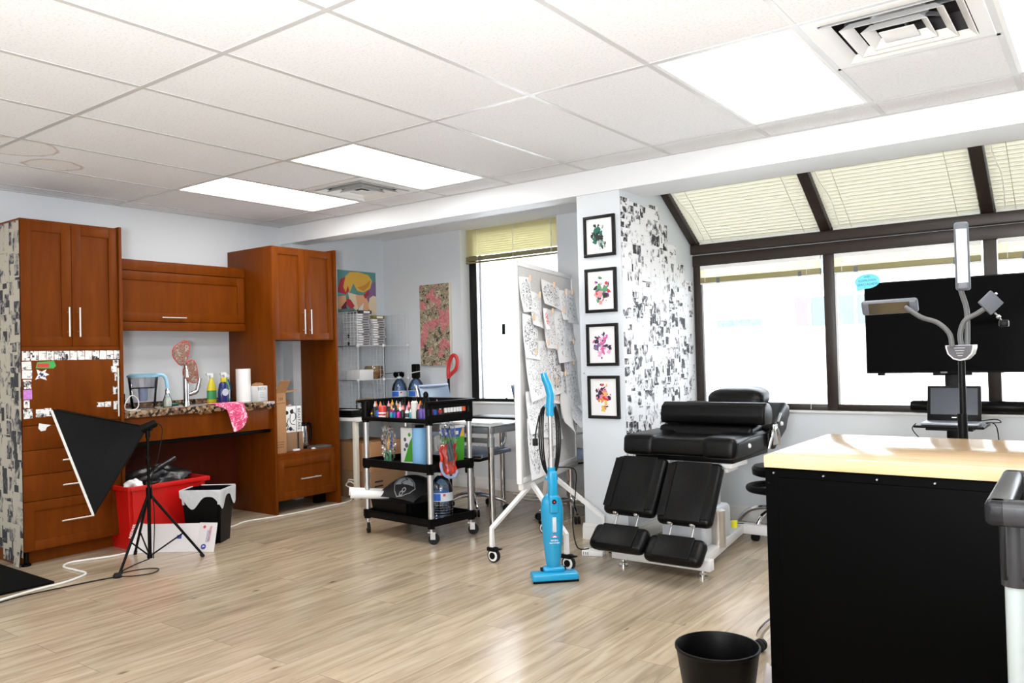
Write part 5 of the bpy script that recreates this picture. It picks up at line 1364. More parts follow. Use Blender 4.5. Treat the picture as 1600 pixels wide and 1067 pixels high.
# wire cube shelves
wire = mat('white_wire', (0.78, 0.79, 0.80), 0.4)
t = thing('wire_cube_shelf', 'white wire grid cube shelves standing on the white desk in the alcove corner', 'shelf', (0.0, 3.64, 0.722))
YS = [3.31, 3.64, 3.97]; ZS = [0.722, 1.035, 1.36, 1.68]; X0, X1 = -0.18, 0.15
def wgrid(o, x, y, w, h, n=9):
    b = MB(); M = FR(o, x, y)
    for k in range(n+1):
        r = 0.0022 if k in (0, n) else 0.0011
        b.box(w*k/n-r, 0, -r, w*k/n+r, h, r, M=M); b.box(0, h*k/n-r, -r, w, h*k/n+r, r, M=M)
    return b
for i in range(2):
    for k in range(3): wgrid((X0, YS[i], ZS[k]), (0, 1, 0), (0, 0, 1), 0.33, ZS[k+1]-ZS[k]).build('back_grid', wire, t)
    for k in range(1, 3): wgrid((X0, YS[i], ZS[k]), (0, 1, 0), (1, 0, 0), 0.33, 0.33).build('shelf_grid', wire, t)
for i in (0, 1, 2):
    for k in range(3):
        if k == 2 and i == 1: continue
        wgrid((X0, YS[i], ZS[k]), (1, 0, 0), (0, 0, 1), 0.33, ZS[k+1]-ZS[k], 7).build('side_grid', wire, t)
for y in YS:
    for z_ in ZS[:3]:
        b = MB(); b.sphere((X1, y, z_ if z_ > 0.8 else 0.735), 0.016, seg=12); b.build('connector', trimw, t)
# contents: clear cassettes
cs_ = None
rnd = random.Random(5)
cass = mat('foil_pack', (0.62, 0.63, 0.65), 0.25, metal=0.3, noise=0.35, nscale=25); cassb = mat('dark_pack', (0.05, 0.05, 0.05), 0.4)
for col in range(2):
    for k in range(13):
        yc = 3.42+0.20*col; zc = 1.3655+0.0232*k
        if col == 1 and k > 10: continue
        lb = 'silver carton in the %s stack on the upper wire shelf, %s from the bottom' % (('left', 'right')[col], ORD[k+1])
        if cs_ is None:
            cs_ = thing('flat_silver_carton', lb, 'carton', (0.02, yc, zc), 0, 'stacked cartons on the upper wire shelf', local=True)
            b = MB(); b.box(-0.09, -0.088, 0, 0.09, 0.088, 0.021, bev=0.002); b.build('carton', cass, cs_)
            b = MB(); b.box(0.0903, -0.07, 0.004, 0.0909, -0.01, 0.017); b.build('label_card', paper, cs_)
            b = MB(); b.box(0.0903, 0.0, 0.006, 0.0909, 0.07, 0.015); b.build('print', cassb, cs_)
        else: dup(cs_, (0.02+rnd.uniform(-0.012, 0.012), yc, zc), rnd.uniform(-0.03, 0.03), label=lb)
for k, (y, m, lab) in enumerate(((3.46, cassb, 'black carton on top of the silver cartons'), (3.63, mat('olive_pack', (0.22, 0.18, 0.04), 0.5), 'olive carton at the right end on top of the silver cartons'))):
    zt = 1.3655+0.0232*(13 if k == 0 else 11)
    t = thing('flat_carton', lab, 'carton', (0.02, y, zt))
    b = MB(); b.box(-0.06, y-0.075, zt, 0.11, y+0.075, zt+0.03, bev=0.002); b.build('carton', m, t)
    b = MB(); b.box(0.1103, y-0.03, zt+0.006, 0.1108, y+0.05, zt+0.024); b.build('label_card', paper, t)
b = MB()
for k in range(4): b.sphere((0.0, 3.335+0.02*(k % 2), 1.385+0.035*k), 0.018, seg=8)
tag(b.build('black_ornament', inkblk), 'black knobbly ornament at the left end of the upper wire shelf', 'ornament')
b = MB(); b.box(-0.05, 3.345, 1.038, 0.13, 3.52, 1.135, bev=0.003); tag(b.build('white_box', paper), 'plain white box on the middle wire shelf', 'box')
t = thing('wicker_jar', 'round glass and wicker jar on the middle wire shelf', 'jar', (0.0, 3.65, 1.04), 0, local=True)
b = MB(); b.lathe([(0.07, 0), (0.095, 0.03), (0.10, 0.08), (0.085, 0.125)], seg=24, cap=False); b.build('glass', 'amber_glass', t)
b = MB(); b.lathe([(0.06, 0.004), (0.084, 0.03), (0.088, 0.06), (0.05, 0.09), (0, 0.1)], seg=20); b.build('filling', mat('rope', (0.42, 0.30, 0.17), 0.9, noise=0.4, nscale=60), t)
t = thing('sunglasses', 'black sunglasses at the right end of the middle wire shelf', 'sunglasses', (0.12, 3.84, 1.04))
for y in (3.80, 3.88):
    b = MB(); b.lathe([(0, -0.003), (0.034, -0.003), (0.036, 0), (0.034, 0.003), (0, 0.003)], seg=18, sy=0.85, M=FR((0.15, y, 1.072), (0, 1, 0), (-0.2, 0, 1))); b.build('lens', screen, t)
b = MB(); b.tube([(0.15, 3.765, 1.09), (0.148, 3.84, 1.095), (0.15, 3.915, 1.09)], 0.004, seg=6); b.tube([(0.15, 3.915, 1.09), (0.03, 3.92, 1.085)], 0.003, seg=6); b.tube([(0.15, 3.765, 1.09), (0.03, 3.77, 1.085)], 0.003, seg=6); b.build('frame', plast, t)
# jars with wooden lids on the desk
wl = mat('bamboo', (0.45, 0.28, 0.12), 0.5)
for n, (y, r, h, lab) in enumerate(((3.42, 0.045, 0.12, 'wide glass jar with wooden lid under the wire shelf'), (3.54, 0.045, 0.12, 'second glass jar with wooden lid under the wire shelf, nearer the blue bottles'), (3.72, 0.03, 0.11, 'slim lidless glass jar under the wire shelf'))):
    t = thing('glass_jar', lab, 'jar', (0.05, y, 0.722), 0, local=True)
    b = MB(); b.lathe([(r*0.95, 0), (r, 0.005), (r, h)], seg=20, cap=False); b.build('glass', 'clear_glass', t)
    if n < 2: b = MB(); b.lathe([(r*1.03, h), (r*1.03, h+0.014)], seg=20); b.build('lid', wl, t)
    else: b = MB(); b.lathe([(r*0.9, 0.003), (r*0.9, 0.06)], seg=18); b.build('filling', paper, t)
jug('large blue water bottle on the white desk, left one with white cap', (0.235, 3.76, 0.722), 0.33, 0.075)
jug('large blue water bottle on the white desk with a black case on its neck', (0.42, 3.80, 0.722), 0.335, 0.078, cap=False)
t = thing('black_case', 'black upright case slung over the neck of the right blue water bottle', 'case', (0.42, 3.80, 1.035))
b = MB(); b.box(0.38, 3.775, 1.036, 0.455, 3.83, 1.175, bev=0.012, seg=3); b.build('case_body', plast, t)
b = MB(); b.tube([(0.37, 3.77, 1.085), (0.46, 3.765, 1.10), (0.47, 3.84, 1.105), (0.37, 3.84, 1.09)], 0.004, closed=True, smooth_n=3, seg=6); b.build('tie', cordw, t)

# poster (generic colour composition) on the left wall
t = thing('colourful_poster', 'colourful poster with golden, red and peach shapes on the alcove wall above the wire shelf', 'poster', (XL, 3.64, 1.68))
PCOL = [('teal', (0.10, 0.30, 0.28)), ('gold', (0.78, 0.45, 0.06)), ('deep_gold', (0.62, 0.28, 0.03)), ('crimson', (0.50, 0.03, 0.05)), ('peach', (0.80, 0.42, 0.22)), ('cream', (0.82, 0.66, 0.45)), ('mauve', (0.24, 0.14, 0.28)), ('slate_green', (0.12, 0.2, 0.2)), ('white', (0.8, 0.8, 0.8)), ('maroon', (0.12, 0.01, 0.03))]
pm_ = [mat('poster_'+n, c, 0.5) for n, c in PCOL]
PI_ = {n: i for i, (n, _) in enumerate(PCOL)}
b = MB(); PM = FR((XL+0.001, 3.385, 1.675), (0, 1, 0), (0, 0, 1)); PW, PH = 0.505, 0.435
layers = [('teal', [(0, 0), (1, 0), (1, 1), (0, 1)]), ('mauve', [(0.75, 0.05), (1, 0.0), (1, 0.78), (0.8, 0.72), (0.7, 0.4)]),
          ('crimson', [(0, 0.55), (0.08, 0.80), (0.28, 0.88), (0.34, 0.60), (0.2, 0.45), (0, 0.5)]), ('peach', [(0.0, 0.40), (0.2, 0.43), (0.22, 0.15), (0.12, 0.1), (0, 0.12)]),
          ('cream', [(0.26, 0.5), (0.48, 0.46), (0.66, 0.42), (0.66, 0.3), (0.46, 0.1), (0.32, 0.22)]), ('peach', [(0.45, 0.45), (0.7, 0.46), (0.84, 0.2), (0.72, 0.0), (0.55, 0.0), (0.5, 0.2)]),
          ('gold', [(0.14, 0.62), (0.2, 0.86), (0.32, 0.97), (0.55, 0.98), (0.8, 0.93), (0.9, 0.80), (0.84, 0.62), (0.66, 0.52), (0.5, 0.55), (0.40, 0.72), (0.30, 0.5), (0.26, 0.66), (0.2, 0.5)]),
          ('deep_gold', [(0.5, 0.62), (0.7, 0.70), (0.86, 0.82), (0.8, 0.66), (0.66, 0.55)]), ('crimson', [(0.66, 0.46), (0.80, 0.58), (0.82, 0.5), (0.7, 0.38)]),
          ('crimson', [(0.22, 0.36), (0.32, 0.34), (0.42, 0.2), (0.34, 0.12), (0.2, 0.24)]), ('maroon', [(0.08, 0.16), (0.2, 0.3), (0.22, 0.1), (0.1, 0.05)]), ('cream', [(0.82, 0.40), (0.92, 0.46), (1.0, 0.44), (1.0, 0.02), (0.86, 0.02), (0.78, 0.2)]),
          ('slate_green', [(0, 0), (0.42, 0), (0.44, 0.1), (0.3, 0.14), (0, 0.11)]), ('white', [(0.44, 0.0), (0.5, 0.0), (0.54, 0.16), (0.66, 0.28), (0.62, 0.05), (0.56, 0.0), (0.5, -0.0), (0.46, 0.12)])]
for k, (n, pts) in enumerate(layers): b.prism([(x*PW, y*PH) for x, y in pts], 0.0012+0.0003*k, PM, PI_[n])
b.build('print', pm_, t)
# canvas painting
mat_splat('canvas_paint', [(0.02, 0.02, 0.02), (0.10, 0.08, 0.05), (0.32, 0.27, 0.17), (0.45, 0.38, 0.26), (0.06, 0.05, 0.04), (0.55, 0.48, 0.33)], 26, base=(0.74, 0.17, 0.22), base_cut=0.52)
t = thing('abstract_canvas', 'tall narrow splatter painting in pink, black and beige left of the alcove window', 'painting', (0.53, 3.98, 1.155))
b = MB(); b.box(0.338, 3.962, 1.155, 0.720, 3.965, 1.945); b.build('painted_face', 'canvas_paint', t)
b = MB(); b.box(0.338, 3.965, 1.155, 0.722, 3.998, 1.945, bev=0.002); b.build('stretcher', mat('canvas_cream', (0.75, 0.72, 0.6), 0.7), t)
# red handled stick
t = thing('red_mop_handle', 'red looped handle on a black stick standing behind the grey-blue chair', 'mop handle', (0.78, 3.86, 0))
b = MB(); b.tube([(0.765, 3.88, 1.03), (0.765, 3.88, 1.12), (0.79, 3.88, 1.20), (0.82, 3.88, 1.245), (0.86, 3.88, 1.24), (0.88, 3.88, 1.19), (0.86, 3.88, 1.12), (0.81, 3.88, 1.08), (0.77, 3.88, 1.05)], 0.018, smooth_n=5); b.build('loop_handle', mat('handle_red', (0.60, 0.04, 0.04), 0.35), t)
b = MB(); b.cyl((0.765, 3.88, 0.0), (0.765, 3.88, 1.05), 0.012); b.build('stick', plast, t)

# glass desk
t = thing('glass_desk', 'glass-topped desk with grey apron and chrome legs in front of the alcove window', 'desk', (1.88, 3.12, 0))
b = MB(); b.box(1.47, 2.57, 0.735, 2.30, 3.70, 0.745, bev=0.002); b.build('glass_top', mat('desk_glass', (0.55, 0.60, 0.60), 0.04, spec=0.8, coat=1.0), t)
b = MB(); b.box(1.50, 2.60, 0.68, 2.28, 2.64, 0.73, bev=0.008); b.box(1.50, 3.60, 0.68, 2.28, 3.64, 0.73, bev=0.008); b.box(2.24, 2.64, 0.68, 2.28, 3.60, 0.73, bev=0.008); b.box(1.50, 2.64, 0.68, 1.54, 3.60, 0.73, bev=0.008); b.build('apron', steelg, t)
for (x, y) in ((2.255, 2.62), (1.60, 3.60), (2.255, 3.62)):
    b = MB(); b.cyl((x, y, 0.0), (x, y, 0.735), 0.022, seg=18); b.build('leg', chrome, t)
b = MB(); b.cyl((1.95, 2.62, 0.63), (2.255, 2.62, 0.63), 0.018, seg=14); b.cyl((2.255, 2.62, 0.59), (2.255, 2.62, 0.655), 0.027, seg=16); b.build('cross_bar', steelg, t)
b = MB(); b.box(1.72, 2.70, 0.7455, 2.2, 3.0, 0.7475, M=Matrix.Identity(4)); tag(b.build('paper_sheets', paper), 'white sheets lying on the glass desk', 'papers')
b = MB(); b.box(1.66, 3.05, 0.7455, 2.22, 3.30, 0.757, bev=0.002); tag(b.build('black_folder', plast), 'thin black folder on the glass desk beside the pinboard', 'folder')
t = thing('glass_desk', 'second glass desk visible between the pinboard and the picture column', 'desk', (2.6, 3.6, 0))
b = MB(); b.box(2.34, 3.35, 0.735, 2.93, 3.95, 0.745, bev=0.002); b.build('glass_top', 'desk_glass', t)
b = MB(); b.box(2.36, 3.37, 0.69, 2.91, 3.40, 0.735, bev=0.006); b.build('apron', plast, t)
for (x, y) in ((2.40, 3.42), (2.88, 3.42), (2.40, 3.90), (2.88, 3.90)):
    b = MB(); b.cyl((x, y, 0), (x, y, 0.735), 0.02); b.build('leg', chrome, t)

# office chairs
chair_blue = mat('chair_blue_grey', (0.23, 0.29, 0.40), 0.4)
def office_chair(label, loc, rz):
    t = thing('office_chair', label, 'office chair', loc, rz, 'ribbed office chairs', local=True)   # faces +x
    b = MB(); b.box(-0.22, -0.23, 0.452, 0.24, 0.23, 0.488, bev=0.016, seg=3)
    for k in range(10): b.cyl((-0.19+k*0.044, -0.22, 0.487), (-0.19+k*0.044, 0.22, 0.487), 0.006, seg=6)
    b.build('seat', chair_blue, t)
    b = MB()
    def f(u, v): return (-0.25-0.10*v+0.03*math.cos((u-0.5)*PI)*-1, (u-0.5)*0.42, 0.60+0.40*v)
    def g(u, v): x, y, z_ = f(u, v); return (x-0.016, y, z_)
    b.grid(f, 10, 8); b.grid(g, 10, 8); b.cyl((-0.36, -0.21, 1.0), (-0.36, 0.21, 1.0), 0.014, seg=10); b.box(-0.352, -0.21, 0.86, -0.34, 0.21, 0.868); b.build('backrest', chair_blue, t)
    for s in (-1, 1):
        b = MB(); b.tube([(0.23, s*0.235, 0.46), (-0.18, s*0.235, 0.455), (-0.245, s*0.235, 0.50), (-0.28, s*0.22, 0.62), (-0.37, s*0.22, 1.01)], 0.011, smooth_n=5, seg=8); b.build('side_frame', chrome, t)
    for s in (-1, 1):
        b = MB(); b.tube([(0.12, s*0.24, 0.46), (0.16, s*0.27, 0.55), (0.12, s*0.27, 0.655), (-0.20, s*0.27, 0.66), (-0.29, s*0.235, 0.64)], 0.010, smooth_n=5, seg=8); b.build('armrest', chrome, t)
    b = MB(); b.box(-0.10, -0.08, 0.40, 0.12, 0.08, 0.45, bev=0.01); b.box(0.06, -0.21, 0.33, 0.115, -0.16, 0.43, bev=0.012); b.build('tilt_mechanism', plast, t)
    b = MB(); b.cyl((0, 0, 0.12), (0, 0, 0.40), 0.016, seg=14); b.cyl((0, 0, 0.10), (0, 0, 0.27), 0.024, seg=14); b.build('gas_lift', chrome, t)
    for k in range(5):
        a = 2*PI*k/5+0.35; c, s = math.cos(a), math.sin(a)
        b = MB(); b.tube([(0, 0, 0.13), (0.10*c, 0.10*s, 0.125), (0.24*c, 0.24*s, 0.085), (0.27*c, 0.27*s, 0.07)], [0.02, 0.017, 0.012, 0.01], seg=8); o = b.build('base_arm', chrome, t)
        b = MB()
        for e in (-1, 1): b.cyl((0.27*c-s*0.008*e-s*0.012*e, 0.27*s+c*0.008*e+c*0.012*e, 0.027), (0.27*c-s*0.004*e, 0.27*s+c*0.004*e, 0.027), 0.027, seg=14)
        b.build('caster', rubber, o)
    return t
office_chair('blue-grey ribbed office chair pushed under the glass desk behind the trolley', (1.66, 3.12, 0), math.radians(8))
office_chair('blue-grey ribbed office chair glimpsed between pinboard and picture column', (2.48, 3.30, 0), math.radians(75))
b = MB(); b.tube([(1.5, 3.88, .006), (1.7, 3.8, .02), (1.85, 3.86, .006), (2.0, 3.74, .03), (2.15, 3.86, .006), (2.3, 3.78, .006), (2.6, 3.82, .006)], 0.005, smooth_n=6, seg=6)
b.tube([(1.6, 3.80, .006), (1.8, 3.70, .006), (2.0, 3.76, .02), (2.2, 3.70, .006), (2.9, 3.75, .006)], 0.005, smooth_n=6, seg=6)
tag(b.build('tangled_cables', cordw), 'tangle of white cables on the floor behind the pinboard', 'cable')

# =================================================================== MOBILE PINBOARD
NA = Vector((3.03, 1.905, 0)); FB = Vector((2.75, 2.95, 0))
bd = (FB-NA).normalized(); BW = (FB-NA).length; Z0, Z1 = 0.485, 1.785
bn = Vector((bd.y, -bd.x, 0))       # towards the room
BM = FR(NA+Vector((0, 0, Z0)), bd, (0, 0, 1)); BH = Z1-Z0
if (BM.to_3x3() @ Vector((0, 0, 1))).dot(bn) < 0: print('board normal flipped')
t = thing('mobile_pinboard', 'tall mobile pinboard with white frame on a wheeled white stand, covered in drawings', 'pinboard', ((NA+FB)/2))
b = MB(); b.box(0.03, 0.03, -0.012, BW-0.012, BH-0.03, 0.004, M=BM); b.build('felt_panel', felt, t)
b = MB(); b.box(0, 0, -0.02, 0.032, BH, 0.012, bev=0.003, M=BM); b.box(BW-0.014, 0, -0.02, BW, BH, 0.012, bev=0.003, M=BM)
b.box(0.03, BH-0.03, -0.02, BW-0.012, BH, 0.012, bev=0.003, M=BM); b.box(0.03, 0, -0.02, BW-0.012, 0.03, 0.012, bev=0.003, M=BM); b.build('frame', whitem, t)
b = MB()
b.box(0.05, -0.045, -0.03, BW+0.06, -0.005, 0.0, bev=0.003, M=BM); b.build('stand_rail', mat('stand_cream', (0.74, 0.74, 0.70), 0.35), t)
def caster(parent, x, y, z_top=0.09):
    b = MB(); b.cyl((x, y, 0.07), (x, y, z_top), 0.014); b.box(x-0.03, y-0.018, 0.065, x+0.035, y+0.018, 0.09, bev=0.005); b.box(x+0.02, y-0.015, 0.078, x+0.065, y+0.015, 0.086, bev=0.003)
    b.cyl((x+0.01, y-0.017, 0.04), (x+0.01, y+0.017, 0.04), 0.02); o = b.build('caster', plast, parent)
    b = MB(); b.cyl((x+0.012, y-0.011, 0.040), (x+0.012, y+0.011, 0.040), 0.040, seg=22); w_ = b.build('wheel', rubber, o)
    b = MB(); b.cyl((x+0.012, y-0.013, 0.040), (x+0.012, y+0.013, 0.040), 0.032, seg=22); b.build('wheel_disc', paper, o)
jn = NA+bd*0.20; jf = NA+bd*0.52
for (top, p) in ((jn, (2.790, 1.935)), (jn, (3.265, 2.02)), (jf+bn*0.02, (3.20, 2.55)), (jf-bn*0.02, (2.62, 2.72))):
    b = MB(); pv = Vector((p[0], p[1], 0))
    b.tube([top+Vector((0, 0, 0.46)), pv+Vector((0, 0, 0.20)), pv+Vector((0, 0, 0.088))], 0.0165, seg=4); b.build('leg', whitem, t)
    caster(t, p[0], p[1])
b = MB(); b.box(-0.02, BH*0.72, 0.002, -0.004, BH*0.72, 0.004, M=BM)
b.bm.free()
# drawings pinned on the board (x along board, y up), slightly curled sheets
def curled(name, m, label, cat, group, M, w, h, curl=0.02, parent=None):
    me = bpy.data.meshes.new(name); bm = bmesh.new()
    n = 8; vs = [bm.verts.new(((u/n-0.5), (v/n-0.5), curl*(1-v/n)**2/1.0+0.35*curl*math.sin(PI*u/n))) for v in range(n+1) for u in range(n+1)]
    vb = [bm.verts.new((v_.co.x, v_.co.y, v_.co.z-0.0008)) for v_ in vs]
    for v in range(n):
        for u in range(n):
            a = v*(n+1)+u
            bm.faces.new((vs[a], vs[a+1], vs[a+n+2], vs[a+n+1])).smooth = True
            bm.faces.new((vb[a+n+1], vb[a+n+2], vb[a+1], vb[a])).smooth = True
    bm.to_mesh(me); bm.free(); me.materials.append(MATS[m] if isinstance(m, str) else m)
    o = bpy.data.objects.new(name, me); C.objects.link(o); o.matrix_world = M @ Matrix.Diagonal((w, h, 1, 1))
    return tag(o, label, cat, group)
def BP(x, y, n, rot=0): return BM @ Matrix.Translation((x, y, n)) @ Matrix.Rotation(rot, 4, 'Z')
wood_pin = mat('pin_wood', (0.68, 0.50, 0.34), 0.6)
# (fraction along, fraction up, w, h, rot, kind)
sheets = [(0.17, 0.87, 0.16, 0.20, .05, 0), (0.33, 0.80, 0.17, 0.20, -.12, 1), (0.60, 0.885, 0.30, 0.15, -.1, 0), (0.80, 0.845, 0.15, 0.19, 0.02, 1), (0.93, 0.84, 0.20, 0.22, -.05, 1),
          (0.93, 0.72, 0.14, 0.16, .03, 1), (0.22, 0.665, 0.22, 0.25, -.08, 0), (0.56, 0.71, 0.20, 0.24, -.04, 1), (0.74, 0.68, 0.24, 0.34, .03, 1), (0.24, 0.485, 0.22, 0.28, .1, 1),
          (0.46, 0.54, 0.22, 0.26, 0, 1), (0.62, 0.50, 0.24, 0.30, 0.05, 0), (0.93, 0.60, 0.12, 0.14, 0.03, 0), (0.92, 0.42, 0.24, 0.30, -.02, 1), (0.22, 0.31, 0.22, 0.24, 0.02, 1),
          (0.46, 0.36, 0.22, 0.28, 0.02, 1), (0.60, 0.39, 0.14, 0.15, -.1, 0), (0.74, 0.36, 0.16, 0.30, -.12, 0), (0.40, 0.24, 0.14, 0.16, 0, 0), (0.52, 0.24, 0.16, 0.28, 0.03, 1), (0.62, 0.25, 0.18, 0.26, -.05, 1),
          (0.28, 0.155, 0.22, 0.22, 0.45, 0), (0.46, 0.17, 0.16, 0.28, 0.08, 0)]
sheets = [((fx-0.055 if fx < 0.7 else fx-0.01), fy, w*1.18, h*1.05, r_, kd) for (fx, fy, w, h, r_, kd) in sheets]
depth = 0.006
sprotos = {}
for k, (fx, fy, w, h, rot, kd) in enumerate(sheets):
    M = BP(0.03+fx*(BW-0.05), 0.02+fy*(BH-0.05), depth+0.004*(k % 5), rot); depth += 0.0002
    m = ('line_drawing', 'line_drawing_fine')[kd]
    rank = 1+sum(1 for q in sheets if q[5] == kd and (q[1], -q[0]) > (fy, -fx))
    lab = 'sheet with %s line drawing on the pinboard, %s highest of its kind' % (('bold black', 'fine grey')[kd], ORD[rank] if rank > 1 else 'the')
    if kd not in sprotos: sprotos[kd] = curled('drawing_sheet', m, lab, 'drawing', ('bold drawings on the pinboard', 'fine drawings on the pinboard')[kd], M, w, h, 0.025)
    else: sheet_copy(sprotos[kd], M, w, h, label=lab)
curled('drawing_sheet', 'line_drawing_red', 'small sheet with a red drawing near the top of the pinboard', 'drawing', None, BP(0.40, 0.745*BH, 0.045, 0), 0.085, 0.13, 0.02)
curled('drawing_sheet', 'line_drawing_violet', 'sheet with violet figures in the middle of the pinboard', 'drawing', None, BP(0.83, 0.545*BH, 0.03, 0.05), 0.10, 0.20, 0.01)
curled('drawing_sheet', 'line_drawing', 'large sheet with dense black curls at the bottom left of the pinboard', 'drawing', None, BP(0.155, 0.165*BH-0.02, 0.034, 0.0), 0.20, 0.36, 0.02)
curled('drawing_sheet', paper, 'plain white back of the sheet beside it at the bottom of the pinboard', 'drawing', None, BP(0.32, 0.165*BH-0.03, 0.030, -0.02), 0.17, 0.34, 0.02)
curled('drawing_sheet', paper, 'large tilted blank sheet hanging right of the vacuum cord on the pinboard', 'drawing', None, BP(0.78, 0.30*BH-0.05, 0.03, -0.5), 0.30, 0.24, 0.06)
curled('drawing_sheet', 'line_drawing_fine', 'folded sheet standing off the pinboard at the right behind the blank sheet', 'drawing', None, BP(0.95, 0.27*BH, 0.03, 0.6), 0.14, 0.18, 0.06)
pin = None
for k, (fx, fy, w, h, rot, kd) in enumerate(sheets):
    M = BP(0.03+fx*(BW-0.05), 0.02+fy*(BH-0.05)+h/2-0.012, depth+0.028, rot)
    prk = 1+sum(1 for q in sheets if (q[1], -q[0]) > (fy, -fx)); plb = 'tiny wooden peg on the pinboard, %s from the top' % (ORD[prk] if prk < 17 else ['seventeenth', 'eighteenth', 'nineteenth', 'twentieth', 'twenty-first', 'twenty-second', 'twenty-third'][prk-17])
    if pin is None:
        b = MB(); b.box(-0.005, -0.018, -0.004, 0.005, 0.02, 0.01, bev=0.002); me = bpy.data.meshes.new('clothes_peg'); b.bm.to_mesh(me); b.bm.free(); me.materials.append(wood_pin)
        pin = bpy.data.objects.new('clothes_peg', me); C.objects.link(pin); pin.matrix_world = M
        tag(pin, plb, 'peg', 'wooden pegs on the pinboard')
    else:
        c = pin.copy(); C.objects.link(c); c.matrix_world = M; c['label'] = plb

# =================================================================== STICK VACUUM
t = thing('stick_vacuum', 'bright blue upright stick vacuum cleaner standing in front of the pinboard', 'vacuum cleaner', (3.325, 1.80, 0), math.radians(45), local=True)
# local: x across (right), y away
b = MB()
b.box(-0.128, -0.052, 0.004, 0.128, 0.045, 0.05, bev=0.014, seg=3); b.box(-0.06, -0.02, 0.045, 0.06, 0.05, 0.075, bev=0.014, seg=3); b.build('floor_head', bluep, t)
b = MB(); b.box(-0.125, -0.053, 0.002, 0.125, -0.048, 0.012); b.cyl((-0.07, 0.03, 0.05), (-0.05, 0.03, 0.05), 0.018); b.cyl((0.05, 0.03, 0.05), (0.07, 0.03, 0.05), 0.018); b.build('head_trim', plast, t)
b = MB(); b.lathe([(0.030, 0.06), (0.042, 0.10), (0.052, 0.20), (0.060, 0.32), (0.062, 0.385), (0.054, 0.435), (0.036, 0.462), (0.022, 0.475)], (0, 0.02, 0), seg=30, sy=0.95); b.build('dust_canister', bluep, t)
b = MB(); b.box(-0.024, -0.045, 0.40, 0.024, 0.02, 0.60, bev=0.012, seg=3); b.box(-0.026, -0.05, 0.37, 0.026, 0.0, 0.47, bev=0.012, seg=3); b.cyl((0, 0.0, 0.58), (0, 0.0, 0.615), 0.022); b.build('upper_housing', bluep, t)
b = MB(); b.cyl((0, -0.055, 0.435), (0, -0.047, 0.435), 0.012, seg=18); b.build('power_button', plast, t)
b = MB(); b.cyl((0, -0.058, 0.435), (0, -0.054, 0.435), 0.005, seg=12); b.build('button_lamp', redk, t)
b = MB(); b.box(-0.011, -0.047, 0.27, 0.011, -0.040, 0.35, bev=0.005); b.build('latch', mat('latch_grey', (0.55, 0.60, 0.65), 0.35), t)
b = MB(); b.text('BISSELL', 0.013, FR((0, -0.0385, 0.225), (1, 0, 0), (0, -0.05, 1)), ext=0.0006); b.build('brand_print', paper, t)
b = MB(); b.text('featherweight', 0.010, FR((0, -0.0380, 0.212), (1, 0, 0), (0, -0.05, 1)), ext=0.0006); b.prism([(-0.012, 0), (0.012, 0), (0, 0.013)], 0.001, FR((0, -0.0395, 0.242), (1, 0, 0), (0, 0, 1)))
b.build('red_print', paper, t)
b = MB(); b.box(-0.018, -0.0402, 0.2425, 0.018, -0.0392, 0.2475); b.prism([(-0.007, 0), (0.007, 0), (0, 0.009)], 0.0012, FR((0, -0.0401, 0.250), (1, 0, 0), (0, 0, 1))); b.build('red_mark', redk, t)
b = MB(); b.cyl((0, 0, 0.61), (0.0, 0.0, 0.925), 0.0125, seg=18); b.cyl((0, 0, 0.605), (0, 0, 0.665), 0.018, seg=18); b.build('tube', alum, t)
b = MB(); b.tube([(0, 0, 0.895), (0, 0, 0.96), (0.006, 0, 1.01), (-0.006, 0.0, 1.06), (-0.024, 0.0, 1.105), (-0.03, 0, 1.13)], [0.021, 0.021, 0.023, 0.022, 0.020, 0.018], seg=16)
b.build('handle', bluep, t)
b = MB()
for k in range(3):
    w_ = 0.037+0.010*k; b.tube([(0.005, 0.02, 0.955), (-w_*0.7, 0.022, 0.935), (-w_, 0.02, 0.85), (-w_*1.02, 0.02, 0.72), (-w_*0.75, 0.02, 0.62), (-0.012, 0.022, 0.555+0.006*k), (0.012, 0.022, 0.555+0.006*k), (w_*0.7, 0.02, 0.62), (w_, 0.02, 0.74), (w_*0.95, 0.02, 0.86), (w_*0.65, 0.022, 0.94)], 0.0045, closed=True, smooth_n=6, seg=6)
b.tube([(-0.06, 0.0, 0.90), (-0.083, 0.0, 0.80), (-0.085, 0, 0.76)], 0.004, smooth_n=4, seg=6); b.box(-0.10, -0.01, 0.735, -0.072, 0.01, 0.775, bev=0.003)
b.build('power_cord', rubber, t)
b = MB(); b.box(-0.035, 0.0, 0.545, 0.035, 0.03, 0.565, bev=0.004); b.box(-0.03, 0.0, 0.94, 0.03, 0.03, 0.955, bev=0.004); b.build('cord_hook', bluep, t)
# power adapter
t = thing('power_strip', 'small white power strip with cords on the floor beside the picture column', 'power strip', (3.22, 2.36, 0))
b = MB(); b.box(-0.085, -0.035, 0.0, 0.045, 0.035, 0.035, bev=0.005, M=FR((3.24, 2.39, 0), (0.95, 0.3, 0), (-0.3, 0.95, 0))); b.build('strip_body', paper, t)
b = MB()
for k in range(3): b.box(-0.075+0.013*k, -0.0356, 0.008, -0.071+0.013*k, -0.0351, 0.026, M=FR((3.24, 2.39, 0), (0.95, 0.3, 0), (-0.3, 0.95, 0)))
b.box(0.01, -0.02, 0.035, 0.05, 0.02, 0.075, bev=0.006, M=FR((3.24, 2.39, 0), (0.95, 0.3, 0), (-0.3, 0.95, 0))); b.build('plug', plast, t)
b = MB(); b.tube([(3.20, 2.37, 0.04), (3.14, 2.33, 0.05), (3.08, 2.38, 0.18), (3.06, 2.45, 0.36), (3.03, 2.50, 0.49), (2.97, 2.42, 0.515), (2.95, 2.36, 0.515)], 0.004, smooth_n=6, seg=6)
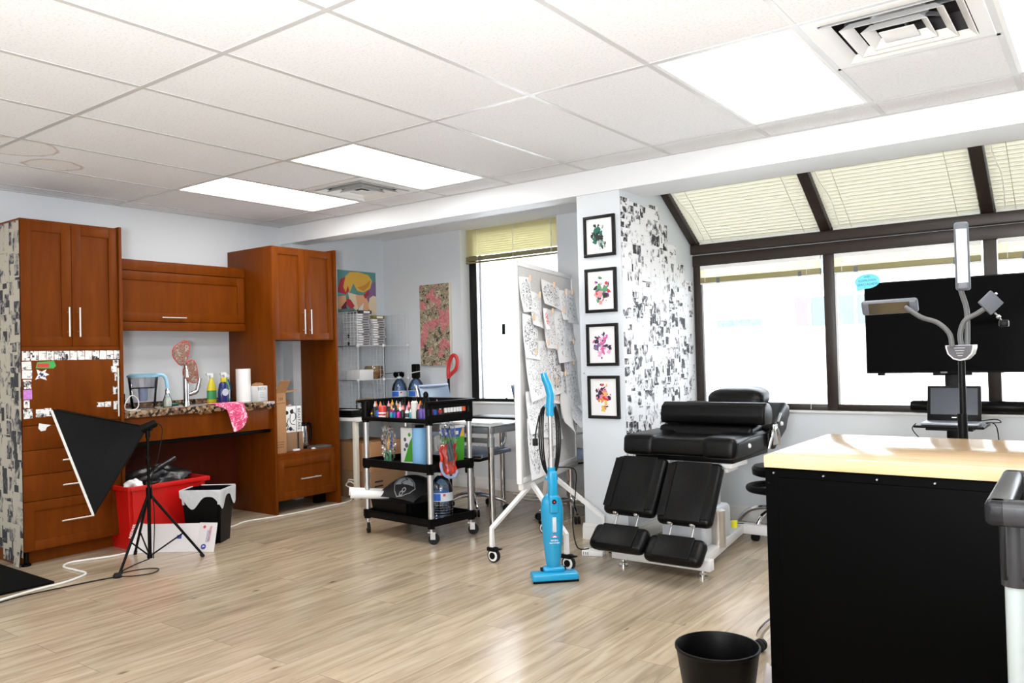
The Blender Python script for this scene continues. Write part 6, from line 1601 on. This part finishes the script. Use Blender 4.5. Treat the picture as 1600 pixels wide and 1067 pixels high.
b.tube([(3.31, 2.42, 0.02), (3.40, 2.46, 0.01), (3.50, 2.62, 0.006), (3.52, 2.8, 0.006)], 0.004, smooth_n=6, seg=6); b.build('cord', rubber, t)
b = MB(); b.box(2.945, 2.325, 0.508, 2.965, 2.365, 0.524, bev=0.003); b.build('pink_plug', mat('pink_plug', (0.75, 0.05, 0.22), 0.4), t)

# =================================================================== COLUMN: framed prints + comic pages
FRM = [(1.864, 2.134, 'uppermost of the four framed prints on the column, dark green and black artwork'), (1.497, 1.787, 'second framed print from the top, small red, purple and green artwork'),
       (1.147, 1.424, 'third framed print from the top, pink and black artwork'), (0.803, 1.083, 'lowest framed print on the column, orange and red artwork')]
pal = [[(0.01, 0.14, 0.10), (0.02, 0.02, 0.02), (0.35, 0.4, 0.38)], [(0.55, 0.04, 0.06), (0.14, 0.05, 0.22), (0.1, 0.3, 0.15), (0.03, 0.02, 0.03), (0.7, 0.3, 0.3)],
       [(0.65, 0.12, 0.35), (0.03, 0.02, 0.04), (0.75, 0.4, 0.6), (0.25, 0.15, 0.35)], [(0.75, 0.22, 0.05), (0.65, 0.04, 0.03), (0.8, 0.5, 0.1), (0.75, 0.25, 0.4), (0.05, 0.02, 0.05)]]
for k, (z0, z1, lab) in enumerate(FRM):
    x0, x1 = 3.008, 3.243
    t = thing('framed_print', lab, 'framed print', (3.125, 2.73, z0), 0, 'framed prints on the column')
    b = MB(); f = 0.020
    b.box(x0, 2.712, z0, x1, 2.734, z0+f, bev=0.002); b.box(x0, 2.712, z1-f, x1, 2.734, z1, bev=0.002); b.box(x0, 2.712, z0+f, x0+f, 2.734, z1-f, bev=0.002); b.box(x1-f, 2.712, z0+f, x1, 2.734, z1-f, bev=0.002); b.build('frame', blackf, t)
    b = MB(); b.box(x0+f, 2.724, z0+f, x1-f, 2.728, z1-f); b.build('mount', paper, t)
    rnd = random.Random(40+k); b = MB(); AM = FR(((x0+x1)/2, 2.7235, (z0+z1)/2), (1, 0, 0), (0, 0, 1))
    ms = [mat('art_%d_%d' % (k, i), c, 0.6) for i, c in enumerate(pal[k])]
    n = 46
    for i in range(n):
        a = rnd.uniform(0, 2*PI); rr = rnd.uniform(0, 1)**0.7; cx, cy = 0.066*rr*math.cos(a), 0.088*rr*math.sin(a)
        r = rnd.uniform(0.006, 0.021)*(1.3-rr*0.6)
        if k == 0 and i < 6: cx, cy, r = -0.035+0.012*i*0.5, -0.04+0.018*i, 0.020
        e = rnd.uniform(0.35, 1); th = rnd.uniform(0, PI)
        m_ = 10
        pts = []
        for q in range(m_):
            aa = 2*PI*q/m_; rq = r*(1+rnd.uniform(-0.35, 0.35)); X_, Y_ = rq*math.cos(aa), rq*e*math.sin(aa)
            pts.append((cx+X_*math.cos(th)-Y_*math.sin(th), cy+X_*math.sin(th)+Y_*math.cos(th)))
        mi = 0 if (k == 0 and i < 6) else rnd.randrange(len(ms))
        b.prism(pts, 0.0004+0.00006*i, AM, mi)
    b.build('artwork', ms, t)
b = MB(); b.cyl((2.975, 2.735, 1.10), (2.975, 2.728, 1.10), 0.006); tag(b.build('wall_hook', nickel), 'tiny metal hook on the column left of the lowest framed print', 'hook')
# comic pages on the +x face of the partition
def MXp(y, z, rot=0): return FR((3.2757, y, z), (0, math.cos(rot), math.sin(rot)), (0, -math.sin(rot), math.cos(rot)))
pg = None
rnd = random.Random(21)
y = 2.81; col = 0
while y < 3.76:
    w = 0.135
    top = 2.25 if y+w/2 < 3.35 else 2.25-(y+w/2-3.30)*0.95
    if col == 2: top += 0.0
    z = top-rnd.uniform(0.0, 0.03); row = 0
    while z > 0.55:
        h = rnd.choice((0.14, 0.17, 0.185, 0.10))
        if y > 3.68 and rnd.random() < 0.3: z -= h; continue
        row += 1; lb = 'comic page on bay side wall, %s column from framed prints, %s from top' % (ORD[col+1], ORD[row])
        M = MXp(y, z-h/2, rnd.uniform(-0.015, 0.015))
        if pg is None: pg = sheet('comic_page', 1, 1, 'comic_page', lb, 'comic page', 'comic pages on the bay side wall', M @ Matrix.Diagonal((w-0.003, h-0.003, 1, 1)))
        else: sheet_copy(pg, M, w-0.003, h-0.003, label=lb)
        z -= h
    y += w; col += 1
sheet('comic_page', 1, 1, 'comic_page', 'large dark comic page with a turned corner high on the bay side wall', 'comic page', None, FR((3.285, 3.17, 2.13), (0.05, 1, -0.08), (0.02, 0.08, 1)) @ Matrix.Diagonal((0.19, 0.17, 1, 1)))

# =================================================================== TREATMENT BED
t = thing('treatment_bed', 'black padded treatment chair with split leg rests on a white metal base', 'treatment chair', (3.78, 2.7, 0))
def pad3(b, pts_prof, x0, x1, bev=0.03, seg=4):
    """closed side profile (y,z) extruded along x with rounded edges"""
    n = len(pts_prof); vs = [(x0, y, z) for y, z in pts_prof]+[(x1, y, z) for y, z in pts_prof]
    fs = [tuple(reversed(range(n))), tuple(range(n, 2*n))]+[(i, (i+1) % n, (i+1) % n+n, i+n) for i in range(n)]
    bv, ff = b._geo(vs, fs)
    es = list({e for f in ff for e in f.edges})
    r = bmesh.ops.bevel(b.bm, geom=es, offset=bev, segments=seg, affect='EDGES', profile=0.6, clamp_overlap=True)
    for f in b.bm.faces: f.smooth = True
# base
for q in ((3.44, 2.225, 4.04, 2.285), (3.74, 3.20, 4.20, 3.26)):
    b = MB(); b.box(q[0], q[1], 0.045, q[2], q[3], 0.105, bev=0.004); b.build('base_crossbar', whitem, t)
b = MB(); b.box(3.50, 2.27, 0.048, 3.90, 2.62, 0.092, bev=0.006)
M = FR((3.985, 2.30, 0.05), (-0.13, 0.93, 0), (-0.93, -0.13, 0)); b.box(0, 0, 0, 0.95, 0.055, 0.055, bev=0.004, M=M)
b.box(3.55, 2.6, 0.05, 3.60, 3.3, 0.10, bev=0.004); b.box(3.55, 3.24, 0.05, 3.90, 3.29, 0.10, bev=0.004); b.build('base_rail', whitem, t)
for (x, y) in ((3.50, 2.255), (3.985, 2.255), (4.06, 3.23), (3.62, 3.27)):
    b = MB(); b.cyl((x, y, 0.0), (x, y, 0.012), 0.028, seg=20); b.cyl((x, y, 0.012), (x, y, 0.05), 0.010, seg=12); b.cyl((x, y, 0.022), (x, y, 0.032), 0.02, seg=6); b.build('levelling_foot', chrome, t)
b = MB(); b.box(3.62, 2.50, 0.09, 3.90, 2.90, 0.30, bev=0.03, seg=4); b.box(3.66, 2.55, 0.28, 3.86, 2.85, 0.60, bev=0.02); b.build('lift_column', mat('grey_white_plastic', (0.60, 0.62, 0.66), 0.4), t)
b = MB(); b.cyl((3.93, 2.62, 0.09), (3.93, 2.62, 0.30), 0.04, seg=20); b.build('motor', nickel, t)
b = MB(); b.box(3.50, 2.44, 0.600, 4.10, 3.0, 0.632, bev=0.003); b.build('seat_frame', plast, t)
b = MB(); b.box(4.04, 2.42, 0.575, 4.10, 2.66, 0.60, bev=0.003); b.box(4.02, 2.44, 0.55, 4.07, 2.60, 0.578, bev=0.003); b.build('side_bracket', whitem, t)
b = MB(); b.box(3.765, 2.40, 0.56, 3.80, 2.46, 0.60); b.build('front_bracket', whitem, t)
b = MB(); b.cyl((3.955, 2.80, 0.17), (3.955, 2.80, 0.21), 0.018); b.build('yellow_knob', mat('safety_yellow', (0.8, 0.75, 0.02), 0.4), t)
# seat: centre and two raised side bolsters
b = MB()
pad3(b, [(2.36, 0.635), (2.92, 0.635), (2.92, 0.735), (2.37, 0.735)], 3.46, 4.14, 0.035)
pad3(b, [(2.345, 0.63), (2.9, 0.63), (2.9, 0.750), (2.36, 0.750)], 3.455, 3.66, 0.045)
pad3(b, [(2.345, 0.63), (2.9, 0.63), (2.9, 0.750), (2.36, 0.750)], 3.95, 4.15, 0.045)
b.build('seat_pad', leather, t)
b = MB()
b.tube([(4.151, 2.40, 0.715), (4.152, 2.6, 0.735), (4.151, 2.88, 0.735)], 0.003, smooth_n=4, seg=6); b.build('seat_seam', plast, t)
# back
b = MB()
dy, dz = 0.50, 0.20
pad3(b, [(2.86, 0.645), (2.95, 0.625), (3.14, 0.735), (3.235, 0.81), (3.235, 0.875), (3.16, 0.905), (2.88, 0.76)], 3.50, 4.17, 0.035)
b.build('back_pad', leather, t)
b = MB(); pad3(b, [(2.66, 0.705), (2.86, 0.705), (2.90, 0.79), (2.70, 0.78)], 3.53, 4.12, 0.03); b.build('lumbar_pad', leather, t)
b = MB()
prof = [(0.075*math.cos(a), 0.075*math.sin(a)) for a in [PI*(-0.15+1.3*k/10) for k in range(11)]]
pad3(b, [(2.79+y*1.0, 0.835+z) for y, z in [(0.062, -0.045), (0.078, 0.0), (0.066, 0.05), (0.03, 0.078), (-0.02, 0.085), (-0.06, 0.06), (-0.078, 0.01), (-0.07, -0.045)]], 3.53, 4.185, 0.014, 3)
b.build('bolster', leather, t)
def hc(u, v):
    a, e = 2*PI*u, PI*(v-0.5)
    q = lambda c, p: math.copysign(abs(c)**p, c)
    return (3.885+0.185*q(math.cos(a), 0.45)*q(math.cos(e), 0.6), 3.11+0.11*q(math.sin(a), 0.5)*q(math.cos(e), 0.6), 0.925+0.065*q(math.sin(e), 0.8)+0.03*math.sin(a)*math.cos(e))
b = MB(); b.grid(hc, 36, 18); bmesh.ops.remove_doubles(b.bm, verts=b.bm.verts, dist=0.0004); b.build('head_cushion', leather, t)
b = MB(); b.box(4.172, 2.88, 0.66, 4.182, 2.96, 0.78, bev=0.004); b.tube([(4.165, 2.83, 0.645), (4.18, 2.86, 0.73), (4.18, 2.92, 0.76), (4.178, 2.97, 0.72), (4.17, 2.99, 0.655)], 0.011, smooth_n=5); b.cyl((4.18, 2.96, 0.79), (4.18, 3.01, 0.84), 0.008); b.build('hinge_plate', chrome, t)
for (x, y, z_) in ((4.150, 2.56, 0.690), (4.172, 3.05, 0.775)):
    b = MB(); b.cyl((x-0.002, y, z_), (x+0.008, y, z_), 0.014, 0.011, 18); b.build('socket', paper, t)
# leg rests
def legrest(x0, x1, ytop, ztop, ybot, zbot):
    d = Vector((0, ybot-ytop, zbot-ztop)); L = d.length
    M = FR((x0, ytop, ztop), (1, 0, 0), d)       # local y goes down the leg
    zl = M.to_3x3() @ Vector((0, 0, 1)); s = 1 if zl.y < 0 else -1
    w = x1-x0
    b = MB(); b.box(0, 0, 0, w, L, -s*0.07, bev=0.04, seg=5, M=M); b.box(0.055, 0.012, 0, w-0.055, L-0.012, s*0.008, bev=0.012, seg=3, M=M)
    b.box(0.012, 0.03, -0.01, 0.058, L-0.03, s*0.012, bev=0.012, seg=3, M=M); b.box(w-0.058, 0.03, -0.01, w-0.012, L-0.03, s*0.012, bev=0.012, seg=3, M=M)
    o = b.build('leg_rest', leather, t)
    for fx in (0.3, 0.7):
        b = MB(); b.lathe([(0.016, 0), (0.012, 0.006)], seg=14, M=M @ Matrix.Translation((w*fx, L+0.004, 0)) @ Matrix.Rotation(-PI/2, 4, 'X')); b.cyl(M @ Vector((w*fx, L-0.03, -s*0.03)), M @ Vector((w*fx, L+0.09, -s*0.03)), 0.006, seg=10)
        b.build('foot_rod', chrome, t)
    dn = d.normalized()
    M2 = FR(Vector((x0-0.01, ybot, zbot))+dn*0.065, (1, 0, 0), dn+Vector((0, -0.35, 0.0)))
    zl = M2.to_3x3() @ Vector((0, 0, 1)); s2 = 1 if zl.y < 0 else -1
    b = MB(); b.box(0, 0, 0, w+0.01, 0.155, -s2*0.075, bev=0.036, seg=5, M=M2); b.box(0.06, 0.01, 0, w-0.05, 0.145, s2*0.007, bev=0.012, seg=3, M=M2)
    b.build('foot_rest', leather, t)
legrest(3.430, 3.758, 2.335, 0.635, 2.13, 0.335)
legrest(3.765, 4.085, 2.335, 0.622, 2.13, 0.312)
b = MB(); b.tube([(3.50, 2.9, 0.80), (3.46, 2.95, 0.75), (3.45, 3.0, 0.70), (3.49, 2.95, 0.68)], 0.008, smooth_n=5); b.build('side_lever', plast, t)

# power brick and clear bag under bed omitted from view; round stools
def stool(label, loc, rz, seat_h=0.56, ring=True, ring_z=0.40):
    t = thing('round_stool', label, 'stool', loc, rz, local=True)
    b = MB(); b.lathe([(0.14, seat_h-0.07), (0.165, seat_h-0.06), (0.17, seat_h-0.02), (0.155, seat_h), (0, seat_h+0.005)], seg=32); b.build('seat', leather, t)
    b = MB(); b.cyl((0, 0, 0.10), (0, 0, seat_h-0.06), 0.022, seg=16); b.build('column', nickel, t)
    if ring:
        b = MB(); b.tube([(0.19*math.cos(2*PI*k/28), 0.19*math.sin(2*PI*k/28), ring_z) for k in range(28)], 0.023, closed=True, seg=10); b.build('armrest_ring', plast, t)
        b = MB()
        for k in range(3): a = k*2*PI/3+0.4; b.tube([(0.02*math.cos(a), 0.02*math.sin(a), ring_z), (0.18*math.cos(a), 0.18*math.sin(a), ring_z)], 0.010, seg=8)
        b.build('ring_spoke', chrome, t)
    for k in range(5):
        a = 2*PI*k/5+0.2; c, s = math.cos(a), math.sin(a)
        b = MB(); b.tube([(0, 0, 0.16), (0.10*c, 0.10*s, 0.17), (0.20*c, 0.20*s, 0.145), (0.26*c, 0.26*s, 0.09), (0.275*c, 0.275*s, 0.06)], 0.0155, smooth_n=4, seg=10); o = b.build('base_arm', chrome, t)
        b = MB()
        for e in (-1, 1): b.cyl((0.275*c-s*0.018*e, 0.275*s+c*0.018*e, 0.025), (0.275*c-s*0.003*e, 0.275*s+c*0.003*e, 0.025), 0.025, seg=14)
        b.build('caster', rubber, o)
    return t
stool('black round stool with foot ring, half hidden by the workbench, near the treatment chair', (3.99, 3.50, 0), 3.0, seat_h=0.455, ring_z=0.305)
stool('stool whose chrome base leg shows between the round bin and the workbench', (4.885, 1.345, 0), PI-0.2-0.12, seat_h=0.60, ring=False)

# =================================================================== TV ON STAND, LAPTOP
t = thing('television', 'large black television on a floor stand in front of the bay windows', 'television', (5.07, 3.35, 1.07))
b = MB(); b.box(4.600, 3.345, 1.066, 5.545, 3.375, 1.612, bev=0.004); b.box(4.8, 3.375, 1.12, 5.35, 3.405, 1.45, bev=0.01); b.build('casing', plast, t)
b = MB(); b.box(4.608, 3.343, 1.078, 5.537, 3.346, 1.605); b.build('screen', screen, t)
b = MB(); b.box(5.00, 3.341, 1.065, 5.035, 3.345, 1.074); b.build('logo_badge', graypl, t)
b = MB(); b.box(4.66, 3.35, 1.052, 4.70, 3.37, 1.067, bev=0.003); b.box(5.44, 3.35, 1.052, 5.48, 3.37, 1.067, bev=0.003); b.build('bracket_stub', plast, t)
t = thing('television_stand', 'black column stand holding the television and a small laptop tray', 'tv stand', (5.05, 3.40, 0))
b = MB(); b.box(5.015, 3.378, 0.05, 5.09, 3.42, 1.06, bev=0.006); b.box(4.95, 3.405, 1.05, 5.15, 3.43, 1.40); b.build('column', plast, t)
b = MB(); b.box(4.75, 3.10, 0.0, 5.35, 3.16, 0.05, bev=0.006); b.box(4.75, 3.62, 0.0, 5.35, 3.68, 0.05, bev=0.006); b.box(5.02, 3.13, 0.01, 5.08, 3.65, 0.06); b.build('base', plast, t)
b = MB(); b.box(4.89, 3.11, 0.768, 5.235, 3.385, 0.782, bev=0.004); b.box(4.95, 3.12, 0.755, 5.18, 3.38, 0.768); b.build('tray', plast, t)
t = thing('laptop', 'small open black laptop on the tray under the television', 'laptop', (5.06, 3.22, 0.783))
b = MB(); b.box(4.925, 3.13, 0.783, 5.205, 3.30, 0.797, bev=0.003); b.build('keyboard_base', mat('laptop_silver', (0.35, 0.37, 0.42), 0.3, metal=0.4), t)
LM = FR((4.93, 3.295, 0.797), (1, 0, 0), (0, 0.2, 1))
b = MB(); b.box(0, 0, -0.008, 0.272, 0.20, 0.0, bev=0.003, M=LM); b.build('lid', plast, t)
b = MB(); b.box(0.017, 0.035, -0.0002, 0.255, 0.186, 0.0008, M=LM); b.build('screen', mat('laptop_screen', (0.012, 0.018, 0.03), 0.15), t)
b = MB(); b.box(0.125, 0.016, 0.0, 0.15, 0.021, 0.0008, M=LM); b.build('logo_badge', paper, t)
b = MB(); b.tube([(4.90, 3.13, 0.79), (4.885, 3.11, 0.76), (4.92, 3.15, 0.70), (4.98, 3.25, 0.62), (5.0, 3.3, 0.3)], 0.003, smooth_n=5, seg=6)
b.tube([(5.2, 3.28, 0.80), (5.27, 3.30, 0.81), (5.29, 3.33, 0.79), (5.22, 3.33, 0.785), (5.27, 3.34, 0.76), (5.28, 3.38, 0.5), (5.3, 3.45, 0.1)], 0.003, smooth_n=5, seg=6)
b.tube([(4.86, 3.36, 1.06), (4.87, 3.37, 0.98), (4.9, 3.37, 0.9)], 0.002, smooth_n=4, seg=6)
tag(b.build('laptop_cables', rubber), 'thin black cables hanging from both sides of the laptop tray', 'cable')
# bolster on the sill
t = thing('padded_bolster', 'long black padded bolster lying along the window sill behind the laptop', 'bolster', (5.05, 3.82, 0.801))
b = MB(); b.lathe([(0.0, 0), (0.03, 0.004), (0.038, 0.02), (0.038, 0.33), (0.03, 0.345)], seg=22, M=FR((4.75, 3.80, 0.842), (0, 1, 0), (0, 0, 1)), sy=1.0)
b.lathe([(0.03, 0.345), (0.038, 0.36), (0.038, 0.62), (0.03, 0.636), (0, 0.64)], seg=22, M=FR((4.75, 3.80, 0.842), (0, 1, 0), (0, 0, 1))); b.build('cushion', leather, t)
t.location = (5.05, 3.82, 0.801)
# wifi sticker
t = thing('wifi_sticker', 'light blue speech-bubble note with handwritten letters on the television top left corner', 'sticker', (4.62, 3.338, 1.59))
b = MB(); SMt = FR((4.622, 3.3405, 1.624), (1, 0, 0.05), (-0.05, 0, 1))
pts = [(0.072*math.cos(a), 0.045*math.sin(a)) for a in [math.radians(-100+k*17) for k in range(19)]]
b.prism(pts[:19]+[(-0.062, -0.055)], 0.001, SMt); b.build('bubble', mat('cyan_paper', (0.15, 0.62, 0.75), 0.6), t)
b = MB()
for (s_, y_, z_) in (('WIFI', 0.026, 0.018), ('KOMUVAN', 0.004, 0.02), ('0E4C1A24E50', -0.019, 0.02)): b.text(s_, z_, SMt @ Matrix.Translation((0, y_, 0.0012)), ext=0.0003)
b.build('lettering', mat('teal_ink', (0.01, 0.12, 0.2), 0.6), t)

# =================================================================== THREE-ARM LAMP
t = thing('three_arm_lamp', 'black pole lamp with three grey gooseneck arms behind the workbench', 'floor lamp', (5.32, 1.75, 0))
b = MB(); b.cyl((5.318, 1.75, 0.03), (5.322, 1.75, 1.17), 0.0125, seg=16); b.cyl((5.318, 1.75, 0.03), (5.318, 1.75, 0.955), 0.0175, seg=16); b.build('pole', plast, t)
b = MB(); b.cyl((5.318, 1.75, 0.0), (5.318, 1.75, 0.03), 0.14, 0.13, 30); b.build('base', plast, t)
b = MB(); HM = FR((5.330, 1.74, 1.225), (1, -0.22, 0), (0, 0, 1))
hp = [(-0.052, 0), (-0.052, -0.01), (-0.045, -0.035), (-0.025, -0.055), (0, -0.062), (0.025, -0.055), (0.045, -0.035), (0.052, -0.01), (0.052, 0)]
b.prism(hp, 0.035, HM); b.build('hub', mat('hub_silver', (0.6, 0.6, 0.61), 0.35), t)
b = MB(); b.prism([(x*0.88, y*0.88-0.002) for x, y in hp], 0.0362, HM)
b.build('control_panel', mat('panel_grey', (0.10, 0.10, 0.11), 0.4), t)
b = MB()
for k in range(4): b.box(-0.02+0.004*k, -0.012-0.01*k, 0.0363, 0.02-0.003*k, -0.0108-0.01*k, 0.0367, M=HM)
b.build('print', paper, t)
neck = mat('gooseneck_grey', (0.10, 0.10, 0.10), 0.5)
b = MB(); b.tube([(5.298, 1.70, 1.22), (5.29, 1.70, 1.27), (5.25, 1.70, 1.315), (5.19, 1.71, 1.34), (5.13, 1.73, 1.385)], 0.0095, smooth_n=6); b.build('gooseneck', neck, t)
b = MB(); b.tube([(5.345, 1.74, 1.22), (5.347, 1.745, 1.30), (5.345, 1.75, 1.37), (5.332, 1.74, 1.43), (5.328, 1.735, 1.46)], 0.0095, smooth_n=6); b.build('gooseneck', neck, t)
b = MB(); b.tube([(5.325, 1.735, 1.22), (5.322, 1.74, 1.27), (5.34, 1.74, 1.32), (5.38, 1.745, 1.345), (5.41, 1.75, 1.365)], 0.0095, smooth_n=6); b.build('gooseneck', neck, t)
def lamp_head(o, x, y, w, L, th, lens, lm):
    M = FR(o, x, y)
    b = MB(); b.box(-w/2, -L/2, 0, w/2, L/2, th, bev=0.012, seg=4, M=M); h = b.build('lamp_head', graypl, t)
    b = MB(); b.box(-w/2+0.008, -L/2+0.03, lens, w/2-0.008, L/2-0.03, lens+0.004*(1 if lens > 0 else -1), M=M); b.build('lens_panel', lm, h)
lamp_head((5.337, 1.75, 1.572), (1, 0.12, 0), (0.045, 0.035, 1), 0.052, 0.27, 0.03, 0.030, mat('lens_white', (0.80, 0.80, 0.80), 0.35))
lamp_head((5.065, 1.75, 1.386), (0, -0.42, 1), (0.98, 0.05, -0.02), 0.062, 0.215, 0.028, -0.0005, mat('lens_mirror', (0.09, 0.075, 0.05), 0.15, metal=0.4))
M = FR((5.425, 1.75, 1.385), (0.62, 0.45, 0.7), (-0.55, -0.35, 0.72))
b = MB(); b.box(-0.034, -0.034, 0, 0.034, 0.034, 0.012, bev=0.003, M=M); b.build('holder_plate', graypl, t)
b = MB(); b.tube([(5.44, 1.75, 1.345), (5.452, 1.755, 1.33), (5.46, 1.76, 1.315)], 0.004, seg=6); b.sphere((5.452, 1.755, 1.33), 0.008); b.sphere((5.425+0.02, 1.765, 1.42), 0.005); b.build('ball_joint', chrome, t)
b = MB(); b.box(5.452, 1.745, 1.29, 5.485, 1.775, 1.317, bev=0.006); b.build('clamp', plast, t)

# =================================================================== WORKBENCH, BIN, FOREGROUND CART
t = thing('workbench', 'black metal workbench with a pale butcher-block top filling the right foreground', 'workbench', (5.75, 0.95, 0))
b = MB(); b.box(4.925, 0.62, 0.04, 6.62, 0.65, 0.862, bev=0.004); b.box(4.965, 0.612, 0.08, 6.58, 0.622, 0.835, bev=0.004); b.box(5.75, 0.65, 0.08, 6.62, 1.28, 0.862); b.box(4.925, 1.22, 0.80, 5.75, 1.28, 0.862); b.build('cabinet_body', mat('bench_black', (0.0012, 0.0012, 0.0012), 0.5, spec=0.03), t)
b = MB(); b.box(4.927, 0.606, 0.864, 6.65, 1.31, 0.902, bev=0.003); b.build('wooden_top', 'maple', t)
for k in range(12):
    b = MB(); b.cyl((4.955+0.148*k, 0.622, 0.848), (4.955+0.148*k, 0.610, 0.848), 0.0026, seg=10); b.build('screw', steelg, t)
for (x, y) in ((5.83, 0.70), (6.56, 0.70), (5.83, 1.22), (6.56, 1.22)):
    b = MB(); b.cyl((x, y-0.015, 0.045), (x, y+0.015, 0.045), 0.045, seg=18); b.box(x-0.03, y-0.02, 0.05, x+0.03, y+0.02, 0.102); b.build('caster', rubber, t)

t = thing('round_waste_bin', 'round black waste bin on the floor in front of the workbench', 'bin', (4.756, 0.612, 0), 0, local=True)
b = MB(); b.lathe([(0.085, 0.0), (0.09, 0.004), (0.130, 0.272), (0.134, 0.276), (0.134, 0.284), (0.129, 0.285), (0.125, 0.277), (0.108, 0.155), (0.109, 0.153), (0.086, 0.008), (0, 0.006)], seg=48, cap=False); b.lathe([(0.0, 0.0), (0.085, 0.0)], seg=48, cap=False)
b.build('bin_body', plast, t)
b = MB(); b.tube([(0.114*math.cos(2*PI*k/40), 0.114*math.sin(2*PI*k/40), 0.19) for k in range(40)], 0.002, closed=True, seg=6); b.build('inner_ridge', plast_g, t)
t = thing('plastic_wrap', 'crumpled clear plastic wrapping on the floor between the round bin and the workbench', 'packaging', (4.83, 0.86, 0))
def pf(u, v): return (4.765+0.15*u, 0.80+0.20*v, 0.004+0.17*math.sin(PI*u)*math.sin(PI*v)*(0.7+0.3*math.sin(13*u+7*v))+0.012*math.sin(31*u+11*v))
b = MB(); b.grid(pf, 20, 20); b.build('film', mat('milky_film', (0.72, 0.66, 0.66), 0.25), t)

cart('dark grey utility trolley at the right edge of the photo, cropped by the frame', (6.0, 0.075, 0), math.radians(1.5), 0.76, 0.40, mat('pale_post', (0.40, 0.45, 0.45), 0.3, metal=0.2), open_front=False, slot=False, grey=plast_g)

# =================================================================== OUTSIDE
ext = mat('far_wall', (0.60, 0.60, 0.60), 0.9); brick = mat('far_brick', (0.17, 0.115, 0.115), 0.9, noise=0.1, nscale=2); gl = mat('far_glass', (0.085, 0.115, 0.135), 0.5)
t = thing('far_apartment_block', 'pale apartment block with ribbon windows and brick bays seen through the left bay window', 'building', (-4, 32, -12))
b = MB(); b.box(-13, 30, -12, 8, 40, 12); b.build('wall', ext, t)
b = MB()
for x in (-4.1, 2.6):
    for z_ in (2.1, 4.1, 6.6, 9): b.box(x, 29.85, z_, x+0.5, 30.02, z_+1.1)
b.build('brick_bay', brick, t)
for (x0, x1) in ((-3.6, 0.6), (3.1, 6.5)):
    for z_ in (2.1, 4.1, 6.6, 9):
        b = MB(); b.box(x0, 29.9, z_, x1, 30.01, z_+1.1); o = b.build('window', gl, t)
        b = MB()
        for k in range(5): b.box(x0+(x1-x0)*k/5, 29.86, z_, x0+(x1-x0)*k/5+0.12, 29.9, z_+1.1)
        b.build('mullion', ext, o)
for z_ in (2.2, 4.0, 6.4): 
    b = MB(); b.box(-7.3, 29.9, z_, -5.5, 30.01, z_+0.28); b.build('window', gl, t)
b = MB(); b.box(-60, 4.6, -12.2, 80, 120, -12); tag(b.build('snowy_ground', mat('snow', (0.82, 0.83, 0.85), 0.9)), 'white ground far below the windows', 'ground', kind='structure')
t = thing('low_white_roof', 'low flat white roof below the apartment block', 'building', (0, 20, -12))
b = MB(); b.box(-12, 16, -12, 20, 28, 0.4); b.build('wall', mat('far_white', (0.85, 0.85, 0.85), 0.9), t)
t = thing('bare_tree', 'thin bare tree outside the bay window left of the television', 'tree', (1.8, 13, 0.4))
rnd = random.Random(3)
b = MB()
def branch(p, d, L, r, n):
    q = p+d*L; b.tube([p, (p+q)/2+Vector((rnd.uniform(-.04, .04), 0, rnd.uniform(-.04, .04)))*L, q], [r, r*0.8, r*0.6], seg=5)
    if n > 0:
        for _ in range(3):
            dd = (d+Vector((rnd.uniform(-.6, .6), rnd.uniform(-.4, .4), rnd.uniform(-.1, .5)))).normalized(); branch(q, dd, L*rnd.uniform(0.55, 0.8), r*0.55, n-1)
branch(Vector((1.6, 15.5, -3.0)), Vector((0, 0, 1)), 1.9, 0.035, 4); b.build('branches', mat('bark', (0.35, 0.30, 0.28), 0.9), t)
